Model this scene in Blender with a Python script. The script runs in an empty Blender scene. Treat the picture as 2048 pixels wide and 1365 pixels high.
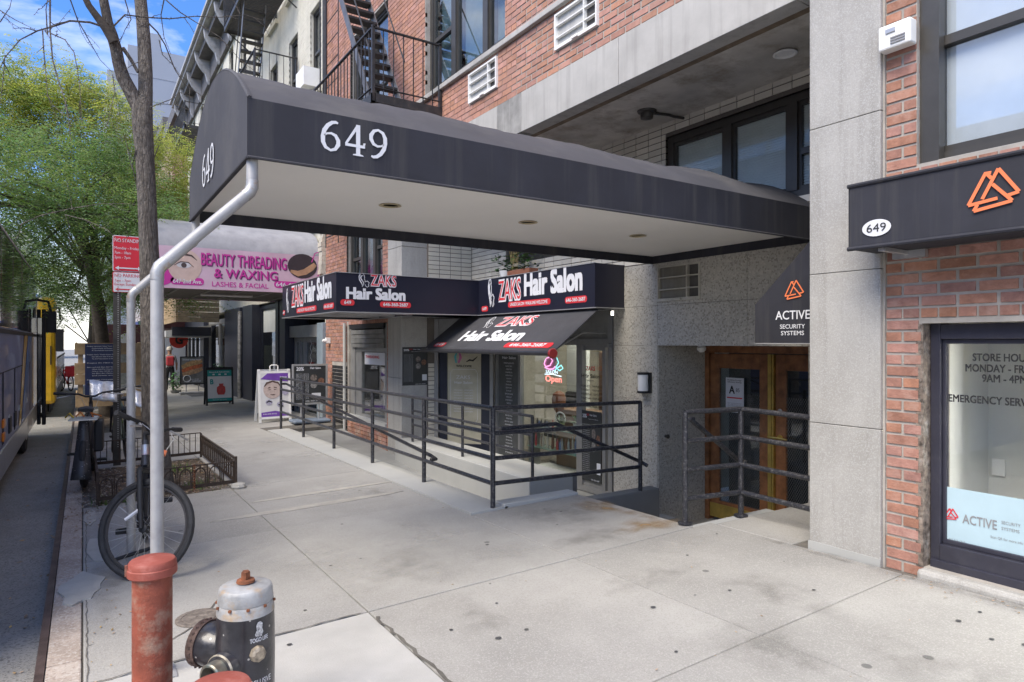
import bpy, math, random
import numpy as np
from mathutils import Vector, Matrix
random.seed(7); np.random.seed(7)
SC = bpy.context.scene
COL = SC.collection

# ---------------- camera, sky, sun, exposure ----------------
H = 1.6
cam_d = bpy.data.cameras.new('camera'); cam = bpy.data.objects.new('camera', cam_d); COL.objects.link(cam)
cam.location = (0, 0, H); cam.rotation_euler = (math.radians(90), 0, -math.atan2(.5495, .8355))
cam_d.sensor_width = 36; cam_d.lens = 36*1306/2048; cam_d.shift_y = .0012
cam_d.clip_start = .05; cam_d.clip_end = 1500
SC.camera = cam
SUN_EL, SUN_AZ = math.radians(52), math.radians(250)      # azimuth clockwise from +y: over the far side of the avenue
world = bpy.data.worlds.new('World'); SC.world = world; world.use_nodes = True
wn, wl = world.node_tree.nodes, world.node_tree.links
wn.clear()
wo = wn.new('ShaderNodeOutputWorld'); bg = wn.new('ShaderNodeBackground'); sky = wn.new('ShaderNodeTexSky')
sky.sky_type = 'NISHITA'; sky.sun_disc = False; sky.sun_elevation = SUN_EL; sky.sun_rotation = SUN_AZ
sky.air_density = 1.0; sky.dust_density = .6; sky.ozone_density = 1.6
bg.inputs[1].default_value = .15
tc = wn.new('ShaderNodeTexCoord'); mp = wn.new('ShaderNodeMapping'); mp.inputs['Scale'].default_value = (1.0, 1.0, 3.2); mp.inputs['Location'].default_value = (3.7, 7.7, 9.1)
nz = wn.new('ShaderNodeTexNoise'); nz.inputs['Scale'].default_value = 2.0; nz.inputs['Detail'].default_value = 7; nz.inputs['Roughness'].default_value = .6
nz.inputs['Distortion'].default_value = .5
cr = wn.new('ShaderNodeValToRGB'); cr.color_ramp.elements[0].position = .46; cr.color_ramp.elements[1].position = .72
cr.color_ramp.elements[0].color = (0, 0, 0, 1); cr.color_ramp.elements[1].color = (.8, .8, .8, 1)
sx = wn.new('ShaderNodeSeparateXYZ'); hz = wn.new('ShaderNodeMapRange')
hz.inputs['From Min'].default_value = .0; hz.inputs['From Max'].default_value = .20; hz.inputs['To Min'].default_value = .85; hz.inputs['To Max'].default_value = 0
mx2 = wn.new('ShaderNodeMath'); mx2.operation = 'MAXIMUM'
mix = wn.new('ShaderNodeMix'); mix.data_type = 'RGBA'; mix.inputs['B'].default_value = (8.5, 7.95, 7.2, 1)
wl.new(tc.outputs['Generated'], mp.inputs[0]); wl.new(mp.outputs[0], nz.inputs['Vector']); wl.new(nz.outputs[0], cr.inputs[0])
wl.new(tc.outputs['Generated'], sx.inputs[0]); wl.new(sx.outputs[2], hz.inputs[0])
wl.new(cr.outputs[0], mx2.inputs[0]); wl.new(hz.outputs[0], mx2.inputs[1]); wl.new(mx2.outputs[0], mix.inputs['Factor'])
tint = wn.new('ShaderNodeMix'); tint.data_type = 'RGBA'; tint.blend_type = 'MULTIPLY'; tint.inputs['Factor'].default_value = 1; tint.inputs['B'].default_value = (.38, .64, 1.0, 1)
wl.new(sky.outputs[0], tint.inputs['A']); wl.new(tint.outputs['Result'], mix.inputs['A']); wl.new(mix.outputs['Result'], bg.inputs[0]); wl.new(bg.outputs[0], wo.inputs[0])
sd = bpy.data.lights.new('sun', 'SUN'); sun = bpy.data.objects.new('sun', sd); COL.objects.link(sun)
sd.energy = 3.0; sd.angle = math.radians(38); sd.color = (1, .89, .74)
sun.rotation_euler = Vector((math.sin(SUN_AZ)*math.cos(SUN_EL), math.cos(SUN_AZ)*math.cos(SUN_EL), math.sin(SUN_EL))).to_track_quat('Z', 'Y').to_euler()
SC.view_settings.view_transform = 'Standard'; SC.view_settings.look = 'None'; SC.view_settings.exposure = .95; SC.view_settings.gamma = 1
SC.cycles.max_bounces = 6; SC.cycles.transparent_max_bounces = 12

# ---------------- helpers ----------------
def gy(y): return -.016*(min(max(y, -20), 90)-3.5)
def G(x, y): return .023*(min(max(x, -.2), 4.5)-.3)+gy(y)
def RD(y): return gy(y)-.135
def ray(px, py):
    t = (px-1024)/1306; return (.8355*t+.5495, -.5495*t+.8355, (685-py)/1306)
def onx(px, py, X):
    r = ray(px, py); d = X/r[0]; return (X, r[1]*d, H+r[2]*d)
def ony(px, py, Y):
    r = ray(px, py); d = Y/r[1]; return (r[0]*d, Y, H+r[2]*d)
def atd(px, py, d):
    r = ray(px, py); return Vector((r[0]*d, r[1]*d, H+r[2]*d))

MATS = {}
def mat(name, col, rough=.7, metal=0, var=.12, scale=6, bump=0, bscale=60, spots=None, island=0, spec=None, stain=None, coat=0, streak=None, speck=None, furrow=0):
    """procedural surface: base colour with two octaves of wear; optional grain, per-piece variation, stains, streaks, speckle"""
    if name in MATS: return MATS[name]
    m = bpy.data.materials.new(name); m.use_nodes = True; n, l = m.node_tree.nodes, m.node_tree.links
    b = n['Principled BSDF']; b.inputs['Roughness'].default_value = rough; b.inputs['Metallic'].default_value = metal
    if spec is not None: b.inputs['Specular IOR Level'].default_value = spec
    if coat: b.inputs['Coat Weight'].default_value = coat
    geo = n.new('ShaderNodeNewGeometry')
    def noise(s, det=4, vec=None, ro=.6):
        z = n.new('ShaderNodeTexNoise'); z.inputs['Scale'].default_value = s; z.inputs['Detail'].default_value = det; z.inputs['Roughness'].default_value = ro
        l.new(vec or geo.outputs['Position'], z.inputs['Vector']); return z.outputs[0]
    def mixc(fac, a, bcol, typ='MIX', f=None):
        x = n.new('ShaderNodeMix'); x.data_type = 'RGBA'; x.blend_type = typ
        if fac is None: x.inputs['Factor'].default_value = f
        else: l.new(fac, x.inputs['Factor'])
        if isinstance(a, tuple): x.inputs['A'].default_value = (*a[:3], 1)
        else: l.new(a, x.inputs['A'])
        if isinstance(bcol, tuple): x.inputs['B'].default_value = (*bcol[:3], 1)
        else: l.new(bcol, x.inputs['B'])
        return x.outputs['Result']
    def rng(v, a, bb, c=0, d=1):
        r = n.new('ShaderNodeMapRange'); r.inputs['From Min'].default_value = a; r.inputs['From Max'].default_value = bb
        r.inputs['To Min'].default_value = c; r.inputs['To Max'].default_value = d; l.new(v, r.inputs[0]); return r.outputs[0]
    dk = tuple(c*(1-var*1.6) for c in col); lt = tuple(min(1, c*(1+var)) for c in col)
    c = mixc(rng(noise(scale, 6), .3, .7), dk, lt)
    if island:
        oi = n.new('ShaderNodeObjectInfo'); ad = n.new('ShaderNodeMath'); ad.operation = 'ADD'; l.new(geo.outputs['Random Per Island'], ad.inputs[0]); l.new(oi.outputs['Random'], ad.inputs[1])
        fr = n.new('ShaderNodeMath'); fr.operation = 'FRACT'; l.new(ad.outputs[0], fr.inputs[0])
        hs = n.new('ShaderNodeHueSaturation'); l.new(c, hs.inputs['Color'])
        l.new(rng(fr.outputs[0], 0, 1, 1-island, 1+island*.8), hs.inputs['Value'])
        m7 = n.new('ShaderNodeMath'); m7.operation = 'MULTIPLY'; m7.inputs[1].default_value = 7.31; l.new(fr.outputs[0], m7.inputs[0])
        f2 = n.new('ShaderNodeMath'); f2.operation = 'FRACT'; l.new(m7.outputs[0], f2.inputs[0])
        l.new(rng(f2.outputs[0], 0, 1, .5-island*.035, .5+island*.045), hs.inputs['Hue']); l.new(rng(f2.outputs[0], 0, 1, 1-island*.7, 1+island*.35), hs.inputs['Saturation'])
        c = hs.outputs[0]
    if stain:
        sc_, st, amt = stain
        c = mixc(rng(noise(sc_, 8, ro=.7), .5, .72, 0, amt), c, st)
    if streak:
        st, amt = streak
        mpn = n.new('ShaderNodeMapping'); mpn.inputs['Scale'].default_value = (1, 1, .05); l.new(geo.outputs['Position'], mpn.inputs[0])
        c = mixc(rng(noise(9, 5, mpn.outputs[0], .7), .5, .75, 0, amt), c, st)
    if speck:
        ca, cb, s = speck
        v = n.new('ShaderNodeTexVoronoi'); v.inputs['Scale'].default_value = s; l.new(geo.outputs['Position'], v.inputs['Vector'])
        sp = n.new('ShaderNodeSeparateColor'); l.new(v.outputs['Color'], sp.inputs[0])
        c = mixc(rng(sp.outputs[0], .70, .86, 0, .55), c, ca); c = mixc(rng(sp.outputs[1], .70, .86, 0, .6), c, cb)
    if spots:
        sc_, st, rad = spots
        v = n.new('ShaderNodeTexVoronoi'); v.inputs['Scale'].default_value = sc_; l.new(geo.outputs['Position'], v.inputs['Vector'])
        sp = n.new('ShaderNodeSeparateColor'); l.new(v.outputs['Color'], sp.inputs[0])
        gt = n.new('ShaderNodeMath'); gt.operation = 'MULTIPLY'; l.new(rng(v.outputs['Distance'], rad, rad*.75, 0, .7), gt.inputs[0]); l.new(rng(sp.outputs[0], .62, .66), gt.inputs[1])
        c = mixc(gt.outputs[0], c, st)
    l.new(c, b.inputs['Base Color'])
    if bump:
        bp = n.new('ShaderNodeBump'); bp.inputs['Strength'].default_value = bump; bp.inputs['Distance'].default_value = .01
        l.new(noise(bscale, 6, ro=.65), bp.inputs['Height']); l.new(bp.outputs[0], b.inputs['Normal'])
    if furrow:
        mpn = n.new('ShaderNodeMapping'); mpn.inputs['Scale'].default_value = (1, 1, .16); l.new(geo.outputs['Position'], mpn.inputs[0])
        bp = n.new('ShaderNodeBump'); bp.inputs['Strength'].default_value = furrow; bp.inputs['Distance'].default_value = .03
        l.new(rng(noise(45, 5, mpn.outputs[0], .6), .38, .6), bp.inputs['Height']); l.new(bp.outputs[0], b.inputs['Normal'])
    MATS[name] = m; return m

def glass(name, tint=(.86, .90, .90), refl=.10, rough=.02):
    if name in MATS: return MATS[name]
    m = bpy.data.materials.new(name); m.use_nodes = True; n, l = m.node_tree.nodes, m.node_tree.links
    n.clear(); o = n.new('ShaderNodeOutputMaterial'); t = n.new('ShaderNodeBsdfTransparent'); t.inputs[0].default_value = (*tint, 1)
    g = n.new('ShaderNodeBsdfGlossy'); g.inputs['Roughness'].default_value = rough; lw = n.new('ShaderNodeLayerWeight'); lw.inputs[0].default_value = .5; pw = n.new('ShaderNodeMath'); pw.operation = 'POWER'; pw.inputs[1].default_value = 4; l.new(lw.outputs['Facing'], pw.inputs[0]); f = pw
    a = n.new('ShaderNodeMath'); a.operation = 'ADD'; a.inputs[1].default_value = refl*.6+.02; a.use_clamp = True
    mx = n.new('ShaderNodeMixShader'); l.new(f.outputs[0], a.inputs[0]); l.new(a.outputs[0], mx.inputs[0]); l.new(t.outputs[0], mx.inputs[1]); l.new(g.outputs[0], mx.inputs[2]); l.new(mx.outputs[0], o.inputs[0])
    MATS[name] = m; return m
def glow(name, col, s):
    if name in MATS: return MATS[name]
    m = bpy.data.materials.new(name); m.use_nodes = True; b = m.node_tree.nodes['Principled BSDF']
    b.inputs['Base Color'].default_value = (*col, 1); b.inputs['Emission Color'].default_value = (*col, 1); b.inputs['Emission Strength'].default_value = s
    MATS[name] = m; return m

_tc = {}
def textgeo(s, bold=0.0, space=1.0):
    k = (s, bold, space)
    if k in _tc: return _tc[k]
    cu = bpy.data.curves.new('lettering_curve', 'FONT'); cu.body = s; cu.size = 1; cu.offset = bold; cu.space_character = space; cu.resolution_u = 3
    ob = bpy.data.objects.new('lettering_curve', cu); COL.objects.link(ob)
    me = bpy.data.meshes.new_from_object(ob)
    v = [(p.co.x, p.co.y) for p in me.vertices]; f = [tuple(p.vertices) for p in me.polygons]
    bpy.data.objects.remove(ob); bpy.data.curves.remove(cu); bpy.data.meshes.remove(me)
    _tc[k] = (v, f); return _tc[k]

class MB:
    def __init__(s): s.v = []; s.f = []; s.mi = []; s.m = 0; s.lay = 0
    def add(s, vs, fs):
        o = len(s.v); s.v += [tuple(p) for p in vs]; s.f += [tuple(i+o for i in f) for f in fs]; s.mi += [s.m]*len(fs); return s
    def box(s, x0, y0, z0, x1, y1, z1):
        if x0 > x1: x0, x1 = x1, x0
        if y0 > y1: y0, y1 = y1, y0
        if z0 > z1: z0, z1 = z1, z0
        return s.add([(x0,y0,z0),(x1,y0,z0),(x1,y1,z0),(x0,y1,z0),(x0,y0,z1),(x1,y0,z1),(x1,y1,z1),(x0,y1,z1)],
                     [(0,3,2,1),(4,5,6,7),(0,1,5,4),(1,2,6,5),(2,3,7,6),(3,0,4,7)])
    def hexa(s, lo, hi):      # lower quad, upper quad (ccw from above)
        return s.add(list(lo)+list(hi), [(3,2,1,0),(4,5,6,7),(0,1,5,4),(1,2,6,5),(2,3,7,6),(3,0,4,7)])
    def bar(s, a, b, w, h, up=(0,0,1)):
        a, b = Vector(a), Vector(b); d = (b-a).normalized(); u = Vector(up)
        if abs(d.dot(u)) > .98: u = Vector((1,0,0))
        r = d.cross(u).normalized()*(w/2); u = r.cross(d).normalized()*(h/2)
        q = [a-r-u, a+r-u, a+r+u, a-r+u]; p = [x+(b-a) for x in q]
        return s.add(q+p, [(0,3,2,1),(4,5,6,7),(0,1,5,4),(1,2,6,5),(2,3,7,6),(3,0,4,7)][:6])
    def tube(s, pts, r, n=8, cap=True):
        pts = [Vector(p) for p in pts]; k = len(pts); rs = r if isinstance(r, (list, tuple)) else [r]*k
        o = len(s.v); nrm = None; rings = []
        for i, p in enumerate(pts):
            d = (pts[min(i+1, k-1)]-pts[max(i-1, 0)]); d = d.normalized() if d.length > 0 else Vector((0,0,1))
            if nrm is None: nrm = d.orthogonal().normalized()
            nrm = (nrm-d*nrm.dot(d)); nrm = nrm.normalized() if nrm.length > 1e-6 else d.orthogonal().normalized()
            b = d.cross(nrm)
            rings += [p+(nrm*math.cos(2*math.pi*j/n)+b*math.sin(2*math.pi*j/n))*rs[i] for j in range(n)]
        fs = [(i*n+j, i*n+(j+1) % n, (i+1)*n+(j+1) % n, (i+1)*n+j) for i in range(k-1) for j in range(n)]
        if cap: fs += [tuple(range(n-1, -1, -1)), tuple((k-1)*n+j for j in range(n))]
        return s.add(rings, fs)
    def lathe(s, prof, c, n=20, axis=(0,0,1)):
        ax = Vector(axis).normalized(); u = ax.orthogonal().normalized(); w = ax.cross(u); c = Vector(c); vs = []
        for r, h in prof: vs += [c+ax*h+(u*math.cos(2*math.pi*j/n)+w*math.sin(2*math.pi*j/n))*r for j in range(n)]
        k = len(prof); fs = [(i*n+j, i*n+(j+1) % n, (i+1)*n+(j+1) % n, (i+1)*n+j) for i in range(k-1) for j in range(n)]
        fs += [tuple(range(n-1, -1, -1)), tuple((k-1)*n+j for j in range(n))]
        return s.add(vs, fs)
    def torus(s, c, R, r, axis, n=40, m=8):
        ax = Vector(axis).normalized(); u = ax.orthogonal().normalized(); w = ax.cross(u); c = Vector(c); vs = []
        for i in range(n):
            a = 2*math.pi*i/n; q = u*math.cos(a)+w*math.sin(a)
            vs += [c+q*(R+r*math.cos(2*math.pi*j/m))+ax*r*math.sin(2*math.pi*j/m) for j in range(m)]
        return s.add(vs, [(i*m+j, ((i+1) % n)*m+j, ((i+1) % n)*m+(j+1) % m, i*m+(j+1) % m) for i in range(n) for j in range(m)])
    def prism(s, poly, a, b):  # polygon of 3-D points swept by vector a->b
        n = len(poly); off = Vector(b)-Vector(a); p = [Vector(q) for q in poly]
        return s.add(p+[q+off for q in p], [tuple(range(n-1, -1, -1)), tuple(range(n, 2*n))]+[(i, (i+1) % n, n+(i+1) % n, n+i) for i in range(n)])
    def quad(s, a, b, c, d): return s.add([a, b, c, d], [(0,1,2,3)])
    def poly(s, O, U, V, pts):
        O, U, V = map(Vector, (O, U, V)); O = O+U.cross(V).normalized()*s.lay*.0004; s.lay += 1; return s.add([O+U*x+V*y for x, y in pts], [tuple(range(len(pts)))])
    def text(s, t, O, U, V, h, w=None, bold=.0, align='l', space=1.0):
        v, f = textgeo(t, 0.0, space)
        if not v: return s
        if bold > 0:
            n0 = len(v); cp = [(0, 0)]+([(bold*q, bold*.7*w) for q in (-1, 1) for w in (-1, 1)] if h > .03 else [(bold, 0)])
            f = [tuple(i+k*n0 for i in g) for k in range(len(cp)) for g in f]; lay = [k*.00018 for k in range(len(cp)) for _ in range(n0)]; v = [(p[0]+c[0], p[1]+c[1]) for c in cp for p in v]
        else: lay = [0]*len(v)
        xs = [p[0] for p in v]; x0, x1 = min(xs), max(xs); cap = .69
        sy = h/cap; sx = (w/(x1-x0)) if w else sy*.9
        off = {'l': -x0, 'c': -(x0+x1)/2, 'r': -x1}[align]; O, U, V = map(Vector, (O, U, V))
        Nn = U.cross(V).normalized()
        return s.add([O+U*((p[0]+off)*sx)+V*(p[1]*sy)+Nn*q for p, q in zip(v, lay)], f)
    def stroke(s, O, U, V, pts):  # pts (x, y, width): ribbon following a curve
        O, U, V = map(Vector, (O, U, V)); O = O+U.cross(V).normalized()*s.lay*.0004; s.lay += 1; n = len(pts); vs = []
        for i, (x, y, w) in enumerate(pts):
            a, b = pts[max(i-1, 0)], pts[min(i+1, n-1)]; dx, dy = b[0]-a[0], b[1]-a[1]; L = math.hypot(dx, dy) or 1
            nx, ny = -dy/L*w/2, dx/L*w/2; vs += [O+U*(x+nx)+V*(y+ny), O+U*(x-nx)+V*(y-ny)]
        return s.add(vs, [(2*i, 2*i+1, 2*i+3, 2*i+2) for i in range(n-1)])
    def ell(s, O, U, V, cx, cy, rx, ry, n=28):
        return s.poly(O, U, V, [(cx+rx*math.cos(2*math.pi*i/n), cy+ry*math.sin(2*math.pi*i/n)) for i in range(n)])
    def rrect(s, O, U, V, x0, y0, x1, y1, r):
        p = []
        for cx, cy, a0 in ((x1-r, y1-r, 0), (x0+r, y1-r, 90), (x0+r, y0+r, 180), (x1-r, y0+r, 270)):
            p += [(cx+r*math.cos(math.radians(a0+k*22.5)), cy+r*math.sin(math.radians(a0+k*22.5))) for k in range(5)]
        return s.poly(O, U, V, p)
    def build(s, name, mats, parent=None, loc=None, smooth=False, bevel=0):
        me = bpy.data.meshes.new(name); o = bpy.data.objects.new(name, me); COL.objects.link(o)
        L = ORG.get(parent.name) if parent else Vector(loc or (0, 0, 0))
        me.from_pydata([(p[0]-L[0], p[1]-L[1], p[2]-L[2]) for p in s.v], [], s.f)
        mats = mats if isinstance(mats, (list, tuple)) else [mats]
        for m in mats: me.materials.append(m)
        if len(mats) > 1: me.polygons.foreach_set('material_index', s.mi)
        if smooth:
            me.polygons.foreach_set('use_smooth', [True]*len(me.polygons)); 
            try: me.set_sharp_from_angle(angle=math.radians(38))
            except Exception: pass
        me.update()
        if parent: o.parent = parent
        else: o.location = L
        ORG[o.name] = Vector(L)
        if bevel:
            b = o.modifiers.new('edge', 'BEVEL'); b.width = bevel; b.segments = 2; b.limit_method = 'ANGLE'
        return o
ORG = {}
def tag(o, label, cat, group=None, kind=None):
    if label: o['label'] = label
    if cat: o['category'] = cat
    if group: o['group'] = group
    if kind: o['kind'] = kind
    return o
def thing(name, label, cat, loc, group=None):
    o = bpy.data.objects.new(name, None); COL.objects.link(o); o.location = loc; o.empty_display_size = .1; ORG[o.name] = Vector(loc)
    return tag(o, label, cat, group)
def structure(o): o['kind'] = 'structure'; return o
def stuff(o): o['kind'] = 'stuff'; return o
def copy_tree(o, loc=None, label=None, parent=None):
    c = o.copy(); COL.objects.link(c)
    ORG[c.name] = Vector(loc) if loc else ORG[o.name]
    if parent: c.parent = parent
    if loc: c.location = loc
    if label: c['label'] = label
    for ch in list(o.children): copy_tree(ch, None, None, c)
    return c
def bx(*a): return MB().box(*a)
UX, UY, UZ, UN = (1,0,0), (0,1,0), (0,0,1), (0,-1,0)   # UN: reading direction on a wall that faces the street

_bm = {}
def brick_mesh(L, Hh, D, m):
    k = (round(L, 2), Hh, D, m.name)
    if k not in _bm:
        me = bpy.data.meshes.new('brick'); l, h, d = k[0]/2, Hh/2, D/2; c = .004
        vs = [(x*d, y*l, z*h) for x in (-1,1) for y in (-1,1) for z in (-1,1)]
        for i, v in enumerate(vs):
            if v[0] < 0: vs[i] = (v[0], v[1]-math.copysign(c, v[1]), v[2]-math.copysign(c, v[2]))
        me.from_pydata(vs, [], [(0,1,3,2),(4,6,7,5),(0,4,5,1),(2,3,7,6),(0,2,6,4),(1,5,7,3)]); me.materials.append(m); me.update(); _bm[k] = me
    return _bm[k]
def course_layout(y0, y1, z0, z1, holes, L=.203, Hh=.064, J=.011, header=0, stack=False):
    """running bond on a street-facing wall; returns [(yc, zc, len)] clipped round the holes"""
    out = []; k = 0; z = z0
    while z+Hh*.6 < z1:
        off = 0 if stack else (k % 2)*(L+J)/2; hd = header and k % header == header-1
        l = (L-J)/2 if hd else L
        y = y0-off
        while y < y1:
            a, b = max(y, y0), min(y+l, y1)
            segs = [(a, b)]
            for hy0, hy1, hz0, hz1 in holes:
                if z+Hh > hz0+.02 and z < hz1-.02:
                    ns = []
                    for p, q in segs:
                        if q <= hy0 or p >= hy1: ns.append((p, q))
                        else:
                            if p < hy0: ns.append((p, hy0))
                            if q > hy1: ns.append((hy1, q))
                    segs = ns
            out += [((p+q)/2, z+Hh/2, q-p) for p, q in segs if q-p > .035]
            y += l+J
        z += Hh+J; k += 1
    return out
def brick_stuff(lay, x, parent, name, m, D=.04, Hh=.064, xj=.002):
    mb = MB()
    for yc, zc, L in lay:
        dx = random.uniform(-xj, xj); mb.box(x+dx, yc-L/2, zc-Hh/2, x+D, yc+L/2, zc+Hh/2)
    return stuff(mb.build(name, m, parent))
def brick_parts(lay, x, parent, m, D=.04, Hh=.064, name='brick'):
    P = ORG[parent.name]
    for yc, zc, L in lay:
        o = bpy.data.objects.new(name, brick_mesh(L, Hh, D, m)); COL.objects.link(o); o.parent = parent
        o.location = (x+D/2+random.uniform(-.002, .002)-P[0], yc-P[1], zc-P[2]); o.rotation_euler = (random.uniform(-.006, .006), 0, random.uniform(-.008, .008))

# ---------------- materials ----------------
M = dict(
 concrete=mat('pavement concrete', (.315,.308,.288), .85, var=.13, scale=1.3, bump=.25, bscale=90, speck=((.25,.24,.22),(.38,.37,.35),170), spots=(2.6,(.07,.07,.07),.07), stain=(.9,(.25,.24,.22),.75), island=.08),
 conc_new=mat('new broomed concrete', (.42,.415,.395), .85, var=.09, scale=2.5, bump=.3, bscale=120, stain=(3,(.38,.37,.34),.4)),
 kerbstone=mat('kerb stone', (.40,.335,.285), .85, var=.18, scale=4, bump=.4, bscale=60, stain=(2,(.42,.41,.38),.8), speck=((.25,.2,.17),(.5,.46,.42),90)),
 steel_rust=mat('rusty kerb steel', (.12,.085,.075), .55, .6, var=.3, scale=8, bump=.2),
 asphalt=mat('asphalt', (.27,.265,.25), .9, var=.14, scale=2, bump=.5, bscale=120, stain=(.6,(.26,.26,.25),.6), speck=((.05,.05,.05),(.22,.22,.21),110)),
 mortar=mat('mortar', (.37,.345,.31), .9, var=.15, bump=.3),
 joint=mat('sand joint', (.13,.12,.105), .95, var=.2),
 brick=mat('red brick', (.365,.175,.125), .85, var=.18, scale=14, bump=.5, bscale=70, island=.20, stain=(7,(.36,.27,.23),.5)),
 brick_up=mat('weathered red brick', (.43,.215,.155), .85, var=.12, scale=14, bump=.25, bscale=90, island=.17, stain=(3,(.40,.27,.22),.4)),
 granite=mat('grey granite', (.38,.37,.345), .6, var=.10, scale=2, bump=.12, bscale=160, speck=((.30,.295,.28),(.46,.455,.44),170), streak=((.25,.24,.22),.95), stain=(1.6,(.29,.28,.255),.7)),
 terrazzo=mat('speckled granite', (.43,.41,.36), .6, var=.08, scale=2, bump=.1, bscale=200, speck=((.17,.155,.13),(.56,.53,.47),65), stain=(1,(.29,.28,.25),.5)),
 fascia=mat('limestone fascia', (.43,.42,.395), .75, var=.08, scale=2.5, bump=.12, bscale=120, streak=((.24,.23,.215),.65), stain=(1.5,(.32,.31,.29),.5)),
 soffit=mat('stained soffit plaster', (.56,.53,.475), .8, var=.22, scale=1.6, bump=.3, bscale=14, stain=(2.3,(.26,.215,.16),1.0)),
 tile=mat('glazed cream brick', (.66,.62,.53), .3, var=.06, scale=3, island=.10),
 tile_joint=mat('dark tile joint', (.13,.115,.10), .9),
 canvas=mat('black canvas', (.020,.021,.030), .75, var=.2, scale=2, bump=.08, bscale=500, streak=((.045,.044,.046),.9)),
 canvas_top=mat('skylit weathered canvas', (.054,.054,.063), .8, var=.12, scale=2, bump=.12, bscale=7, stain=(1.6,(.090,.087,.088),.8), spots=(5,(.3,.3,.3),.015)),  # paler roof and end canvas: skylight put into the colour, over faded patches
 ceiling_vinyl=mat('canopy ceiling', (.80,.78,.74), .7, var=.03, scale=1),
 white=mat('white paint', (.78,.78,.76), .5, var=.04),
 print_white=mat('white print', (.66,.67,.70), .6, var=.02),
 print_black=mat('black print', (.02,.02,.022), .6, var=.02),
 print_red=mat('red print', (.60,.03,.04), .5, var=.03),
 print_orange=mat('orange print', (.78,.20,.075), .5, var=.03),
 print_grey=mat('grey print', (.25,.25,.26), .6, var=.02),
 magenta=mat('magenta print', (.52,.03,.28), .5, var=.03),
 pipe=mat('galvanised pipe', (.36,.36,.365), .55, .25, var=.12, scale=14, bump=.06, bscale=80, stain=(7,(.30,.29,.28),.5)),
 rail=mat('chipped black rail paint', (.022,.023,.030), .35, var=.2, scale=12, bump=.04, bscale=50, stain=(55,(.34,.33,.31),.45)),
 iron=mat('black iron', (.025,.025,.027), .5, var=.2, stain=(12,(.10,.07,.05),.5)),
 rustiron=mat('rusty tree guard', (.050,.034,.025), .8, var=.35, scale=20, bump=.3, bscale=80),
 frame=mat('bronze window frame', (.085,.080,.072), .4, .5, var=.08),
 frame_grey=mat('grey steel frame', (.30,.30,.295), .45, .4, var=.12, stain=(3,(.20,.19,.18),.4)),
 frame_black=mat('dark painted steel frame', (.035,.035,.050), .35, .1, var=.12, scale=5, bump=.05, stain=(9,(.07,.07,.08),.4)),
 alu=mat('aluminium', (.52,.52,.52), .4, .7, var=.08),
 wood=mat('door wood', (.27,.115,.045), .4, var=.3, scale=9, bump=.08, coat=.3),
 brass=mat('brass', (.62,.45,.12), .35, .7, var=.15, scale=10),
 blackm=mat('matt black', (.015,.015,.017), .6, var=.1),
 rubber=mat('rubber', (.028,.028,.030), .75, var=.2, scale=20, bump=.2),
 redpaint=mat('faded red paint', (.27,.068,.038), .7, var=.22, scale=9, bump=.5, bscale=40, stain=(11,(.34,.27,.20),.75), streak=((.15,.045,.03),.8)),
 hydrant_black=mat('hydrant black enamel', (.028,.028,.034), .3, var=.3, scale=12, bump=.2, bscale=30, spots=(27,(.5,.48,.45),.13), stain=(9,(.09,.085,.085),.7), coat=.25),
 hydrant_silver=mat('hydrant aluminium paint', (.36,.365,.365), .55, .15, var=.2, scale=14, bump=.3, bscale=50, stain=(13,(.42,.26,.10),.8)),
 rust=mat('rust', (.20,.07,.03), .85, var=.35, scale=30, bump=.4),
 soil=mat('soil', (.10,.075,.055), 1, var=.4, scale=16, bump=.9, bscale=40, stain=(8,(.20,.17,.13),.6)),
 bark=mat('tree bark', (.20,.175,.15), .95, var=.30, scale=20, furrow=1.0, streak=((.085,.07,.06),.9), stain=(14,(.27,.25,.22),.5)),
 bark2=mat('dark bark', (.075,.062,.05), .95, var=.3, scale=15, bump=.8, bscale=30),
 pine=mat('raw timber', (.42,.30,.17), .75, var=.22, scale=5, bump=.15, bscale=50, stain=(3,(.30,.21,.12),.5)),
 grey_paint=mat('grey deck paint', (.27,.275,.265), .65, var=.10, scale=2.5, bump=.1, stain=(2,(.34,.34,.33),.5)),
 grey_dark=mat('dark grey masonry paint', (.145,.15,.15), .6, var=.06, scale=3, bump=.05),
 grey_light=mat('pale masonry paint', (.40,.405,.39), .6, var=.06, scale=2, bump=.05, stain=(2,(.34,.34,.32),.5)),
 cream=mat('cream painted brick', (.62,.59,.50), .75, var=.07, scale=3, bump=.1, streak=((.40,.37,.31),.5), stain=(1.2,(.50,.47,.39),.5)),
 blind=mat('window blind', (.74,.77,.76), .7, var=.05),
 curtain=mat('window curtain', (.46,.53,.56), .8, var=.1),
 room=mat('interior wall', (.62,.63,.60), .8, var=.02),
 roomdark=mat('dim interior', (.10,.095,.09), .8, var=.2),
 navy=mat('navy shopfront paint', (.022,.025,.040), .4, var=.12),
)
GL = glass('window glass'); GLR = glass('reflective glass', (.66,.73,.76), .14); GLD = mat('dark coach glass', (.05,.058,.066), .06, spec=.9, coat=1, var=.05)
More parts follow.
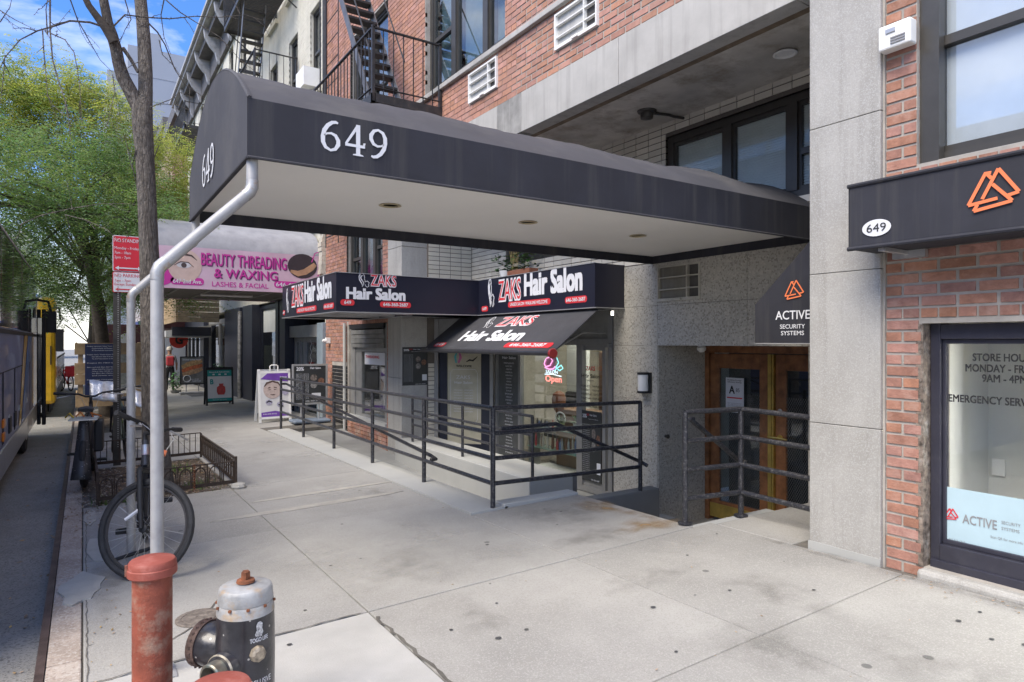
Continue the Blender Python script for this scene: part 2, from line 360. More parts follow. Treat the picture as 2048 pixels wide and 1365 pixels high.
# ---------------- ground, road, kerb, sidewalk ----------------
structure(bx(-400, -400, -2.1, 400, 400, -1.95).build('ground', M['asphalt']))
rd = MB(); ys = [-300, -20, 0, 20, 45, 90, 300]
for a, b in zip(ys, ys[1:]):
    rd.hexa([(-40, a, RD(a)-.2), (-.205, a, RD(a)-.2), (-.205, b, RD(b)-.2), (-40, b, RD(b)-.2)], [(-40, a, RD(a)), (-.205, a, RD(a)), (-.205, b, RD(b)), (-40, b, RD(b))])
road = structure(rd.build('road', M['asphalt']))
def slabbox(mb, x0, y0, x1, y1, top=0, thick=.2, f=G):
    mb.hexa([(x0,y0,f(x0,y0)+top-thick),(x1,y0,f(x1,y0)+top-thick),(x1,y1,f(x1,y1)+top-thick),(x0,y1,f(x0,y1)+top-thick)],
            [(x0,y0,f(x0,y0)+top),(x1,y0,f(x1,y0)+top),(x1,y1,f(x1,y1)+top),(x0,y1,f(x0,y1)+top)])
sb = MB()
PIT = (.13, 1.42, 7.9, 10.5); PIT2 = (.1, 1.3, 16.2, 20.2)
for r in [(0.0,-20,3.0,7.9),(0.0,10.5,3.0,16.2),(0,20.2,3.0,90),(1.42,7.9,3.0,10.5),(0,7.9,.13,10.5),(1.3,16.2,3.0,20.2),(0,16.2,.1,20.2),
          (3.0,-20,4.40,3.70),(3.0,3.70,4.19,5.15),(3.0,12.95,4.40,90),(4.40,-20,5.75,3.60)]:
    slabbox(sb, r[0], r[1], r[2], r[3], -.012, .25 if r[0] < 3 else .8)
sidewalk = structure(sb.build('sidewalk', M['joint']))
def slab(x0, y0, x1, y1, m='concrete', j=.004, dz=None):
    mb = MB(); dz = random.uniform(-.002, .002) if dz is None else dz
    slabbox(mb, x0+j, y0+j, x1-j, y1-j, dz, .05); return mb.build('paving_slab', M[m], sidewalk, bevel=.006)
rows = [-6,-4.1,-2.5,-.97,.57,2.12,3.66,5.82,7.9]
for a, b in zip(rows, rows[1:]):
    slab(0, a, 1.4, b, 'conc_new' if (a == 2.12 or a == .57) else 'concrete')
    slab(1.4, a, 2.94, b)
for x0, a, x1, b in [(2.94,3.66,4.19,5.15),(1.42,7.9,2.94,9.2),(1.42,9.2,2.94,10.5)]: slab(x0, a, x1, b)
for a, b in zip(rows[:6], rows[1:7]): slab(2.94, a, 4.40, b)
slab(4.40, 2.9, 5.74, 3.60)
for y0, y1 in ((-20, -13), (-13, -6)): slab(0, y0, 4.4, y1)
y = 10.5
while y < 60:
    y2 = y+1.55
    if y2 <= 16.3 or y > 20.1: slab(0, y, 1.4, y2)
    elif y < 20.1: slab(1.3, y, 1.4, y2)
    slab(1.4, y, 2.94, y2)
    if y > 12.9: slab(2.94, y, 4.40, y2)
    y = y2
y = 5.15
# grey painted ramp kerb carrying the rail, x 2.94..3.34
ramp = structure(MB().build('ramp', M['grey_paint']))
rb = MB(); f = lambda x, y: G(x, y)
for a, b in ((5.15, 7.7), (7.7, 10.3), (10.3, 12.95)):
    slabbox(rb, 2.945, a, 3.34, b, .016, .75)
rk = rb.build('ramp_kerb', M['grey_light'], ramp)
def RF(x, y): return -.45+(y-7.5)*.055 if y > 7.5 else -.45
rf = MB(); 
for a, b in ((7.5, 12.95), (5.32, 7.5)): slabbox(rf, 3.34, a, 4.40 if a > 7 else 5.8, b, 0, .2, RF)
slabbox(rf, 4.40, 7.5, 5.8, 10.1, 0, .2, lambda x, y: -.45)
rf.build('ramp_floor', M['grey_paint'], ramp)
ped = MB(); ped.box(4.26, 6.12, -.6, 4.9, 9.95, .03); ped.build('ramp_wall', M['grey_light'], ramp, bevel=.01)
bx(4.9, 6.121, -.6, 4.96, 6.7, .0).build('ramp_wall_end', M['grey_dark'], ramp)
ck = MB(); ck.box(4.19, 5.16, -1.3, 5.36, 5.32, -.02); ck.build('stair_cheek', M['grey_dark'], ramp, bevel=.012)
lip = MB(); lip.box(3.3, 5.15, -.9, 4.19, 5.319, .085); lip.build('ramp_end_wall', M['grey_light'], ramp, bevel=.01)
# entrance steps
st = structure(MB().build('entrance_steps', M['concrete']))
x = 4.19
for k in range(4):
    z = .10-.175*(k+1); bx(x, 3.7, -1.0, x+.3, 5.155, z).build('step', M['concrete'], st); x += .3
bx(x, 3.7, -1.0, 6.75, 5.6, -.615).build('landing', M['concrete'], st)
bx(4.19, 3.61, -1.0, 5.2, 3.697, .085).build('stair_cheek', M['grey_light'], st)
# kerb
kerb = structure(MB().build('kerb', M['kerbstone'])); y = -8
while y < 60:
    L = 1.5 if y < 20 else 4; mb = MB(); slabbox(mb, -.155, y+.004, -.004, y+L-.004, random.uniform(-.004, .002), .3); mb.build('kerb_stone', M['kerbstone'], kerb, bevel=.008)
    mb = MB(); mb.hexa([(-.2,y,G(-.2,y)-.3),(-.157,y,G(-.2,y)-.3),(-.157,y+L,G(-.2,y+L)-.3),(-.2,y+L,G(-.2,y+L)-.3)],[(-.197,y,G(-.2,y)-.004),(-.157,y,G(-.2,y)+.003),(-.157,y+L,G(-.2,y+L)+.003),(-.197,y+L,G(-.2,y+L)-.004)])
    mb.build('kerb_edge', M['steel_rust'], kerb); y += L
# rough repair patch, crack, manhole
def gpatch(name, pts, m, up=.004):
    c = Vector((sum(p[0] for p in pts)/len(pts), sum(p[1] for p in pts)/len(pts)))
    v = [(p[0], p[1], G(*p)+up) for p in pts]; mb = MB(); mb.add(v+[(p[0], p[1], G(*p)-.01) for p in pts], [tuple(range(len(pts)))]+[(i, i+len(pts), (i+1) % len(pts)+len(pts), (i+1) % len(pts)) for i in range(len(pts))]); return mb.build(name, m, sidewalk)
def blob(cx, cy, rx, ry, n=16, j=.25):
    return [(cx+rx*math.cos(a)*(1+random.uniform(-j, j)), cy+ry*math.sin(a)*(1+random.uniform(-j, j))) for a in [2*math.pi*i/n for i in range(n)]]
M['patch'] = mat('cement patch', (.40,.39,.36), .85, var=.08, bump=.25)
M['patch2'] = mat('worn cement patch', (.38,.36,.32), .85, var=.12, bump=.3)
gpatch('repair_patch', blob(.0, 5.2, .12, .32), M['patch'], .008)
for c in ((.5,3.1,.14,.1),(.13,3.25,.07,.2),(.1,6.2,.07,.4),(.06,7.4,.05,.3)): gpatch('repair_patch', blob(*c), M['patch'], .006)
for c in ((1.9,6.45,.9,.07),(2.2,7.0,.8,.05)): gpatch('repair_patch', blob(*c, n=24, j=.1), M['patch2'], .005)
def crack(pts, w=.006, j=.012):
    mb = MB(); P = []
    for a, b in zip(pts, pts[1:]):
        n = max(2, int(math.dist(a, b)/.05)); P += [(a[0]+(b[0]-a[0])*i/n+random.uniform(-j,j), a[1]+(b[1]-a[1])*i/n+random.uniform(-j,j)) for i in range(n)]
    V = []
    for i, p in enumerate(P):
        q = P[min(i+1, len(P)-1)]; r = P[max(i-1, 0)]; d = (Vector(q)-Vector(r)).normalized(); nn = Vector((-d.y, d.x))*w*random.uniform(.4, 1)
        for s in (1, -1): V.append((p[0]+nn.x*s, p[1]+nn.y*s, G(*p)+.0045))
    mb.add(V, [(2*i, 2*i+1, 2*i+3, 2*i+2) for i in range(len(P)-1)]); return mb.build('crack', M['joint'], sidewalk)
crack([(.75,4.5),(.55,4.1),(.35,3.9),(.2,3.4)]); crack([(.015,-3),(.02,5.0)], .003, .004); crack([(.02,5.4),(.03,7.8)], .003, .005); crack([(-.05,5.1),(.1,4.95)], .005)
crack([(1.41,-3),(1.405,3.6)], .012); crack([(0,3.66),(1.4,3.66)], .006); crack([(.4,2.5),(.1,2.9)], .005); crack([(2.0,2.2),(2.9,1.2)], .003)
mh = tag(MB().lathe([(.13,0),(.13,.006),(.125,.009),(.1,.009),(.098,.006),(.09,.006),(.088,.009),(.02,.009),(.018,.006)], (.57,4.17,G(.57,4.17)), 28).build('water_valve_cover', mat('cast cover', (.22,.19,.165), .8, .3, var=.3, scale=30, bump=.5), smooth=True),
   'small round cast iron cover set in the cracked paving behind the hydrant', 'utility cover')
for o, s in (((3.7, 25.7), (.55, .9)),): 
    mb = MB(); slabbox(mb, o[0]-s[0], o[1]-s[1], o[0]+s[0]*.9, o[1]+s[1], .014, .012); tag(mb.build('doormat', mat('mat grey', (.12,.12,.12), .95)), 'flat dark grey mat on the pavement beside the sandwich poster stand', 'doormat')
# tree pits
soil = MB()
def soilgrid(mb, x0, x1, y0, y1, base, seed):
    r = random.Random(seed); nx, ny = 14, 26; V = []
    for j in range(ny+1):
        for i in range(nx+1):
            x, y = x0+(x1-x0)*i/nx, y0+(y1-y0)*j/ny; V.append((x, y, G(x, y)+base+r.uniform(-.014, .018)))
    mb.add(V, [(j*(nx+1)+i, j*(nx+1)+i+1, (j+1)*(nx+1)+i+1, (j+1)*(nx+1)+i) for j in range(ny) for i in range(nx)])
soilgrid(soil, .13, 1.42, 7.9, 10.5, -.03, 1); structure(soil.build('tree_pit_soil', M['soil']))
soil = MB(); soilgrid(soil, .1, 1.3, 16.2, 20.2, -.03, 2); structure(soil.build('tree_pit_soil', M['soil']))
# leaf litter and chips
lit = MB(); r = random.Random(5)
def leafq(mb, x, y, z, s, r):
    a = r.uniform(0, 6.28); u = Vector((math.cos(a), math.sin(a), r.uniform(-.3, .3)))*s; v = Vector((-math.sin(a), math.cos(a), r.uniform(-.4, .4)))*s*.5; p = Vector((x, y, z+s*.3))
    mb.add([p-u, p-v, p+u, p+v], [(0,1,2,3)])
for i in range(2600):
    x, y = r.uniform(.13, 1.42), r.uniform(7.9, 10.5); lit.m = r.choice((0,0,1)); leafq(lit, x, y, G(x,y)-.012, r.uniform(.008, .022), r)
for i in range(900):
    x, y = r.gauss(.02, .12), r.gauss(8.2, .7); 
    if -.15 < x < .6: lit.m = r.choice((0,1,1)); leafq(lit, x, y, G(x,y)+.004, r.uniform(.006, .018), r)
stuff(lit.build('leaf_litter', [mat('dry leaf', (.24,.15,.08), .9, var=.3, island=.4), mat('pale chip', (.42,.37,.30), .9, var=.2, island=.3)]))
lf = MB()
for i in range(260):
    x, y = -.22-abs(r.gauss(0, .3)), r.uniform(2.0, 30); leafq(lf, x, y, RD(y)+.002, r.uniform(.008, .026), r)
for i in range(120):
    x, y = r.uniform(0, 4.2), r.uniform(.5, 16)
    if not (x > 3.3 and 5 < y < 13): leafq(lf, x, y, G(x,y)+.003, r.uniform(.005, .012), r)
for i in range(420):
    y = r.uniform(-1, 2.2) if i % 2 else r.uniform(12.9, 30); x = 4.38-abs(r.gauss(0, .09)); leafq(lf, x, y, G(x,y)+.003, r.uniform(.003, .012), r)
for i in range(260):
    x, y = .01+abs(r.gauss(0, .16)), r.uniform(2.2, 16)
    if not (.13 < x and 7.9 < y < 10.5): leafq(lf, x, y, G(x,y)+.003, r.uniform(.004, .014), r)
stuff(lf.build('fallen_leaves', mat('fallen leaf', (.36,.24,.13), .9, island=.4)))
wd = MB()
for i in range(500):
    cx, cy = r.choice(((.45,8.15),(.3,8.0),(1.0,9.6),(.7,17.2),(1.15,8.3))); x, y = r.gauss(cx,.1), r.gauss(cy,.13); a = r.uniform(0,6.28); h = r.uniform(.03,.09)
    wd.add([(x,y,G(x,y)-.03),(x+.012*math.cos(a),y+.012*math.sin(a),G(x,y)-.03),(x+.04*math.cos(a+1),y+.04*math.sin(a+1),G(x,y)+h)], [(0,1,2)])
stuff(wd.build('weeds', mat('weed green', (.10,.17,.03), .8, island=.3)))
tag(MB().lathe([(.0,0),(.075,0),(.085,.02),(.07,.05),(.03,.06)], (1.47,7.84,G(1.47,7.84)), 7).build('loose_stone', M['patch'], loc=(1.47,7.84,G(1.47,7.84))), 'grey chunk of broken stone lying at the near right corner of the rusty tree guard', 'stone')
pp = MB(); pp.add([(-.32,4.0,RD(4)+.004),(-.25,3.98,RD(4)+.006),(-.235,4.12,RD(4)+.02),(-.31,4.15,RD(4)+.004)], [(0,1,2,3)])
tag(pp.build('paper_scrap', M['white'], loc=(-.28,4.05,RD(4))), 'crumpled white paper scrap lying in the gutter by the kerb', 'litter')
def stain_mat(name, col, amt, sc):
    m = bpy.data.materials.new(name); m.use_nodes = True; n, l = m.node_tree.nodes, m.node_tree.links; b = n['Principled BSDF']; b.inputs['Base Color'].default_value = (*col, 1); b.inputs['Roughness'].default_value = .9
    z = n.new('ShaderNodeTexNoise'); z.inputs['Scale'].default_value = sc; z.inputs['Detail'].default_value = 6; g = n.new('ShaderNodeNewGeometry'); l.new(g.outputs['Position'], z.inputs['Vector'])
    at = n.new('ShaderNodeAttribute'); at.attribute_name = 'fade'; r = n.new('ShaderNodeMapRange'); r.inputs['From Min'].default_value = .35; r.inputs['From Max'].default_value = .65; r.inputs['To Max'].default_value = amt; l.new(z.outputs[0], r.inputs[0])
    mu = n.new('ShaderNodeMath'); mu.operation = 'MULTIPLY'; l.new(r.outputs[0], mu.inputs[0]); l.new(at.outputs['Fac'], mu.inputs[1]); l.new(mu.outputs[0], b.inputs['Alpha']); return m
def stain(cx, cy, rx, ry, m, zf=G, up=.0032):
    K = 20; rings = (0, .4, .75, 1.0); V = []; Fd = []
    for q in rings:
        for i in range(K): a = 2*math.pi*i/K; w = 1+.22*math.sin(3*a+cx*9)+.12*math.sin(5*a+cy*7); x, y = cx+rx*q*math.cos(a)*w, cy+ry*q*math.sin(a)*w; V.append((x, y, zf(x, y)+up)); Fd.append(1-q**1.5)
    mb = MB(); mb.add(V, [(r_*K+i, r_*K+(i+1) % K, (r_+1)*K+(i+1) % K, (r_+1)*K+i) for r_ in range(3) for i in range(K)]); o = mb.build('pavement_stain', m, sidewalk)
    at = o.data.attributes.new('fade', 'FLOAT', 'POINT'); at.data.foreach_set('value', Fd)
sr, sdk, slt = stain_mat('rust stain', (.34,.22,.10), .75, 6), stain_mat('dark stain', (.19,.18,.16), .32, 7), stain_mat('pale stain', (.46,.45,.42), .5, 8)
stain(3.95, 3.95, .35, .22, sr); stain(4.05, 4.6, .2, .5, sr)
rs = random.Random(77)
for i in range(16): stain(rs.uniform(1.5, 4.0), rs.uniform(1.2, 4.9), rs.uniform(.15,.5), rs.uniform(.15,.5), rs.choice((sdk, sdk, slt)), up=.0026+i*.00004)
for i in range(22): stain(rs.uniform(.1, 2.8), rs.uniform(3.7, 14), rs.uniform(.1,.45), rs.uniform(.2,.7), rs.choice((sdk, slt)), up=.0026+i*.00004)
for i in range(8): stain(4.36, 1.5+i*.22, .07, .2, sdk, up=.0035)
M['gum'] = mat('gum', (.06,.06,.062), .9)
gm = MB()
for x, y in [(2.06,3.3),(2.0,2.9),(2.45,2.25),(2.75,2.7),(2.3,1.85),(3.3,2.6),(3.6,3.2),(1.7,4.6),(2.6,4.3),(3.35,4.4),(3.7,2.3),(3.9,1.6),(1.1,3.9),(1.9,5.6),(2.5,6.8),(2.1,8.3)]+[(r.uniform(.3,4.2), r.uniform(1.2,5.1)) for _ in range(14)]:
    s = r.uniform(.005,.015); gm.add([(x+s*math.cos(k*.785)*1.3, y+s*math.sin(k*.785), G(x,y)+.0038) for k in range(8)], [tuple(range(8))])
stuff(gm.build('gum_spots', M['gum']))
# ---------------- apartment building 649 ----------------
def holed(mb, x0, x1, y0, y1, z0, z1, holes):
    ys = sorted({y0, y1, *[min(max(h[i], y0), y1) for h in holes for i in (0, 1)]}); zs = sorted({z0, z1, *[min(max(h[i], z0), z1) for h in holes for i in (2, 3)]})
    for a, b in zip(ys, ys[1:]):
        run = None
        for c, d in zip(zs, zs[1:]):
            inside = any(h[0] <= a and b <= h[1] and h[2] <= c and d <= h[3] for h in holes)
            if inside:
                if run: mb.box(x0, a, run[0], x1, b, run[1]); run = None
            else: run = (run[0], d) if run else (c, d)
        if run: mb.box(x0, a, run[0], x1, b, run[1])
    return mb
def window(par, x, y0, y1, z0, z1, fm='frame', muls=(), rail=None, blind='blind', slats=False, w=.06, gl=None, depth=.10, name='window', bd=.06):
    """street-facing window: frame with mullions at muls, meeting rails rail={bay: z}; panes and blinds are sub-parts"""
    f = MB(); f.box(x, y0, z0, x+depth, y0+w, z1).box(x, y1-w, z0, x+depth, y1, z1).box(x+.002, y0+w, z0, x+depth, y1-w, z0+w).box(x+.002, y0+w, z1-w, x+depth, y1-w, z1)
    for m in muls: f.box(x-.01, m-w*.7, z0+w, x+depth, m+w*.7, z1-w)
    ed = [y0+w]+[e for m in muls for e in (m-w*.7, m+w*.7)]+[y1-w]; bays = [(ed[i], ed[i+1]) for i in range(0, len(ed), 2)]
    for i, (a, b) in enumerate(bays):
        f.box(x+.02, a, z0+w, x+.07, a+.03, z1-w).box(x+.02, b-.03, z0+w, x+.07, b, z1-w).box(x+.02, a+.03, z1-w-.04, x+.07, b-.03, z1-w).box(x+.02, a+.03, z0+w, x+.07, b-.03, z0+w+.04)
        if rail and rail.get(i): f.box(x+.01, a+.03, rail[i]-.03, x+.08, b-.03, rail[i]+.03)
    fo = f.build(name, M[fm], par)
    for i, (a, b) in enumerate(bays):
        bx(x+.044, a+.03, z0+w+.04, x+.050, b-.03, z1-w-.04).build('pane', gl or GLR, fo)
        if blind:
            if slats:
                s = MB(); z = z0+w
                while z < z1-w: s.add([(x+bd+.02,a,z),(x+bd+.02,b,z),(x+bd+.035,b,z+.022),(x+bd+.035,a,z+.022)], [(0,1,2,3)]); z += .026
                stuff(s.build('blind_slats', M[blind], fo))
            bx(x+bd+.04, a, z0+w, x+bd+.045, b, z1-w).build('blind', M[blind], fo)
    return fo
apt = thing('apartment_building', 'red brick apartment building with grey granite column, limestone band and recessed entrance', 'building', (4.45, 8, 0))
SHOPW = (-1.2, 2.04, .17, 1.72); UPW = (-.6, 2.07, 2.74, 4.75)
SW = [(6.93, 9.23, 5.42, 7.6), (3.2, 4.9, 5.42, 7.6), (10.7, 12.6, 5.42, 7.6)]
ACS = [(7.10, 7.82, 4.87, 5.27), (5.14, 5.86, 4.87, 5.27)]
LW = (10.95, 12.85, 2.5, 4.6)
PLAINH = [h for h in SW]+ACS
w = MB()
holed(w, 4.47, 4.85, -2, 2.27, -.6, 10, [SHOPW, UPW])
holed(w, 4.459, 4.85, 2.27, 10.66, 4.63, 10, PLAINH)
GR = (10.75, 12.75, -.6, 1.95)
holed(w, 4.459, 4.85, 10.66, 14.2, -.6, 10, PLAINH+[LW, GR])
w.box(4.9, -2, 4.45, 13, 14.2, 16); w.box(9.2, -2, -.7, 13, 14.2, 4.4); w.box(4.86, 14.0, -.7, 9.2, 14.199, 4.4); w.box(4.86, 2.3, -.7, 5.74, 2.9, 4.15)
w.box(4.5, -2, 10, 4.9, 14.2, 16)
w.build('wall', M['mortar'], apt)
lay = course_layout(1.2, 2.262, .03, 4.6, [SHOPW, UPW], header=6)
brick_parts(lay, 4.462, apt, M['brick']); nb = len(lay)
lay2 = course_layout(-2, 1.195, .03, 10, [SHOPW, UPW], header=6)+course_layout(1.2, 2.262, 4.605, 10, [UPW], header=6)
brick_stuff(lay2, 4.462, apt, 'brickwork', M['brick'])
lay3 = course_layout(2.4, 14.2, 4.64, 9.4, PLAINH, header=6)
lay3.sort(key=lambda b: (b[0]*.8355+2.44) + (0 if b[1] < H+.55*(b[0]*.8355+2.44) else 100))
brick_parts(lay3[:290-nb], 4.452, apt, M['brick_up'])
brick_stuff(lay3[290-nb:], 4.452, apt, 'upper_brickwork', M['brick_up'])
brick_stuff(course_layout(10.67, 14.2, -.3, 4.62, [LW, GR, (12.8, 13.75, -.6, 1.15), (12.74, 12.84, -1, 2)]), 4.452, apt, 'lower_brickwork', M['brick'])
brick_stuff(course_layout(12.8, 13.75, -.3, 1.15, []), 4.455, apt, 'black_painted_brickwork', mat('black painted brick', (.02,.02,.022), .5, bump=.3, island=.2))
brick_stuff(course_layout(10.75, 12.75, -.45, .10, []), 4.44, apt, 'plinth_brickwork', mat('worn brick plinth', (.36,.17,.12), .9, var=.25, bump=.4, island=.2, stain=(4,(.42,.38,.34),.8)), D=.3)
bx(4.42, 10.75, .10, 4.6, 12.75, .17).build('door_sill', M['grey_light'], apt)
# granite column and limestone band
for z0, z1 in ((-.2, 1.02), (1.02, 2.09), (2.09, 3.14), (3.14, 4.146)):
    bx(4.42, 2.275, z0+.002, 4.95, 2.78, z1-.002).build('granite_panel', M['granite'], apt, bevel=.004)
bx(4.45, 2.262, -.2, 4.468, 2.274, 4.14).build('sealant_joint', M['mortar'], apt)
bx(4.416, 2.274, .02, 4.42, 2.79, .16).build('column_foot', M['grey_light'], apt)
for z0, z1 in ((-.6, 1.0), (1.0, 2.1), (2.1, 3.2), (3.2, 4.146)):
    bx(4.43, 10.08, z0+.003, 4.9, 10.66, z1-.003).build('granite_panel', M['granite'], apt, bevel=.004)
for y0, y1 in ((2.27, 2.9), (2.9, 4.83), (4.83, 6.55), (6.55, 7.1), (7.1, 8.7), (8.7, 10.66)):
    mb = bx(4.438, y0+.003, 4.15, 4.62, y1-.003, 4.628); mb.build('limestone_panel', M['fascia'] if y0 != 6.55 else mat('patched grey panel', (.27,.265,.25), .8, var=.2, streak=((.40,.39,.37),.7)), apt, bevel=.004)
bx(4.62, 2.27, 4.19, 7.3, 10.1, 4.44).build('soffit', M['soffit'], apt)
bx(4.56, 2.27, 4.165, 4.72, 10.05, 4.188).build('soffit_drip', mat('rusty drip edge', (.20,.15,.10), .8, var=.3), apt)
mb = MB(); mb.box(4.40, 2.3, 5.33, 4.5, 14.2, 5.40); mb.build('stone_sill_course', M['fascia'], apt, bevel=.008)
# upper windows
window(apt, 4.54, *SW[0], muls=(7.55, 8.45), rail={0: 6.3, 2: 6.25}, w=.09, blind='curtain', bd=.12)
window(apt, 4.54, *SW[1], muls=(4.0,), rail={0: 6.3}, w=.08, blind='curtain', bd=.12)
window(apt, 4.54, *SW[2], muls=(11.6,), rail={0: 6.3, 1: 6.3}, w=.07, blind='curtain', bd=.12)
window(apt, 4.54, *LW, muls=(11.55, 12.2), rail={0: 3.35, 2: 3.25}, w=.08, blind='curtain', bd=.1)
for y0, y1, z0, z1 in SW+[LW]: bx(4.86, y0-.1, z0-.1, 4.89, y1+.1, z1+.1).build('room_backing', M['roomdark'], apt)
def ac_grille(par, x, y0, y1, z0, z1, m, fc=(.46,.46,.44)):
    f = MB(); t = .020
    f.box(x-.03, y0, z0, x+.06, y0+t, z1).box(x-.03, y1-t, z0, x+.06, y1, z1).box(x-.028, y0+t, z0, x+.06, y1-t, z0+t*1.8).box(x-.028, y0+t, z1-t, x+.06, y1-t, z1)
    q = y0+(y1-y0)*.30; f.box(x-.026, q-.007, z0+t, x+.04, q+.007, z1-t)
    for k in (1, 2): z = z0+(z1-z0)*k/3; f.box(x-.024, y0+t, z-.006, x+.02, q-.008, z+.006).box(x-.024, q+.008, z-.006, x+.02, y1-t, z+.006)
    f.box(x-.045, (y0+y1)/2-.06, z0+.005, x-.031, (y0+y1)/2+.04, z0+.03)
    o = f.build('air_conditioner_grille', m, par)
    bx(x+.012, q, z0+t, x+.03, y1-t, z1-t).build('filter_panel', mat('grille mesh %.2f' % fc[0], fc, .7, var=.1, streak=((.25,.24,.22),.6)), o)
    bx(x+.022, y0+t, z0+t, x+.035, q, z1-t).build('dark_mesh', M['roomdark'], o)
for a in ACS: ac_grille(apt, 4.45, *a, M['white'])
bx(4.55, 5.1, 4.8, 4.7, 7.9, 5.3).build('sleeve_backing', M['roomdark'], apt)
# recess back wall (x = 5.75)
W1 = (2.9, 5.45, 3.0, 4.02); W2 = (7.15, 8.9, 2.85, 4.1); DR = (3.62, 5.558, -.62, 1.56); SF = (6.36, 9.3, -.5, 2.02); AC3 = (4.91, 5.56, 2.08, 2.5)
w = MB(); holed(w, 5.762, 5.95, 2.9, 10.08, -.7, 4.19, [W1, W2, DR, SF, AC3]); w.build('recess_wall', M['tile_joint'], apt)
def panels(ys, zs, holes, x=5.735):
    for a, b in zip(ys, ys[1:]):
        for c, d in zip(zs, zs[1:]):
            mb = holed(MB(), x, x+.04, a+.002, b-.002, c+.002, d-.002, holes)
            if mb.v: mb.build('granite_panel', M['terrazzo'], apt)
panels([2.9, 4.3, 5.56, 6.33], [-.62, .2, .9, 1.56, 2.04, 2.55], [DR, AC3])
tl = course_layout(2.95, 10.06, 2.565, 4.18, [W1, W2], stack=True)
tl = [b for b in tl if b[0] > 2.9]
brick_stuff(tl, 5.752, apt, 'glazed_brickwork', M['tile'])
mb = MB()   # side wall of the recess, faces the camera (y = 10.08)
z = 1.2
k = 0
while z < 4.15:
    xx = 4.91
    while xx < 5.74:
        a, b = max(xx, 4.905), min(xx+.2, 5.74)
        if b-a > .03 and (z > 2.0 or b < 5.06): mb.box(a, 10.04, z, b, 10.1, z+.064)
        xx += .211
    z += .075; k += 1
z = -.4
while z < 1.2: mb.box(4.905, 10.04, z, 5.04, 10.1, z+.064); z += .075
stuff(mb.build('side_glazed_brickwork', M['tile'], apt)); bx(4.9, 10.046, -.6, 5.8, 10.6, 4.18).build('side_wall', M['tile_joint'], apt)
window(apt, 5.80, *W1, muls=(3.83, 4.6), rail={0: 3.45}, slats=True, blind='blind', w=.08, gl=glass('recess glass', (.95,.97,.97), .0), bd=.03)
window(apt, 5.80, *W2, muls=(7.9,), rail={0: 3.45, 1: 3.45}, w=.07, blind=None, gl=GLR)
bx(5.77, 2.95, 4.02, 5.8, 5.5, 4.17).build('window_head', M['frame'], apt)
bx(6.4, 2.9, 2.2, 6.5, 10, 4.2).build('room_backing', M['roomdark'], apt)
ac_grille(apt, 5.75, *AC3, mat('old cream metal', (.46,.44,.38), .6, stain=(5,(.3,.28,.24),.5)), fc=(.17,.16,.13))
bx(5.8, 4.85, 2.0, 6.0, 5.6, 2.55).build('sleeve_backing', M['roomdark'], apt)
# door recess: side wall, ceiling, end
mb = MB(); mb.box(5.745, 5.551, -.62, 6.7, 5.8, 1.8); mb.build('recess_side', M['terrazzo'], apt)
bx(5.78, 3.3, 1.565, 6.8, 5.8, 1.8).build('recess_ceiling', M['grey_light'], apt); bx(5.78, 3.3, -.9, 6.8, 3.615, 1.56).build('recess_side', M['terrazzo'], apt)
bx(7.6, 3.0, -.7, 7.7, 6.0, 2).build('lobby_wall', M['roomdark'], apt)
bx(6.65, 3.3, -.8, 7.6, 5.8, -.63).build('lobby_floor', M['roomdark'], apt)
# recessed soffit light
mb = MB().lathe([(.10,-.012),(.105,-.02),(.085,-.025),(.07,-.005),(.0,.03)], (5.24,3.53,4.19), 24, (0,0,1))
tag(mb.build('soffit_light', M['white'], loc=(5.24,3.53,4.19), smooth=True), 'round white recessed light in the stained soffit near the granite column', 'ceiling light')
t = thing('junction_box', 'dark round junction box with a conduit across the stained soffit', 'junction box', (5.28, 5.28, 4.19))
MB().lathe([(.11,0),(.10,-.02),(.075,-.03),(.07,-.085),(.02,-.10)], (5.28,5.28,4.19), 18).build('housing', M['frame'], t, smooth=True)
MB().tube([(5.36,5.26,4.175),(5.55,5.2,4.172),(5.62,5.2,4.17),(5.79,5.16,4.165)], .016, 8).build('conduit', M['frame'], t)
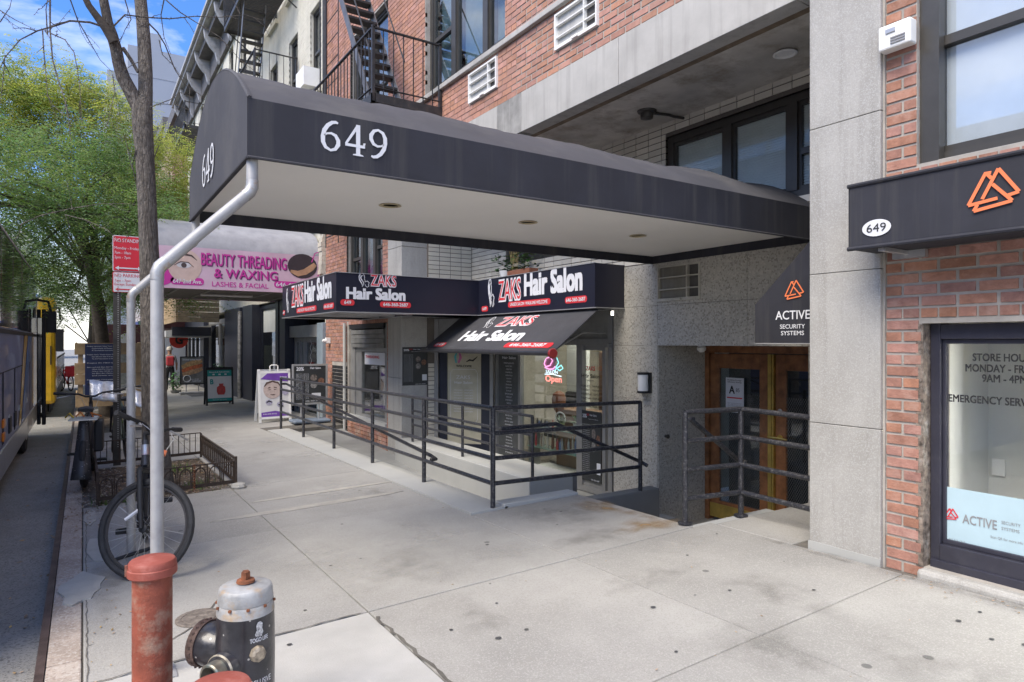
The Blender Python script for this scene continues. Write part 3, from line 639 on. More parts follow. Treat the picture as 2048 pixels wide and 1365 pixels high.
# ------------- lobby double doors -------------
dd = thing('double_door', 'varnished brown double doors with wired glass and brass strips at the sunken entrance', 'door', (6.6, 4.6, -.62))
f = MB(); f.box(6.56, 5.49, -.62, 6.68, 5.55, 1.56).box(6.56, 3.62, -.62, 6.68, 3.68, 1.56).box(6.562, 3.68, 1.47, 6.68, 5.49, 1.56); f.build('door_frame', M['wood'], dd, bevel=.006)
meshm = mat('security mesh', (.30,.30,.28), .5, .5)
for y0, y1, hs in ((4.64, 5.48, 1), (3.69, 4.56, -1)):
    d = MB(); s = .13; d.box(6.585, y0, -.57, 6.63, y0+s, 1.46).box(6.585, y1-s, -.57, 6.63, y1, 1.46).box(6.587, y0+s, 1.28, 6.63, y1-s, 1.46).box(6.587, y0+s, -.57, 6.63, y1-s, -.36)
    lf_ = d.build('door_leaf', M['wood'], dd, bevel=.005)
    bx(6.61, y0+s, -.36, 6.615, y1-s, 1.28).build('pane', GLR, lf_)
    g = MB(); n = 46
    for k in range(-30, 60):
        for sg in (1, -1):
            a0 = y0+s+k*.028; zA, zB = -.36, .98
            ya, yb = (a0, a0+(zB-zA)*.6*sg)
            # clip the diagonal to the glass
            pts = []
            for tt in np.linspace(0, 1, 2): pts.append((ya+(yb-ya)*tt, zA+(zB-zA)*tt))
            lo, hi = y0+s, y1-s
            t0, t1 = 0., 1.; dy = yb-ya
            for lim, sgn in ((lo, 1), (hi, -1)):
                tt = (lim-ya)/dy
                if sgn*dy > 0: t0 = max(t0, tt)
                else: t1 = min(t1, tt)
            if t1 <= t0: continue
            p, q = (6.600, ya+dy*t0, zA+(zB-zA)*t0), (6.600, ya+dy*t1, zA+(zB-zA)*t1); o3 = Vector((0, .0013, 0)); p, q = Vector(p), Vector(q)
            g.add([p-o3, p+o3, q+o3, q-o3], [(0,1,2,3)])
    stuff(g.build('security_mesh', meshm, lf_))
    bx(6.576, y0, -.57, 6.585, y1, -.40).build('kick_plate', M['brass'], lf_)
bx(6.555, 4.565, -.6, 6.60, 4.585, 1.46).build('brass_strip', M['brass'], dd); bx(6.55, 4.59, -.6, 6.60, 4.635, 1.46).build('brass_strip', M['brass'], dd)
h = MB().lathe([(.035,0),(.035,-.01),(.014,-.012),(.014,-.06)], (6.586,4.50,.52), 14, (1,0,0)); h.tube([(6.53,4.50,.52),(6.525,4.45,.52),(6.53,4.38,.515)], [.012,.012,.009], 8); h.tube([(6.53,4.50,.52),(6.525,4.56,.52),(6.53,4.62,.525)], [.012,.012,.009], 8)
h.build('door_handle', M['brass'], dd, smooth=True); MB().lathe([(.028,0),(.028,-.008),(.02,-.012)], (6.586,4.50,.82), 14, (1,0,0)).build('lock', M['alu'], dd)
n = thing('energy_notice', 'white energy rating notice with a letter A on the left lobby door glass', 'notice', (6.58, 5.1, .9))
bx(6.578, 4.98, .75, 6.582, 5.24, 1.17).build('sheet', M['print_white'], n)
mb = MB(); mb.text('A', (6.575,5.19,.98), UN, UZ, .09, bold=.03); mb.text('85', (6.575,5.09,1.0), UN, UZ, .045); mb.text('Building Energy', (6.575,5.11,1.135), UN, UZ, .016, .2, align='c', bold=.02).text('Efficiency Rating', (6.575,5.11,1.11), UN, UZ, .016, .2, align='c', bold=.02)
for k in range(6): mb.text('NYC building energy grade', (6.575,5.11,.86-k*.017), UN, UZ, .007, .2, align='c')
mb.build('lettering', M['print_black'], n); bx(6.574, 5.0, .92, 6.576, 5.22, .935).build('coloured_bar', M['print_red'], n)
# wall lamp
t = thing('wall_lamp', 'black and white cylinder wall lamp on the granite beside the entrance', 'wall lamp', (5.7, 5.735, 1.1))
MB().lathe([(.062,-.10),(.062,.10)], (5.67,5.735,1.11), 20).build('shade', M['white'], t, smooth=True)
mb = MB().lathe([(.068,-.125),(.07,-.12),(.07,-.1),(.064,-.097)], (5.67,5.735,1.11), 20); mb.lathe([(.064,.097),(.07,.1),(.07,.12),(.068,.125)], (5.67,5.735,1.11), 20); mb.box(5.71, 5.65, .985, 5.749, 5.82, 1.235)
mb.build('bracket', M['blackm'], t)
tag(MB().lathe([(.045,.0),(.045,-.02),(.055,-.03),(.05,-.06),(.02,-.085)], (6.15,5.25,1.564), 16).build('dome_camera', M['white'], loc=(6.15,5.25,1.56), smooth=True), 'small white dome camera under the lintel over the lobby doors', 'security camera')
tag(MB().lathe([(.018,0),(.018,-.03),(.026,-.035),(.026,-.05),(.01,-.055)], (5.86,5.552,.47), 12, (0,1,0)).build('fire_valve', M['frame'], loc=(5.86,5.5,.47)), 'small dark metal knob on the side wall of the sunken entrance', 'valve')
# alarm box
p0 = onx(1752, 68, 4.40); t = thing('alarm_siren', 'white alarm box with louvres high on the brick strip right of the granite column', 'alarm', (4.42, 2.15, 3.6))
mb = bx(4.36, 2.06, 3.50, 4.45, 2.26, 3.66); mb.build('box', M['white'], t, bevel=.012)
mb = MB(); [mb.box(4.353, 2.09, 3.525+k*.017, 4.362, 2.18, 3.533+k*.017) for k in range(3)]; mb.build('louvre', M['print_grey'], t); bx(4.352, 2.15, 3.60, 4.361, 2.21, 3.625).build('lamp_lens', M['alu'], t)
# ------------- shop window of the security store -------------
sw = thing('store_window', 'dark framed store window with black opening hours lettering and a pale blue decal', 'shop window', (4.55, 1.2, .17))
f = MB(); X = 4.55; y0, y1, z0, z1 = SHOPW
f.box(X, y1-.07, z0, X+.12, y1-.012, z1).box(X, y0, z0, X+.12, y0+.09, z1).box(X+.002, y0+.09, z1-.10, X+.12, y1-.07, z1-.005).box(X-.01, y0+.09, z0, X+.12, y1-.07, z0+.15)
f.box(X+.03, y1-.09, z0+.15, X+.056, y1-.07, z1-.1).box(X+.03, y0+.09, z1-.13, X+.088, y1-.088, z1-.1).box(X+.03, y0+.09, z0+.15, X+.088, y1-.088, z0+.18)
f.box(X-.025, y0, z0-.02, X+.10, y1-.02, z0+.05)
f.build('frame', M['frame_black'], sw, bevel=.004)
sl = MB(); sl.box(4.405, -1.3, .0, 4.56, 2.05, .168); sl.build('stone_sill', M['granite'], sw, bevel=.025)
bx(4.464, 2.033, .17, 4.62, 2.075, 1.715).build('worn_reveal', mat('worn reveal', (.20,.16,.13), .9, var=.5, scale=25, bump=.6, stain=(14,(.42,.40,.36),.8)), sw)
bx(X+.052, y0+.09, z0+.18, X+.058, y1-.088, z1-.13).build('pane', glass('shop glass', (.97,.97,.96), .06), sw)
LX = X+.045
mb = MB()
def wl_text(mb, t, pxl, pyb, pxr, h, X=LX, bold=.03):
    p, q = onx(pxl, pyb, X), onx(pxr, pyb, X); mb.text(t, p, UN, UZ, h, p[1]-q[1], bold=bold)
wl_text(mb, 'STORE HOURS', 1945, 722, 2074, .045); wl_text(mb, 'MONDAY - FRIDAY', 1931, 743, 2096, .045); wl_text(mb, '9AM - 4PM', 1964, 764, 2054, .045); wl_text(mb, 'EMERGENCY SERVICE', 1897, 803, 2086, .045)
mb.build('window_lettering', M['print_black'], sw)
zt, zb = z0+.52, z0+.18
bx(LX+.002, y0+.1, zb, LX+.005, y1-.09, zt-.01).build('decal', mat('pale blue decal', (.42,.56,.62), .4, var=.03), sw)
def tri_logo(mb, O, U, V, s, wd):
    """three interlaced open triangles drawn as mitred bands"""
    def band(pts): mb.stroke(O, U, V, [(x*s, y*s, wd*s) for x, y in pts])
    band([(.52,.98),(.40,1.0),(.0,.22)]) ; band([(.0,.22),(.66,.30)])
    band([(.40,1.0),(.53,.83)])
    band([(.32,.33),(.68,1.05)]); band([(.68,1.05),(1.12,.38)]); band([(1.12,.38),(.88,.33)])
    band([(.55,.68),(.98,.18)]); band([(.98,.18),(.13,.05)]); band([(.13,.05),(.22,.21)])
mb = MB(); p = onx(1889, 1038, LX-.001); tri_logo(mb, p, UN, UZ, .07, .10); mb.build('logo', M['print_red'], sw)
mb = MB(); wl_text(mb, 'ACTIVE', 1925, 1046, 1994, .055, LX-.001, .012); mb.build('decal_lettering', M['print_grey'], sw)
mb = MB()
for t_, a, b, h_, w_ in (('SECURITY',2003,1048,.018,2041),('SYSTEMS',2003,1060,.018,2039),('Tel. 212-213-1313',1887,1078,.013,1930),('Email. info@ActiveSecurityInc.com',1887,1094,.013,1972),('Scan QR for more info',1981,1076,.015,2046)): wl_text(mb, t_, a, b, w_, h_, LX-.001, 0)
mb.build('decal_small_print', M['print_grey'], sw)
# room behind
rm = MB(); rm.box(5.6, -1.6, -.1, 5.64, 2.2, 2.2); rm.box(4.86, 2.1, -.1, 5.6, 2.14, 2.2); rm.box(4.86, -1.6, 2.0, 5.6, 2.2, 2.04); rm.box(4.86, -1.6, -.1, 5.6, 2.2, .02)
rm.box(5.2, 1.45, 0, 5.6, 1.57, 2.0)
rm.build('showroom_wall', M['room'], sw)
q = onx(1998, 935, 5.59); bx(5.575, q[1]-.04, q[2]-.06, 5.6, q[1]+.04, q[2]+.06).build('wall_switch', M['white'], sw)
bx(5.2, -.8, 1.985, 5.5, .9, 1.998).build('ceiling_light', glow('shop fill glow', (1,.98,.92), 34), sw)  # glowing panel added out of view to brighten the showroom
# upper right window
window(apt, 4.57, *UPW, muls=(), rail={0: 3.52}, w=.07, blind='white', gl=glass('upper glass', (.90,.93,.96), .14), bd=.04)  # flat white sheet behind the pane stands in for a whitish sky reflection
bx(4.50, 1.955, 2.74, 4.57, 2.065, 4.75).build('window_jamb', M['frame'], apt); bx(4.48, -.6, 2.70, 4.6, 1.95, 2.745).build('window_sill', M['fascia'], apt)
# fascia sign of the store
fs = thing('store_fascia_sign', 'black canvas fascia sign with orange triangle logo and white oval street number', 'sign', (4.2, 1.2, 2.4))
mb = MB(); mb.box(4.10, -1.6, 2.19, 4.44, 2.32, 2.60); mb.build('canvas_box', M['canvas'], fs, bevel=.02)
mb = MB(); mb.tube([(4.10,2.315,2.595),(4.10,-1.6,2.595)], .014, 8); mb.tube([(4.10,2.315,2.195),(4.10,-1.6,2.195)], .014, 8); mb.build('piping', M['canvas'], fs, smooth=True)
mb = MB(); mb.box(4.13, 2.10, 2.165, 4.46, 2.14, 2.188).box(4.42, 2.0, 2.14, 4.46, 2.2, 2.188); mb.build('bracket', M['alu'], fs)
O = (4.094, 2.20, 2.255); mb = MB().ell(O, UN, UZ, .068, .052, .088, .052); mb.build('oval_plate', M['print_white'], fs)
mb = MB().text('649', (4.091,2.132,2.283), UN, UZ, .05, .118, align='c', bold=-.005); mb.build('street_number', M['print_black'], fs)
a, b = onx(1936, 425, 4.09), onx(2042, 338, 4.09); mb = MB(); tri_logo(mb, (4.092, a[1], a[2]-.01), UN, UZ, (a[1]-b[1])/1.16, .085); mb.build('logo', M['print_orange'], fs)
# ---------------- lettering helpers ----------------
def tX(mb, t, X, pxl, pyb, pxr, h, bold=.03, z=None):      # on a wall facing the street, between two sight lines
    a, b = onx(pxl, pyb, X), onx(pxr, pyb, X); mb.text(t, a, UN, UZ, h, a[1]-b[1], bold=bold)
def tY(mb, t, Y, pxl, pyb, pxr, h, bold=.03):              # on a wall facing down the pavement
    a, b = ony(pxl, pyb, Y), ony(pxr, pyb, Y); mb.text(t, a, UX, UZ, h, b[0]-a[0], bold=bold)
def number649(mb, O, U, V, h):
    six = [(.57,.93,.07),(.50,.955,.11),(.38,.93,.13),(.24,.82,.15),(.13,.65,.165),(.085,.45,.17),(.09,.28,.165),(.17,.12,.13),(.33,.045,.095),(.48,.10,.13),(.575,.25,.165),(.575,.38,.16),(.49,.53,.13),(.35,.585,.09),(.22,.56,.07),(.13,.49,.06)]
    P = lambda pts, dx: mb.stroke(O, U, V, [((x+dx)*h, y*h, w*h*.82) for x, y, w in pts])
    P(six, 0); dx = .80
    for poly in ([(.36,0),(.50,0),(.50,1),(.36,1)], [(.385,1),(.50,1),(.08,.36),(.0,.33),(.0,.37)], [(0,.27),(.66,.27),(.66,.36),(0,.36)], [(.59,.36),(.66,.36),(.68,.44),(.61,.44)], [(.25,0),(.61,0),(.60,.035),(.50,.06),(.36,.06),(.26,.035)]):
        mb.poly(O, U, V, [((x+dx)*h, y*h+.0) for x, y in poly])
    P([(.66-x, 1-y, w) for x, y, w in six], 1.58)
def lady(mb, O, U, V, h, wf=.75):
    w = wf*h; S = lambda pts: mb.stroke(O, U, V, [(x*w, y*h, q*h) for x, y, q in pts])
    S([(.55,.80,.03),(.45,.97,.05),(.22,.95,.05),(.08,.75,.05),(.12,.5,.06),(.3,.3,.06),(.4,.1,.05),(.36,0,.02)])
    S([(.45,.82,.02),(.32,.8,.05),(.25,.62,.05),(.38,.45,.05),(.5,.28,.05),(.48,.1,.02)])
    S([(.5,.86,.02),(.58,.7,.03),(.55,.58,.03),(.62,.45,.03),(.6,.36,.03)]); S([(.6,.36,.03),(.8,.44,.04),(.98,.33,.04),(.92,.2,.04),(.95,.08,.04),(.8,0,.03),(.68,.06,.03),(.62,.2,.03)])
    S([(.2,.88,.02),(.18,.7,.04),(.28,.48,.03),(.2,.3,.02)])
def zaks(mbs, O, U, V, h, w):
    """tall thin-outlined red letters: a white set behind a slimmer red one"""
    mbs[0].text('ZAKS', O, U, V, h, w, bold=.055); O2 = Vector(O)+Vector(U)*w*.012; n = Vector(U).cross(Vector(V))*.003
    mbs[1].text('ZAKS', O2+n+Vector(V)*h*.03, U, V, h*.94, w*.975, bold=.0)
# ---------------- entrance canopy ----------------
cp = thing('entrance_canopy', 'long black barrel canopy with white street number reaching from lobby doors to kerb', 'canopy', (.30, 4.58, .0))
CX0, CX1, CY0, CY1, CZ0, CZ1, CR = .70, 5.745, 3.51, 5.65, 2.54, 2.845, .43
mb = MB(); t_ = .02
mb.box(CX0, CY0, CZ0, CX1, CY0+t_, CZ1); mb.box(CX0, CY1-t_, CZ0, CX1, CY1, CZ1); mb.box(CX0, CY0+t_, CZ0, CX0+t_, CY1-t_, CZ1); mb.box(CX1-t_, CY0+t_, CZ0, CX1, CY1-t_, CZ1)
mb.build('valance', M['canvas'], cp)
def arch(x, a, sag=0):
    y = (CY0+CY1)/2-(CY1-CY0)/2*math.cos(a); return (x, y, CZ1+(CR-sag)*math.sin(a)**2)
N, K = 84, 22; mb = MB(); vs = []
for i in range(N+1):
    x = CX0+(CX1-CX0)*i/N; u = (x-CX0)/1.26; ph = u-round(u); s = .022*(1-math.cos(2*math.pi*u))/2+(.03*math.sin((x-4.0)*5.5) if x > 4.0 else 0)
    if x > CX0+.1: s += .008*math.sin(x*31)*math.sin(x*7)
    vs += [arch(x, math.pi*k/K, s) for k in range(K+1)]
mb.add(vs, [(i*(K+1)+k, i*(K+1)+k+1, (i+1)*(K+1)+k+1, (i+1)*(K+1)+k) for i in range(N) for k in range(K)])
mb.build('roof', M['canvas_top'], cp, smooth=True)
mb = MB(); mb.add([arch(CX0-.001, math.pi*k/K) for k in range(K+1)]+[(CX0-.001, CY1, CZ0), (CX0-.001, CY0, CZ0)], [tuple(range(K+3))]); mb.build('end_panel', M['canvas_top'], cp)
mb = MB(); mb.tube([arch(CX0+.01, math.pi*k/K) for k in range(K+1)], .013, 6); mb.tube([(CX0, CY0-.002, CZ0+.004), (CX1, CY0-.002, CZ0+.004)], .007, 6); mb.tube([(CX0, CY0, CZ0+.004), (CX0, CY1, CZ0+.004)], .007, 6)
mb.build('seam', M['canvas_top'], cp, smooth=True)
bx(CX0+.02, CY0+.02, 2.63, CX1-.02, CY1-.02, 2.645).build('ceiling', M['ceiling_vinyl'], cp)
for x in (1.93, 3.19, 4.48):
    MB().lathe([(.075,0),(.085,-.006),(.062,-.008),(.055,.0)], (x,4.6,2.63), 22).build('recessed_light', mat('aged brass ring', (.50,.42,.26), .5, .3), cp)
mb = MB(); a, b = ony(640, 305, CY0), ony(772, 325, CY0); hh = .172; number649(mb, (a[0], CY0-.004, 2.636), UX, UZ, hh); mb.build('street_number', M['print_white'], cp)
mb = MB(); number649(mb, (CX0-.006, 4.97, 2.66), UN, UZ, .22); mb.build('street_number', M['print_white'], cp)
for y in (CY0+.058, CY1-.058):
    mb = MB(); mb.tube([(.30,y,G(.3,y)-.02),(.30,y,1.935),(.312,y,1.965),(.722,y,2.375),(.735,y,2.405),(.735,y,2.63)], .029, 16); mb.build('pole', M['pipe'], cp, smooth=True)
    elb = mat('weathered elbow', (.44,.44,.44), .5, .6, stain=(20,(.36,.2,.08),.8)); mb = MB(); mb.tube([(.30,y,1.90),(.30,y,1.935),(.312,y,1.965),(.34,y,1.993)], .031, 16); mb.build('elbow', elb, cp, smooth=True); mb = MB(); mb.tube([(.70,y,2.353),(.722,y,2.375),(.735,y,2.405),(.735,y,2.44)], .031, 16); mb.build('elbow', elb, cp, smooth=True)
    bx(.22, y-.08, G(.3,y)-.005, .38, y+.08, G(.3,y)+.008).build('base_plate', M['pipe'], cp)
mb = MB(); mb.tube([(.48,CY1-.03,2.12),(.9,CY1-.3,2.62)], .008, 6); mb.build('brace', M['rust'], cp)
# ---------------- hair salon shopfront ----------------
ZF, ZH = -.36, 1.56
ss = thing('salon_shopfront', 'grey framed sunken hair salon shopfront with a wide display window and an angled black door', 'shopfront', (5.75, 7.8, ZF))
f = MB(); X = 5.74
for a, b in ((6.37, 6.45), (6.50, 6.56), (6.98, 7.10), (8.50, 8.56), (9.2, 9.26)): f.box(X, a, ZF, X+.08, b, 1.95 if a == 6.37 else ZH)
f.box(X+.005, 6.45, ZF-.08, X+.09, 9.2, ZF+.0); f.box(X+.002, 6.45, ZH, X+.08, 9.26, ZH+.09); f.box(X+.03, 6.56, ZF, X+.07, 6.98, ZF+.08); f.box(X+.03, 7.10, ZF, X+.07, 8.5, ZF+.06).box(X+.03, 6.56, ZH-.07, X+.07, 6.98, ZH)
f.build('frame', M['frame_grey'], ss, bevel=.004)
bx(X+.03, 6.45, ZH+.09, X+.06, 9.26, 2.02).build('metal_panel', mat('worn sheet metal', (.30,.30,.29), .5, .5, var=.15, stain=(3,(.2,.19,.17),.5)), ss)
bx(X-.06, 6.37, ZH-.03, X-.002, 6.44, ZH+.02).build('hinge', M['frame_grey'], ss)
gsal = glass('salon glass', (.90,.92,.90), .12)
bx(X+.05, 7.10, ZF+.06, X+.056, 8.50, ZH).build('pane', gsal, ss); bx(X+.05, 6.56, ZF+.08, X+.056, 6.98, ZH-.07).build('pane', gsal, ss)
pl = bx(X+.045, 8.56, ZF, X+.056, 9.2, ZH).build('price_panel', mat('smoked price panel', (.10,.105,.105), .25), ss)
r = random.Random(3); mb = MB()
for k in range(30):
    z = 1.25-k*.05; wd = r.uniform(.18, .42) if k else .5
    mb.text(r.choice(('HAIR CUT','SHAMPOO','BLOW DRY','HIGHLIGHTS','COLOR','PERM','BRIDAL','KERATIN','SHAVE')), (X+.04, 8.88, z), UN, UZ, .022, wd*.6, align='c', bold=.01)
mb.text('ZAKS', (X+.04,8.88,1.42), UN, UZ, .06, .3, align='c'); mb.text('Hair Salon', (X+.04,8.88,1.33), UN, UZ, .04, .4, align='c', bold=.02)
mb.build('price_lettering', M['print_white'], ss)
# angled door
A, B = Vector((5.05, 10.06, 0)), Vector((5.74, 9.27, 0)); D = (B-A).normalized(); Nn = Vector((-D.y, D.x, 0)); Nn = -Nn if Nn.dot(A) > 0 else Nn; Ld = (B-A).length
def dbox(mb, u0, u1, z0, z1, d0, d1):
    q = [A+D*u0+Nn*d0, A+D*u1+Nn*d0, A+D*u1+Nn*d1, A+D*u0+Nn*d1]; mb.hexa([(p.x,p.y,z0) for p in q], [(p.x,p.y,z1) for p in q])
mb = MB(); dbox(mb, 0, .07, ZF, 2.0, -.04, .06); dbox(mb, Ld-.06, Ld, ZF, 2.0, -.04, .06); mb.build('door_post', M['frame_grey'], ss)
mb = MB(); dbox(mb, .08, .22, ZF+.02, ZH, -.02, .03); dbox(mb, Ld-.22, Ld-.07, ZF+.02, ZH, -.02, .03); dbox(mb, .22, Ld-.22, ZH-.14, ZH, -.02, .03); dbox(mb, .22, Ld-.22, ZF+.02, ZF+.25, -.02, .03)
dl = mb.build('door_leaf', M['navy'], ss, bevel=.004)
mb = MB(); dbox(mb, .22, Ld-.22, ZF+.25, ZH-.14, -.002, .004); mb.build('pane', mat('frosted door glass', (.50,.47,.36), .3, var=.2, scale=2), dl)
O = A+D*.26+Nn*.012; mb = MB(); mb.text("ZAKS", O+D*.12+Vector((0,0,.98)), D, UZ, .06, .25); mb.text('Hair Salon', O+D*.09+Vector((0,0,.90)), D, UZ, .04, .32, bold=.02)
for k in range(9): mb.text('MONDAY   10AM-8PM', O+D*.08+Vector((0,0,.78-k*.045)), D, UZ, .02, .34)
for pts in ([(.02,.3,.006),(.02,1.08,.006),(.06,1.14,.006),(.46,1.14,.006),(.5,1.08,.006),(.5,.3,.006),(.46,.24,.006),(.06,.24,.006),(.02,.3,.006)],): mb.stroke(O, D, UZ, pts)
mb.build('door_lettering', M['print_white'], dl)
mb = MB(); mb.text('WELCOME', O+D*.12+Vector((0,0,1.18)), D, UZ, .035, .28, bold=.03); mb.stroke(O, D, UZ, [(.3,1.27,.01),(.36,1.3,.03),(.42,1.29,.03),(.5,1.36,.01)]); mb.build('door_decal', M['print_black'], dl)
mb = MB(); mb.stroke(O, D, UZ, [(.16,1.25,.03),(.2,1.34,.05),(.18,1.42,.03)]); mb.build('door_decal', mat('pink decal', (.55,.15,.35), .5), dl)
mb = MB(); mb.stroke(O, D, UZ, [(.12,1.25,.03),(.1,1.36,.04),(.14,1.44,.02)]); mb.build('door_decal', mat('teal decal', (.1,.42,.48), .5), dl)
mb = MB(); q = O+D*(-.12)+Vector((0,0,1.44)); mb.poly(q, D, UZ, [(0,-.05),(.06,0),(0,.05),(-.06,0)]); mb.build('hanging_tag', mat('yellow tag', (.62,.50,.04), .5), dl)
mb = MB(); dbox(mb, .07, Ld-.06, ZH+.02, 2.0, -.01, .03); mb.build('roller_shutter', mat('shutter slats', (.27,.27,.265), .5, .5), ss)
mb = MB()
for k in range(5): dbox(mb, .07, Ld-.06, ZH+.06+k*.09, ZH+.075+k*.09, -.018, -.01)
mb.build('shutter_ridges', M['frame_grey'], ss)
# room behind the salon glass
rm = MB(); rm.box(8.8, 6.2, -.5, 8.9, 10.4, 2.3); rm.box(5.96, 6.2, -.5, 8.8, 6.3, 2.3); rm.box(5.96, 10.2, -.5, 8.8, 10.3, 2.3); rm.box(5.86, 6.2, 2.12, 8.8, 10.3, 2.2); rm.build('salon_room', mat('salon wall', (.50,.47,.40), .8, var=.12), ss)
bx(5.85, 6.3, -.5, 8.8, 10.2, -.42).build('salon_floor', mat('salon floor', (.30,.27,.24), .4), ss)
for y in (7.2, 8.6): bx(6.4, y-.35, 2.08, 8.2, y+.35, 2.118).build('ceiling_light', glow('salon ceiling light', (1,.97,.9), 4.5), ss)
bx(7.3, 8.9, -.4, 7.5, 9.3, 2.1).build('salon_partition', M['room'], ss)
for q_, (x_, y_) in enumerate(((6.9,6.9),(7.6,6.95),(6.8,8.75))):
    t_ = thing('salon_chair', ['dark salon chair nearest the right pane', 'dark salon chair deeper inside the right pane', 'dark salon chair behind the price panel'][q_], 'chair', (x_, y_, -.42)); bx(x_-.25,y_-.25,.0,x_+.25,y_+.25,.1).build('seat', M['blackm'], t_, bevel=.03); bx(x_+.2,y_-.24,.1,x_+.3,y_+.24,.75).build('backrest', M['blackm'], t_, bevel=.04); MB().lathe([(.25,-.42),(.24,-.38),(.03,-.36),(.03,0)], (x_,y_,0), 18).build('pedestal', M['alu'], t_, smooth=True)
m_c = tag(bx(6.3, 7.15, -.42, 6.7, 8.3, .55).build('counter', mat('wood counter', (.22,.12,.06), .5), loc=(6.5,7.7,-.42), bevel=.01), 'brown wooden counter just inside the salon window', 'counter')
for k, y in enumerate((6.8, 7.6, 8.4)):
    m_ = tag(bx(8.74, y-.28, .5, 8.79, y+.28, 1.6).build('salon_mirror', mat('mirror', (.55,.58,.58), .05, .95, var=.01), loc=(8.76,y,.5)), ['tall mirror nearest the right end of the salon back wall', 'tall mirror in the middle of the salon back wall', 'tall mirror nearest the left end of the salon back wall'][k], 'mirror', 'mirrors on the salon back wall')
mb = MB(); 
for y in (7.0, 7.7, 8.2): mb.tube([(7.6,y,.2),(7.6,y,1.5),(7.62,y+.03,1.6),(7.6,y+.12,1.62)], .02, 8)
tag(mb.build('brass_rail', M['brass'], loc=(7.6,7.6,.2), smooth=True), 'curved brass rods standing inside the salon behind the window', 'rods')
def towel(y, m, l):
    mb = MB(); mb.box(7.0, y-.09, .35, 7.06, y+.09, 1.45); tag(mb.build('hanging_towel', m, loc=(7.03,y,.35), bevel=.02), l, 'towel', 'towels hanging in the salon')
towel(8.0, mat('brown cloth', (.16,.10,.06), .9), 'brown cloth hanging left of the glowing sign in the salon'); towel(7.75, mat('beige cloth', (.45,.38,.28), .9), 'beige cloth hanging behind the glowing sign in the salon'); towel(7.3, mat('grey cloth', (.2,.2,.2), .9), 'grey cloth hanging at the right of the salon display window')
# display shelf and goods
sh = thing('display_shelf', 'two glass shelves with metal ends inside the salon window', 'shelf', (5.98, 7.8, ZF))
gsh = mat('glass shelf edge', (.20,.34,.30), .1)
for z in (.30, -.02): bx(5.86, 7.12, z-.008, 6.12, 8.48, z).build('shelf_board', gsh, sh)
for y in (7.14, 8.46): bx(5.88, y-.01, ZF-.02, 6.1, y+.01, .30).build('shelf_end', M['frame_grey'], sh)
bx(5.84, 7.12, ZF-.05, 6.3, 8.48, ZF+.02).build('base_board', M['white'], sh)
r = random.Random(9); cols = [((.16,.06,.03),'brown'),((.30,.33,.36),'silver'),((.05,.05,.06),'black'),((.45,.05,.06),'red'),((.08,.15,.35),'blue'),((.5,.48,.42),'cream')]
place = ['far left', 'left', 'middle', 'right', 'far right']
ORD = 'first second third fourth fifth sixth seventh eighth ninth tenth eleventh twelfth thirteenth fourteenth fifteenth sixteenth seventeenth eighteenth nineteenth twentieth twenty-first twenty-second twenty-third twenty-fourth'.split()
for k in range(24):
    y = 8.38-k*.052; c, nm = r.choice(cols); hh = r.uniform(.16, .25); rad = r.uniform(.016, .022)
    o = MB().lathe([(rad,0),(rad,hh*.7),(rad*.4,hh*.8),(rad*.4,hh)], (5.95+r.uniform(0,.08), y, -.02), 10).build('bottle', mat(nm+' bottle plastic', c, .3), loc=(5.97,y,-.02), smooth=True)
    tag(o, '%s bottle, %s from the left in the row on the lower glass shelf' % (nm, ORD[k]), 'bottle', 'bottles on the lower glass shelf')
for k in range(9):
    y = 8.36-k*.05; c, nm = r.choice(cols[2:]); hh = r.uniform(.08, .15)
    o = MB().lathe([(.018,0),(.018,hh*.7),(.008,hh*.8),(.008,hh)], (5.98, y, .30), 10).build('jar', mat(nm+' jar plastic', c, .3), loc=(5.98,y,.30), smooth=True)
    tag(o, 'small %s jar, %s from the left on the upper glass shelf' % (nm, ORD[k]), 'jar', 'small jars on the upper glass shelf')
def potplant(x, y, z, s, pot, lab, nleaf=26, up=.5, cat='potted plant'):
    t = thing('potted_plant', lab, cat, (x, y, z)); MB().lathe([(.045*s,0),(.065*s,.11*s),(.068*s,.12*s),(.058*s,.12*s),(.055*s,.10*s)], (x,y,z), 16).build('pot', pot, t, smooth=True)
    mb = MB(); rr = random.Random(int(y*100))
    for i in range(nleaf):
        a = rr.uniform(0,6.28); e = rr.uniform(.2,1.3); L = rr.uniform(.06,.13)*s*(1+up); d = Vector((math.cos(a)*math.cos(e), math.sin(a)*math.cos(e), math.sin(e))); sd_ = Vector((-math.sin(a), math.cos(a), 0)); b0 = Vector((x,y,z+.11*s))+d*.01
        w_ = .022*s*(1+up*.5); mb.add([b0, b0+d*L*.5+sd_*w_, b0+d*L+Vector((0,0,-.02*s)), b0+d*L*.5-sd_*w_], [(0,1,2,3)])
    stuff(mb.build('leaves', mat('house plant leaf', (.07,.16,.05), .5, island=.3), t)); return t
potplant(5.98, 7.36, .30, 1.1, M['white'], 'plant in a tall white pot at the right end of the upper salon shelf', up=.2)
potplant(5.98, 7.75, .30, .8, mat('pale yellow pot', (.50,.50,.25), .5), 'small plant in a pale yellow pot in the middle of the upper salon shelf')
ph = thing('wig_stand', 'brown wig on a stand behind the rail in the salon window', 'wig stand', (6.2, 8.1, .3))
MB().lathe([(.06,0),(.02,.03),(.02,.18),(.05,.2)], (6.2,8.1,.30), 14).build('stand', M['blackm'], ph, smooth=True)
MB().lathe([(.04,.2),(.075,.25),(.105,.34),(.11,.42),(.09,.50),(.03,.54)], (6.2,8.1,.30), 18).build('wig', mat('auburn hair', (.24,.09,.04), .7, bump=.4), ph, smooth=True)
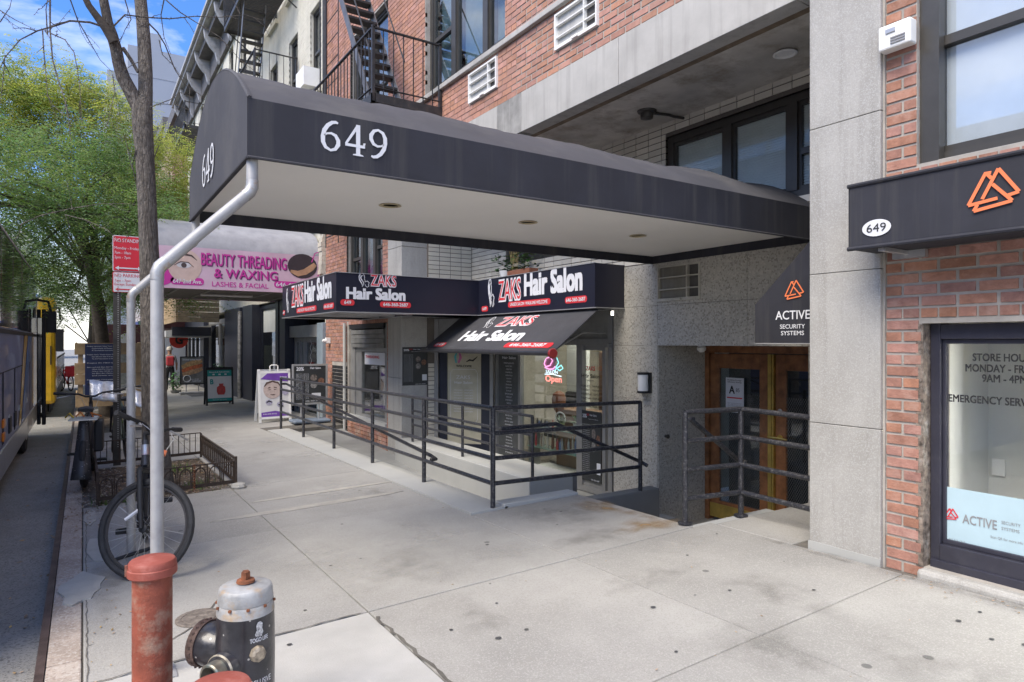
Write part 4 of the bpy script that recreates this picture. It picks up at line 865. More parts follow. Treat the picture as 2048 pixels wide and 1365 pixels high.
rg = thing('round_mirror', 'round white rimmed hand mirror leaning in the salon window', 'mirror', (6.1, 7.93, .3)); MB().torus((6.1,7.93,.44), .09, .012, (1,.3,.1), 28, 8).build('rim', M['white'], rg, smooth=True); MB().tube([(6.1,7.93,.30),(6.1,7.93,.35)], .012).build('handle', M['white'], rg)
# glowing open sign
ns = thing('neon_sign', 'small pink and teal glowing salon sign with the word Open in the salon window', 'neon sign', (5.83, 7.66, 1.1))
O = onx(1088, 765, 5.83); O = Vector((5.83, O[1], O[2]))
W_ = O[1]-onx(1126, 765, 5.83)[1]; k = W_/1.1; ky = .235
def nst(pts, m, nm):
    mb = MB(); mb.tube([O+Vector((0,-x*k,y*ky)) for x, y in pts], .008, 6); mb.build(nm, m, ns, smooth=True)
pk, te, rdn, wh = glow('pink neon', (.9,.35,.65), 1.3), glow('teal neon', (.25,.75,.8), 1.2), glow('red neon', (1,.25,.22), 1.5), glow('white neon', (.7,.85,1), 1.2)
bp_ = MB(); bp_.poly(O+Vector((.012,0,0)), UN, UZ, [(.1,1.55),(-.1,1.2),(-.05,.95),(.2,.8),(.55,.75),(.75,.95),(.6,1.2),(.7,1.5),(.55,1.75),(.3,1.75)]); 
v = [tuple(Vector(p)) for p in bp_.v]; bp_ = MB(); bp_.m = 0
bp_.v = [ (O.x+.012, O.y+(p[1]-O.y)*k, O.z+(p[2]-O.z)*ky) for p in v]; bp_.f = [tuple(range(len(v)))]; bp_.mi = [0]
bp_.build('backing', mat('pink acrylic', (.55,.36,.48), .4), ns)
nst([(.1,1.5),(0,1.2),(.1,1.0),(.35,1.1),(.5,1.4),(.35,1.65),(.15,1.55)], pk, 'pink_tube'); nst([(.05,.95),(.3,.85),(.55,.9),(.65,1.05)], pk, 'pink_tube')
nst([(.75,1.6),(.85,1.3),(.7,1.0),(.9,.8),(1.1,.95),(1.0,1.15),(.75,.95),(.6,.75)], te, 'teal_tube')
mb = MB(); mb.text('SALON', O+Vector((-.005,-.12*k,.60*ky)), UN, UZ, .20*ky, .7*k, bold=.02); mb.build('lit_word', wh, ns)
mb = MB(); mb.text('Open', O+Vector((-.005,-.1*k,.08*ky)), UN, UZ, .38*ky, .95*k, bold=.02); mb.build('lit_word', rdn, ns); nst([(.05,.52),(.5,.56),(1.0,.45)], wh, 'white_tube')
# lettering on the right salon pane and a 20% poster
mb = MB(); tX(mb, 'Hair Salon', 5.73, 1163, 755, 1200, .05, .02); tX(mb, 'HOURS', 5.73, 1174, 763, 1188, .02, .02)
for k_, s_ in enumerate(('MONDAY:   10AM-8PM','TUESDAY:  10AM-8PM','WEDNESDAY: 10AM-8PM','THURSDAY: 10AM-8PM','FRIDAY:   10AM-8PM','SATURDAY: 10AM-7PM')): tX(mb, s_, 5.73, 1162, 773+k_*8, 1203, .026, .02)
mb.build('window_lettering', M['print_black'], ss); mb = MB(); tX(mb, 'ZAKS', 5.73, 1172, 741, 1190, .055, .03); mb.build('window_lettering', M['print_red'], ss)
def salon_poster(name, O, U, V, W, Hh, lab, parent_frame=None, th=.01, loc=None):
    t = thing(name, lab, 'poster', loc or tuple(O)); n = Vector(U).cross(Vector(V)); O = Vector(O); U, V = Vector(U), Vector(V)
    mb = MB(); q = [O, O+U*W, O+U*W+V*Hh, O+V*Hh]; mb.prism(q, O, O-n*th); mb.build('sheet', mat('dark poster print', (.035,.038,.04), .4, var=.1), t)
    e = n*.003; mb = MB(); mb.text('Hair Salon', O+e+U*W*.42+V*Hh*.93, U, V, Hh*.028, W*.35, bold=.02)
    for k in range(26): mb.text('Service and styling  $25', O+e+U*W*.05+V*Hh*(.80-k*.028), U, V, Hh*.009, W*.36)
    mb.text('20%', O+e+U*W*.04+V*Hh*.90, U, V, Hh*.05, W*.22, bold=.03); mb.text('Appointment & Walk-ins', O+e+U*W*.35+V*Hh*.88, U, V, Hh*.012, W*.5)
    mb.text('646-360-2687', O+e+U*W*.5+V*Hh*.02, U, V, Hh*.02, W*.42)
    mb.build('lettering', M['print_white'], t)
    mb = MB(); mb.text('ZAKS', O+e+U*W*.25+V*Hh*.93, U, V, Hh*.03, W*.14, bold=.03); mb.build('lettering', M['print_red'], t)
    for (cx, cy), c in zip(((.62,.68),(.62,.50),(.85,.60)), ((.20,.17,.15),(.25,.24,.23),(.22,.11,.07))):
        mb = MB(); mb.ell(O+e*1.0, U, V, W*cx, Hh*cy, W*.10, Hh*.075); mb.build('portrait_print', mat('portrait print %.2f' % c[0], c, .5, var=.5, scale=30), t)
    mb = MB(); mb.rrect(O+e, U, V, W*.78, Hh*.12, W*.97, Hh*.28, .005); mb.build('info_square', M['print_white'], t)
    return t
a, b = onx(1160, 965, 5.725), onx(1206, 965, 5.725)
salon_poster('window_poster', (5.735, 6.97, -.28), UN, UZ, .40, .95, 'dark price poster with 20% offer in the lower right pane of the salon')
a, b = ony(805, 772, 10.07), ony(855, 772, 10.07)
salon_poster('wall_poster', (a[0], 10.07, a[2]), UX, UZ, b[0]-a[0], .64, 'dark salon price poster fixed to the granite column beside the angled door')
# ---------------- salon fascia sign and awning ----------------
SX, SY, SZ0, SZ1 = 2.95, 8.94, 2.03, 2.575
sg = thing('salon_fascia_sign', 'black hair salon sign boxes wrapping from the pavement edge round to the recessed shopfront', 'sign', (4.0, 8.94, SZ0))
P = [(SX,SY),(5.25,SY),(5.25,6.13),(5.742,6.13),(5.742,10.03),(4.415,10.03),(4.415,11.86),(SX,11.86)]
mb = MB(); mb.add([(x,y,SZ0) for x,y in P]+[(x,y,SZ1) for x,y in P], [(i, (i+1)%8, (i+1)%8+8, i+8) for i in range(8)]+[tuple(range(8,16))]); mb.build('sign_face', mat('sign vinyl', (.012,.013,.026), .35, var=.05), sg)
mb = MB(); mb.add([(x,y,SZ0+.03) for x,y in P], [tuple(range(7,-1,-1))]); mb.build('underside', mat('sign underside', (.50,.50,.48), .6, var=.08), sg)
mb = MB()
for i in range(8):
    a_, b_ = P[i], P[(i+1)%8]; mb.bar((*a_, SZ0-.004), (*b_, SZ0-.004), .03, .012)
    if i in (0,1,7): mb.bar((*a_, SZ1+.003), (*b_, SZ1+.003), .02, .008)
mb.build('trim', M['alu'], sg)
mb = MB()
for y in (9.6, 10.3, 11.0): mb.bar((SX+.05, y, SZ0+.015), (4.40, y, SZ0+.015), .03, .03)
mb.build('rib', M['alu'], sg)
YB = SY-.004; XC = 5.25-.004; XA = SX-.004
w0, w1, pillm = MB(), MB(), MB(); pt = MB()
a = ony(716, 574, YB); lady(w0, a, UX, UZ, .20, .85)
a, b = ony(741, 572, YB), ony(793, 572, YB); zaks((w0, w1), a, UX, UZ, .165, b[0]-a[0])
tY(w0, 'Hair Salon', YB, 692, 597, 811, .155, .05)
def pill(mb, O, U, V, w, h, par=None):
    mb = MB(); mb.rrect(O, U, V, 0, 0, w, h, h*.45); mb.build('red_pill', M['print_red'], par or sg)
for t_, l, r_, yb in (('649', 681, 709, 611), ('646-360-2687', 760, 822, 615)):
    a, b = ony(l, yb, YB), ony(r_, yb, YB); w_ = b[0]-a[0]; pill(pillm, a, UX, UZ, w_, .085); pt.text(t_, (a[0]+w_/2, YB-.004, a[2]+.02), UX, UZ, .048, w_*.8 if len(t_) > 3 else w_*.5, bold=.02, align='c')
a = onx(976, 615, XC); lady(w0, a, UN, UZ, .44, .42)
a, b = onx(997, 603, XC), onx(1042, 603, XC); zaks((w0, w1), a, UN, UZ, .31, a[1]-b[1])
tX(w0, 'Hair Salon', XC, 1048, 591, 1165, .30, .05)
for t_, l, r_, yb in (('649', 963, 976, 624), ('UNISEX SALON  WALK-INS WELCOME', 1016, 1101, 616), ('646-360-2687', 1130, 1174, 608)):
    a, b = onx(l, yb, XC), onx(r_, yb, XC); w_ = a[1]-b[1]; pill(pillm, a, UN, UZ, w_, .085); pt.text(t_, (XC-.004, a[1]-w_/2, a[2]+.02), UN, UZ, .046, w_*.88 if len(t_) > 3 else w_*.6, bold=.02, align='c')
a = onx(573, 626, XA); lady(w0, a, UN, UZ, .42, .42)
a, b = onx(583, 614, XA), onx(607, 610, XA); zaks((w0, w1), (XA, a[1], a[2]), UN, UZ, .33, a[1]-b[1])
tX(w0, 'Hair Salon', XA, 609, 604, 663, .31, .05)
for t_, l, r_, yb in (('649', 566, 570, 630), ('UNISEX SALON  WALK-INS WELCOME', 593, 633, 622), ('646-360-2687', 647, 668, 612)):
    a, b = onx(l, yb, XA), onx(r_, yb, XA); w_ = a[1]-b[1]; pill(pillm, (XA, a[1], SZ0+.045), UN, UZ, w_, .085); pt.text(t_, (XA-.004, a[1]-w_/2, SZ0+.065), UN, UZ, .046, w_*.85, bold=.02, align='c')
w0.build('white_lettering', M['print_white'], sg); w1.build('red_lettering', M['print_red'], sg); pt.build('pill_lettering', M['print_white'], sg)
aw = thing('salon_awning', 'sloping black hair salon awning with a red end cap under the recessed sign', 'awning', (4.9, 7.88, 1.47))
T0, B0 = Vector((5.30, 9.63, 2.01)), Vector((4.60, 9.63, 1.48)); V = (T0-B0).normalized(); Lh = (T0-B0).length; WY = 3.5; n = Vector(UN).cross(V)
mb = MB(); mb.prism([B0, B0+Vector((0,-WY,0)), T0+Vector((0,-WY,0)), T0], (0,0,0), -n*.012); mb.build('canvas', mat('awning canvas', (.045,.046,.054), .7, var=.1, bump=.1, bscale=300), aw)
mb = MB(); mb.tube([B0+Vector((0,.03,-.01)), B0+Vector((0,-WY-.02,-.01))], .032, 12); mb.build('front_bar', mat('dark bar', (.06,.06,.07), .35, .5), aw, smooth=True)
mb = MB().lathe([(.058,0),(.062,.015),(.05,.04)], B0+Vector((-.02,-WY-.02,-.01)), 18, (-.25,-1,0)); mb.build('end_cap', mat('red cap', (.30,.03,.03), .35), aw)
mb = MB(); mb.tube([B0+Vector((0,-WY+.06,0)), (5.2, 6.3, 1.72), (5.72, 6.47, 1.72)], .012, 8); mb.tube([B0+Vector((0,-.1,0)), (5.2, 9.5, 1.75), (5.72, 9.45, 1.72)], .014, 8); mb.build('arm', M['frame_grey'], aw)
At = lambda u, v: B0+Vector((0,-WY*u,0))+V*Lh*v+n*.006
w0, w1, pm_, pt = MB(), MB(), MB(), MB()
lady(w0, At(.31,.62), UN, V, Lh*.33, .9); w0.text('ZAKS', At(.42,.66), UN, V, Lh*.25, WY*.26, bold=.055); w1.text('ZAKS', At(.425,.67)+n*.003, UN, V, Lh*.235, WY*.255, bold=0)
w0.text('Hair Salon', At(.24,.27), UN, V, Lh*.26, WY*.48, bold=.05)
for t_, u, w_ in (('649', .07, .1), ('646-360-2687', .66, .30)): pill(pm_, At(u,.09), UN, V, WY*w_, Lh*.12, aw); pt.text(t_, At(u+w_/2,.115)+n*.004, UN, V, Lh*.07, WY*w_*.75, bold=.02, align='c')
w0.build('white_lettering', M['print_white'], aw); w1.build('red_lettering', M['print_red'], aw); pt.build('pill_lettering', M['print_white'], aw)
# plant on the ledge above the sign
mb = MB(); t = thing('window_plant', 'leafy potted plant with bamboo sticks on the ledge above the recessed salon sign', 'potted plant', (5.6, 8.55, 2.58))
MB().lathe([(.07,0),(.1,.14),(.1,.15),(.02,.14)], (5.6,8.7,2.58), 16).build('pot', M['white'], t, smooth=True); bx(5.5, 7.9, 2.58, 5.66, 8.5, 2.70).build('planter', mat('terracotta', (.30,.12,.07), .8), t)
rr = random.Random(4); mb = MB()
for i in range(170):
    p = Vector((rr.gauss(5.58,.08), rr.uniform(7.9,8.85), rr.uniform(2.70,2.98))); a_ = rr.uniform(0,6.28); s = rr.uniform(.02,.05); u = Vector((math.cos(a_),math.sin(a_),rr.uniform(-.5,.5)))*s; v = Vector((-math.sin(a_),math.cos(a_),rr.uniform(-.6,.6)))*s*.8; mb.add([p-u,p-v,p+u,p+v], [(0,1,2,3)])
stuff(mb.build('leaves', mat('ledge plant leaf', (.055,.13,.03), .6, island=.35), t)); mb = MB()
for i in range(6): mb.tube([(5.56,8.3+i*.03,2.68),(5.54,8.25+i*.05,3.1)], .005, 5)
mb.build('bamboo_stick', mat('bamboo', (.45,.33,.12), .6), t)
# ---------------- wedge awning of the store door ----------------
wa = thing('store_awning', 'black wedge shaped awning with orange triangle logo behind the granite column', 'awning', (5.2, 3.2, 1.58))
XW = 4.80; mb = MB(); mb.prism([(XW,3.52,1.585),(XW,3.52,1.92),(XW,2.91,2.50),(XW,2.91,1.585)], (0,0,0), (.9,0,0)); mb.build('canvas', M['canvas'], wa)
mb = MB(); mb.tube([(XW-.003,3.52,1.588),(XW-.003,2.91,1.588)], .005, 6); mb.build('hem', M['alu'], wa)
mb = MB(); a, b = onx(1570, 601, XW-.005), onx(1608, 601, XW-.005); tri_logo(mb, a, UN, UZ, (a[1]-b[1])/1.14, .07); mb.build('logo', M['print_orange'], wa)
mb = MB(); tX(mb, 'ACTIVE', XW-.005, 1551, 640, 1620, .070, .01); tX(mb, 'SECURITY', XW-.005, 1560, 658, 1610, .034, .01); tX(mb, 'SYSTEMS', XW-.005, 1562, 671, 1608, .034, .01)
mb.build('lettering', M['print_white'], wa)
# ---------------- pipe rails ----------------
def post(mb, x, y, z0, z1, r=.024): mb.tube([(x,y,z0),(x,y,z1)], r, 10)
rl = thing('ramp_railing', 'black pipe railing with four rails along the ramp and across its near end', 'railing', (3.2, 5.19, .08))
XR = 3.20; YS = [5.19]+[onx(p, 700, XR)[1] for p in (848, 745, 668, 607, 562)]
tz = lambda y: .985-.0098*(y-5.19)
for y in YS: mb = MB(); post(mb, XR, y, G(XR,y)-.05, tz(y)); mb.build('post', M['rail'], rl, smooth=True)
for k in range(4):
    o_ = .235*k; mb = MB(); mb.tube([(XR,YS[0],tz(YS[0])-o_),(XR,YS[-1],tz(YS[-1])-o_*.92)], .021, 10); mb.build('rail', M['rail'], rl, smooth=True)
XE = 5.09
mb = MB(); post(mb, XE, 5.19, -.05, .955); mb.build('post', M['rail'], rl, smooth=True)
for k in range(4): mb = MB(); mb.tube([(XR,5.19,.985-.235*k),(XE,5.19,.945-.235*k)], .021, 10); mb.build('rail', M['rail'], rl, smooth=True)
a, b, c = ony(1004, 858, 5.27), ony(1112, 848, 5.27), ony(1283, 925, 5.27)
mb = MB(); mb.tube([a, b, c, (c[0]+.02, 5.2, c[2]-.03)], .021, 10); mb.build('handrail', M['rail'], rl, smooth=True)
a, b = onx(572, 768, 3.29), onx(862, 912, 3.29); mb = MB(); mb.tube([(3.22, a[1], a[2]), a, b, (3.29, b[1]-.12, b[2]-.02), (3.22, b[1]-.14, b[2]-.02)], .021, 10)
mb.build('handrail', M['rail'], rl, smooth=True)
rl2 = thing('inner_railing', 'shorter black pipe railing standing on the pale ramp wall in front of the salon', 'railing', (4.4, 8, .03))
YI = [onx(p, 700, 4.36)[1] for p in (825, 925, 1065)]
for y in YI: mb = MB(); post(mb, 4.36, y, .02, .74, .02); mb.build('post', M['rail'], rl2, smooth=True)
for k in range(3): mb = MB(); mb.tube([(4.36,YI[0],.74-.22*k),(4.36,YI[-1],.74-.22*k)], .018, 8); mb.build('rail', M['rail'], rl2, smooth=True)
rl3 = thing('entrance_railing', 'black chipped pipe railing around the top of the lobby steps beside the granite column', 'railing', (4.18, 3.74, .1))
P1, P2 = (4.18, 3.74), (4.77, 3.64)
for p in (P1, P2): mb = MB(); post(mb, *p, .05, 1.025, .024); mb.lathe([(.06,.095),(.06,.105),(.03,.112)], (*p,0), 12); mb.build('post', M['rail'], rl3, smooth=True)
for k in range(4):
    z = 1.02-.24*k
    mb = MB(); mb.tube([(*P1,z),(*P2,z)], .022, 10); mb.build('rail', M['rail'], rl3, smooth=True)
    mb = MB(); mb.tube([(*P2,z),(4.77,2.92,z-.01)], .022, 10); mb.build('rail', M['rail'], rl3, smooth=True)
a, b = ony(1380, 838, 3.80), ony(1478, 922, 3.80); mb = MB(); mb.tube([(a[0],3.76,a[2]+.0), a, b, (b[0]+.03,3.74,b[2]-.01)], .021, 10); mb.build('handrail', M['rail'], rl3, smooth=True)
# ---------------- ground floor door bay left of the column ----------------
bay = thing('side_door_bay', 'grey framed door bay with shutter box between black bricks and granite column', 'doorway', (4.5, 11.7, .1))
f = MB(); f.box(4.50, 10.76, .1, 4.62, 10.95, 1.94).box(4.50, 12.50, .1, 4.62, 12.74, 1.94).box(4.52, 10.95, 1.42, 4.62, 12.5, 1.5).box(4.52, 10.95, .1, 4.62, 12.5, .22).box(4.53, 12.2, .22, 4.60, 12.5, 1.42); f.build('frame', M['frame_grey'], bay)
f = MB(); [f.box(4.47-.01*(k%2), 10.95, 1.5+k*.085, 4.55, 12.62, 1.58+k*.085) for k in range(4)]; f.build('shutter_box', mat('grimy shutter', (.22,.22,.21), .6, .3, var=.2, streak=((.1,.1,.1),.6)), bay)
bx(4.46, 10.95, 1.86, 4.5, 12.7, 1.95).build('shutter_vent', M['blackm'], bay)
bx(4.56, 10.95, .22, 4.565, 12.2, 1.42).build('pane', gsal, bay); bx(5.4, 10.7, -.3, 5.5, 12.8, 2).build('room_backing', mat('dim cream room', (.24,.23,.20), .8, var=.2), bay)
bx(4.553, 11.1, 1.18, 4.558, 12.1, 1.41).build('poster', M['print_white'], bay); mb = MB(); mb.text('THREADING', (4.55,12.05,1.30), UN, UZ, .05, .7, bold=.03); mb.build('poster_lettering', M['print_red'], bay)
for k, y in enumerate((11.3, 11.5, 11.7)): bx(4.8, y-.06, .25, 4.9, y+.06, 1.1).build('hanging_cloth', MATS[('brown cloth', 'beige cloth', 'grey cloth')[k]], bay)
mb = MB(); mb.tube([(4.40,12.82,-.2),(4.40,12.82,1.98)], .03, 10); tag(mb.build('downpipe', M['grey_light'], loc=(4.4,12.82,0), smooth=True), 'thin pale pipe beside the black painted bricks under the salon sign', 'pipe')
mb = MB().lathe([(.04,0),(.045,-.03),(.03,-.07)], (4.36,13.9,1.62), 14, (1,0,-.3)); mb.box(4.36,13.86,1.58,4.45,13.94,1.7); tag(mb.build('bullet_camera', M['white'], loc=(4.4,13.9,1.6), smooth=True), 'small white camera on the brick pier under the salon sign', 'security camera')
# ---------------- cream house (647) ----------------
th = thing('cream_townhouse', 'cream painted four storey house with dark bracketed cornice beyond the fire escape', 'building', (4.45, 25, 0))
HY = [(y-.42, y+.42) for y in (15.05, 16.95, 18.95, 21.0, 23.1, 25.3, 27.5, 29.9, 32.3, 34.7)]
HS = [(4.3, 6.3), (7.35, 9.35), (10.45, 12.25)]
holes = [(a, b, c, d) for a, b in HY for c, d in HS]
GB = [(14.35, 36.8, -.6, 2.75)]
w = MB(); holed(w, 4.487, 4.9, 14.201, 37, -.8, 13.4, holes+GB); w.box(5.3, 14.2, 2.8, 13, 37, 13.6); w.box(4.9, 14.2, 13.2, 5.3, 37, 13.4); w.box(7.5, 14.2, -.8, 13, 37, 2.8); w.box(4.5, 14.2, 2.76, 5.3, 37, 2.9)
w.build('wall', M['cream'], th)
lay = course_layout(14.2, 24, 4.2, 13.3, holes)
brick_stuff(lay, 4.482, th, 'painted_brickwork', M['cream'], D=.03, xj=.003)
for a, b in HY:
    for c, d in HS:
        if a > 30 and c < 5: continue
        window(th, 4.56, a, b, c, d, fm='frame', rail={0: (c+d)/2}, w=.05, blind='curtain', bd=.1, depth=.08)
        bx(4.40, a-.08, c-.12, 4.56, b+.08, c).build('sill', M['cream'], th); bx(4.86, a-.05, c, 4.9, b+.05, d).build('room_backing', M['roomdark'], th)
# cornice with brackets
cdk = mat('cornice paint', (.10,.095,.10), .7, var=.2, stain=(2,(.20,.18,.16),.6)); clt = mat('cornice edge', (.36,.36,.38), .6, var=.2, stain=(3,(.2,.18,.17),.6))
mb = MB(); mb.box(3.95, 14.2, 13.15, 4.5, 37, 13.42); mb.build('cornice_soffit', cdk, th); mb = MB(); mb.box(3.75, 14.2, 13.42, 4.6, 37, 13.56).box(3.65, 14.2, 13.56, 4.6, 37, 13.68); mb.build('cornice_cap', clt, th)
bx(4.36, 14.2, 12.35, 4.5, 37, 13.15).build('frieze', cdk, th)
for k in range(10):
    y = 15.1+k*2.35; mb = MB(); mb.prism([(4.36,y,12.2),(4.28,y,12.3),(4.2,y,12.6),(4.02,y,12.8),(3.85,y,13.1),(3.80,y,13.41),(4.36,y,13.41)], (0,0,0), (0,.18,0)); mb.build('cornice_bracket', clt, th)
ac = MB(); ac.box(4.12, 14.72, 7.36, 4.6, 15.35, 7.78); tag(ac.build('window_air_conditioner', M['white'], loc=(4.3,15,7.36)), 'white air conditioner in the nearest window of the cream house', 'air conditioner')
mb = MB(); mb.tube([(4.40,14.12,4.4),(4.40,14.12,12)], .045, 8); mb.tube([(4.38,14.35,7),(4.38,14.35,12)], .015, 6); tag(mb.build('black_downpipe', M['iron'], loc=(4.4,14.2,4)), 'black pipe running up the joint between brick and cream house', 'pipe')
# pale quoin strip between the two houses
q = MB(); rr = random.Random(2)
for k in range(17): z = 2.9+k*.1; q.box(4.40-rr.uniform(0,.05), 14.22, z, 4.5, 14.42+rr.uniform(0,.06), z+.097)
stuff(q.build('broken_plaster', mat('broken plaster', (.52,.49,.42), .9, var=.3, bump=.6, stain=(6,(.25,.15,.07),.6)), th))
# ---------------- fire escapes ----------------
def fire_escape(y0, y1, zf, x0, label, stairs=None, ladder=None, second=None):
    t = thing('fire_escape', label, 'fire escape', (4.45, (y0+y1)/2, zf), 'black iron fire escapes'); I = M['iron']
    m = MB(); m.box(x0, y0, zf-.09, x0+.05, y1, zf+.03).box(x0, y0, zf-.09, 4.45, y0+.05, zf+.03).box(x0, y1-.05, zf-.09, 4.45, y1, zf+.03); m.build('platform_frame', I, t)
    n = int((y1-y0)/.085); s = MB()
    for k in range(n): 
        if k % 1 == 0: s.box(x0+.05, y0+.06+k*.085, zf-.02, 4.45, y0+.06+k*.085+.04, zf+.01)
    stuff(s.build('floor_slats', I, t))
    for p, q in (((x0+.02,y0+.02),(4.45,y0+.02)), ((x0+.02,y0+.02),(x0+.02,y1-.02)), ((x0+.02,y1-.02),(4.45,y1-.02))):
        m = MB(); m.bar((*p,zf+.95), (*q,zf+.95), .04, .02); m.bar((*p,zf+.12), (*q,zf+.12), .03, .01); m.build('top_rail', I, t)
        L = math.dist(p, q); c = int(L/.15); b = MB()
        for k in range(1, c): u = k/c; b.bar((p[0]+(q[0]-p[0])*u, p[1]+(q[1]-p[1])*u, zf), (p[0]+(q[0]-p[0])*u, p[1]+(q[1]-p[1])*u, zf+.95), .013, .013)
        stuff(b.build('balusters', I, t))
    for p in ((x0+.02,y0+.02),(x0+.02,y1-.02),(4.42,y0+.02)): m = MB(); m.bar((*p,zf-.08), (*p,zf+.98), .04, .04); m.build('corner_post', I, t)
    for y in (y0+.1, y1-.1): m = MB(); m.bar((x0+.05,y,zf-.07), (4.45,y,zf-.75), .035, .02); m.build('bracket', I, t)
    if stairs:
        sx0, sx1, ya, yb, za, zb = stairs; nn = int((zb-za)/.21)
        for x in (sx0, sx1): m = MB(); m.bar((x,ya,za), (x,yb,zb), .015, .13); m.build('stringer', mat('grey iron', (.16,.16,.17), .5, .5, var=.2), t)
        for k in range(1, nn): u = k/nn; y = ya+(yb-ya)*u; bx(sx0+.01, y-.09, za+(zb-za)*u-.02, sx1-.01, y+.09, za+(zb-za)*u+.015).build('tread', I, t)
        m = MB(); m.tube([(sx0-.02,ya,za+.8),(sx0-.02,yb,zb+.8)], .013, 6); m.tube([(sx1+.02,ya,za+.8),(sx1+.02,yb,zb+.8)], .013, 6); m.tube([(sx0-.02,ya,za),(sx0-.02,ya,za+.8)], .012, 6); m.build('stair_rail', I, t)
    if ladder:
        x, ly0, ly1, lz0, lz1 = ladder
        m = MB(); m.bar((x,ly0,lz0), (x,ly0,lz1), .03, .012); m.bar((x,ly1,lz0), (x,ly1,lz1), .03, .012); m.build('ladder_rail', I, t)
        z = lz0+.2
        while z < lz1: m = MB(); m.tube([(x,ly0,z),(x,ly1,z)], .010, 6); m.build('rung', I, t); z += .45
    return t
fire_escape(8.64, 12.6, 5.04, 3.36, 'black iron fire escape balcony with steep stairs on the red brick front above the canopy', stairs=(3.55, 4.05, 9.15, 10.95, 5.04, 7.95), ladder=(4.30, 12.9, 13.7, 3.6, 9.6))
fire_escape(16.4, 20.4, 7.66, 3.42, 'black iron fire escape balcony on the cream house with a stair above it', stairs=(3.55, 4.1, 19.6, 18.2, 7.66, 10.6))
fire_escape(16.4, 20.4, 10.66, 3.42, 'black iron fire escape balcony highest on the cream house just under the cornice')
fire_escape(29.0, 33.5, 10.3, 3.40, 'small far black iron fire escape at the distant end of the cream house')
for p in ((8.4, 5.0),): pass
# ---------------- threading parlour canopy ----------------
tcn = thing('threading_canopy', 'pink and grey threading parlour canopy with curved grey roof reaching over the pavement', 'canopy', (2.9, 16.2, 2.6))
TX0, TX1, TY0, TY1 = 1.22, 4.44, 14.57, 18.2
za, zb = 2.68, 3.52
m = MB(); m.box(TX0, TY0, za, TX1, TY0+.06, zb).box(TX0, TY1-.06, za, TX1, TY1, zb).box(TX0, TY0+.06, za, TX0+.06, TY1-.06, zb); m.build('sign_band', mat('pink sign vinyl', (.60,.42,.50), .4, var=.12, scale=1.2, stain=(1.1,(.60,.22,.40),.5)), tcn)
m = MB(); K = 12; vs = []
for i in range(9):
    x = TX0+(TX1-TX0)*i/8
    vs += [(x, (TY0+TY1)/2-(TY1-TY0)/2*math.cos(math.pi*k/K), zb+.75*math.sin(math.pi*k/K)**.8) for k in range(K+1)]
m.add(vs, [(i*(K+1)+k, i*(K+1)+k+1, (i+1)*(K+1)+k+1, (i+1)*(K+1)+k) for i in range(8) for k in range(K)])
m.add([(TX0,(TY0+TY1)/2-(TY1-TY0)/2*math.cos(math.pi*k/K), zb+.75*math.sin(math.pi*k/K)**.8) for k in range(K+1)], [tuple(range(K+1))])
m.build('roof', mat('grey canopy fabric', (.26,.265,.29), .6, var=.08, stain=(1,(.42,.42,.44),.5)), tcn, smooth=True)
bx(TX0+.06, TY0+.06, za+.02, TX1-.02, TY1-.06, za+.05).build('ceiling', mat('canopy underside', (.20,.18,.15), .8, var=.1), tcn)
m = MB(); [m.bar((TX0+.4+k*.62, TY0+.07, za+.01), (TX0+.4+k*.62, TY1-.07, za+.01), .05, .02) for k in range(5)]; m.build('ceiling_rib', mat('rib', (.32,.30,.26), .7), tcn)
m = MB(); m.tube([(2.2,16.0,za-.02),(3.3,16.0,za-.02)], .025, 8); m.build('tube_light', M['white'], tcn)
YT = TY0-.004; wm, mg, dkp = MB(), MB(), MB()
def tYo(mb, t, pxl, pyb, pxr, h, dx=0, dz=0, dy=0, bold=.04):
    a, b = ony(pxl, pyb, YT+dy), ony(pxr, pyb, YT+dy); mb.text(t, (a[0]+dx, YT+dy, a[2]+dz), UX, UZ, h, b[0]-a[0], bold=bold)
tYo(dkp, 'BEAUTY THREADING', 402, 530, 573, .25, .02, -.02, bold=.015); tYo(mg, 'BEAUTY THREADING', 402, 530, 573, .25, dy=-.004, bold=.01)
tYo(dkp, '& WAXING', 428, 555, 555, .185, .02, -.02, bold=.015); tYo(mg, '& WAXING', 428, 555, 555, .185, dy=-.004, bold=.01); tYo(mg, 'LASHES & FACIAL', 424, 573, 537, .10, bold=.01)
for l, r_, yb in ((341, 408, 569), (548, 640, 576)):
    a, b = ony(l, yb, YT), ony(r_, yb, YT); mg.rrect(a, UX, UZ, 0, 0, b[0]-a[0], .15, .07)
m = MB(); m.ell((1.28, YT, 3.05), UX, UZ, .0, -.05, .28, .28); m.v = [v for v in m.v]; mg.add([(max(v[0], TX0+.01), v[1], max(v[2], za+.01)) for v in m.v], m.f)
tYo(wm, '647 2nd Ave.', 344, 566, 402, .085, .02, 0, -.006, .008); tYo(wm, '646-64', 552, 573, 590, .085, 0, 0, -.006, .008)
mg.build('magenta_lettering', M['magenta'], tcn); dkp.build('lettering_shade', mat('dark plum print', (.14,.03,.12), .5), tcn); wm.build('white_lettering', M['print_white'], tcn)
c = ony(370, 532, YT); m = MB(); m.ell((c[0],YT-.001,c[2]), UX, UZ, 0, 0, .31, .33); m.build('eye_print', mat('skin print', (.55,.40,.34), .5, var=.08, stain=(4,(.62,.50,.45),.5)), tcn)
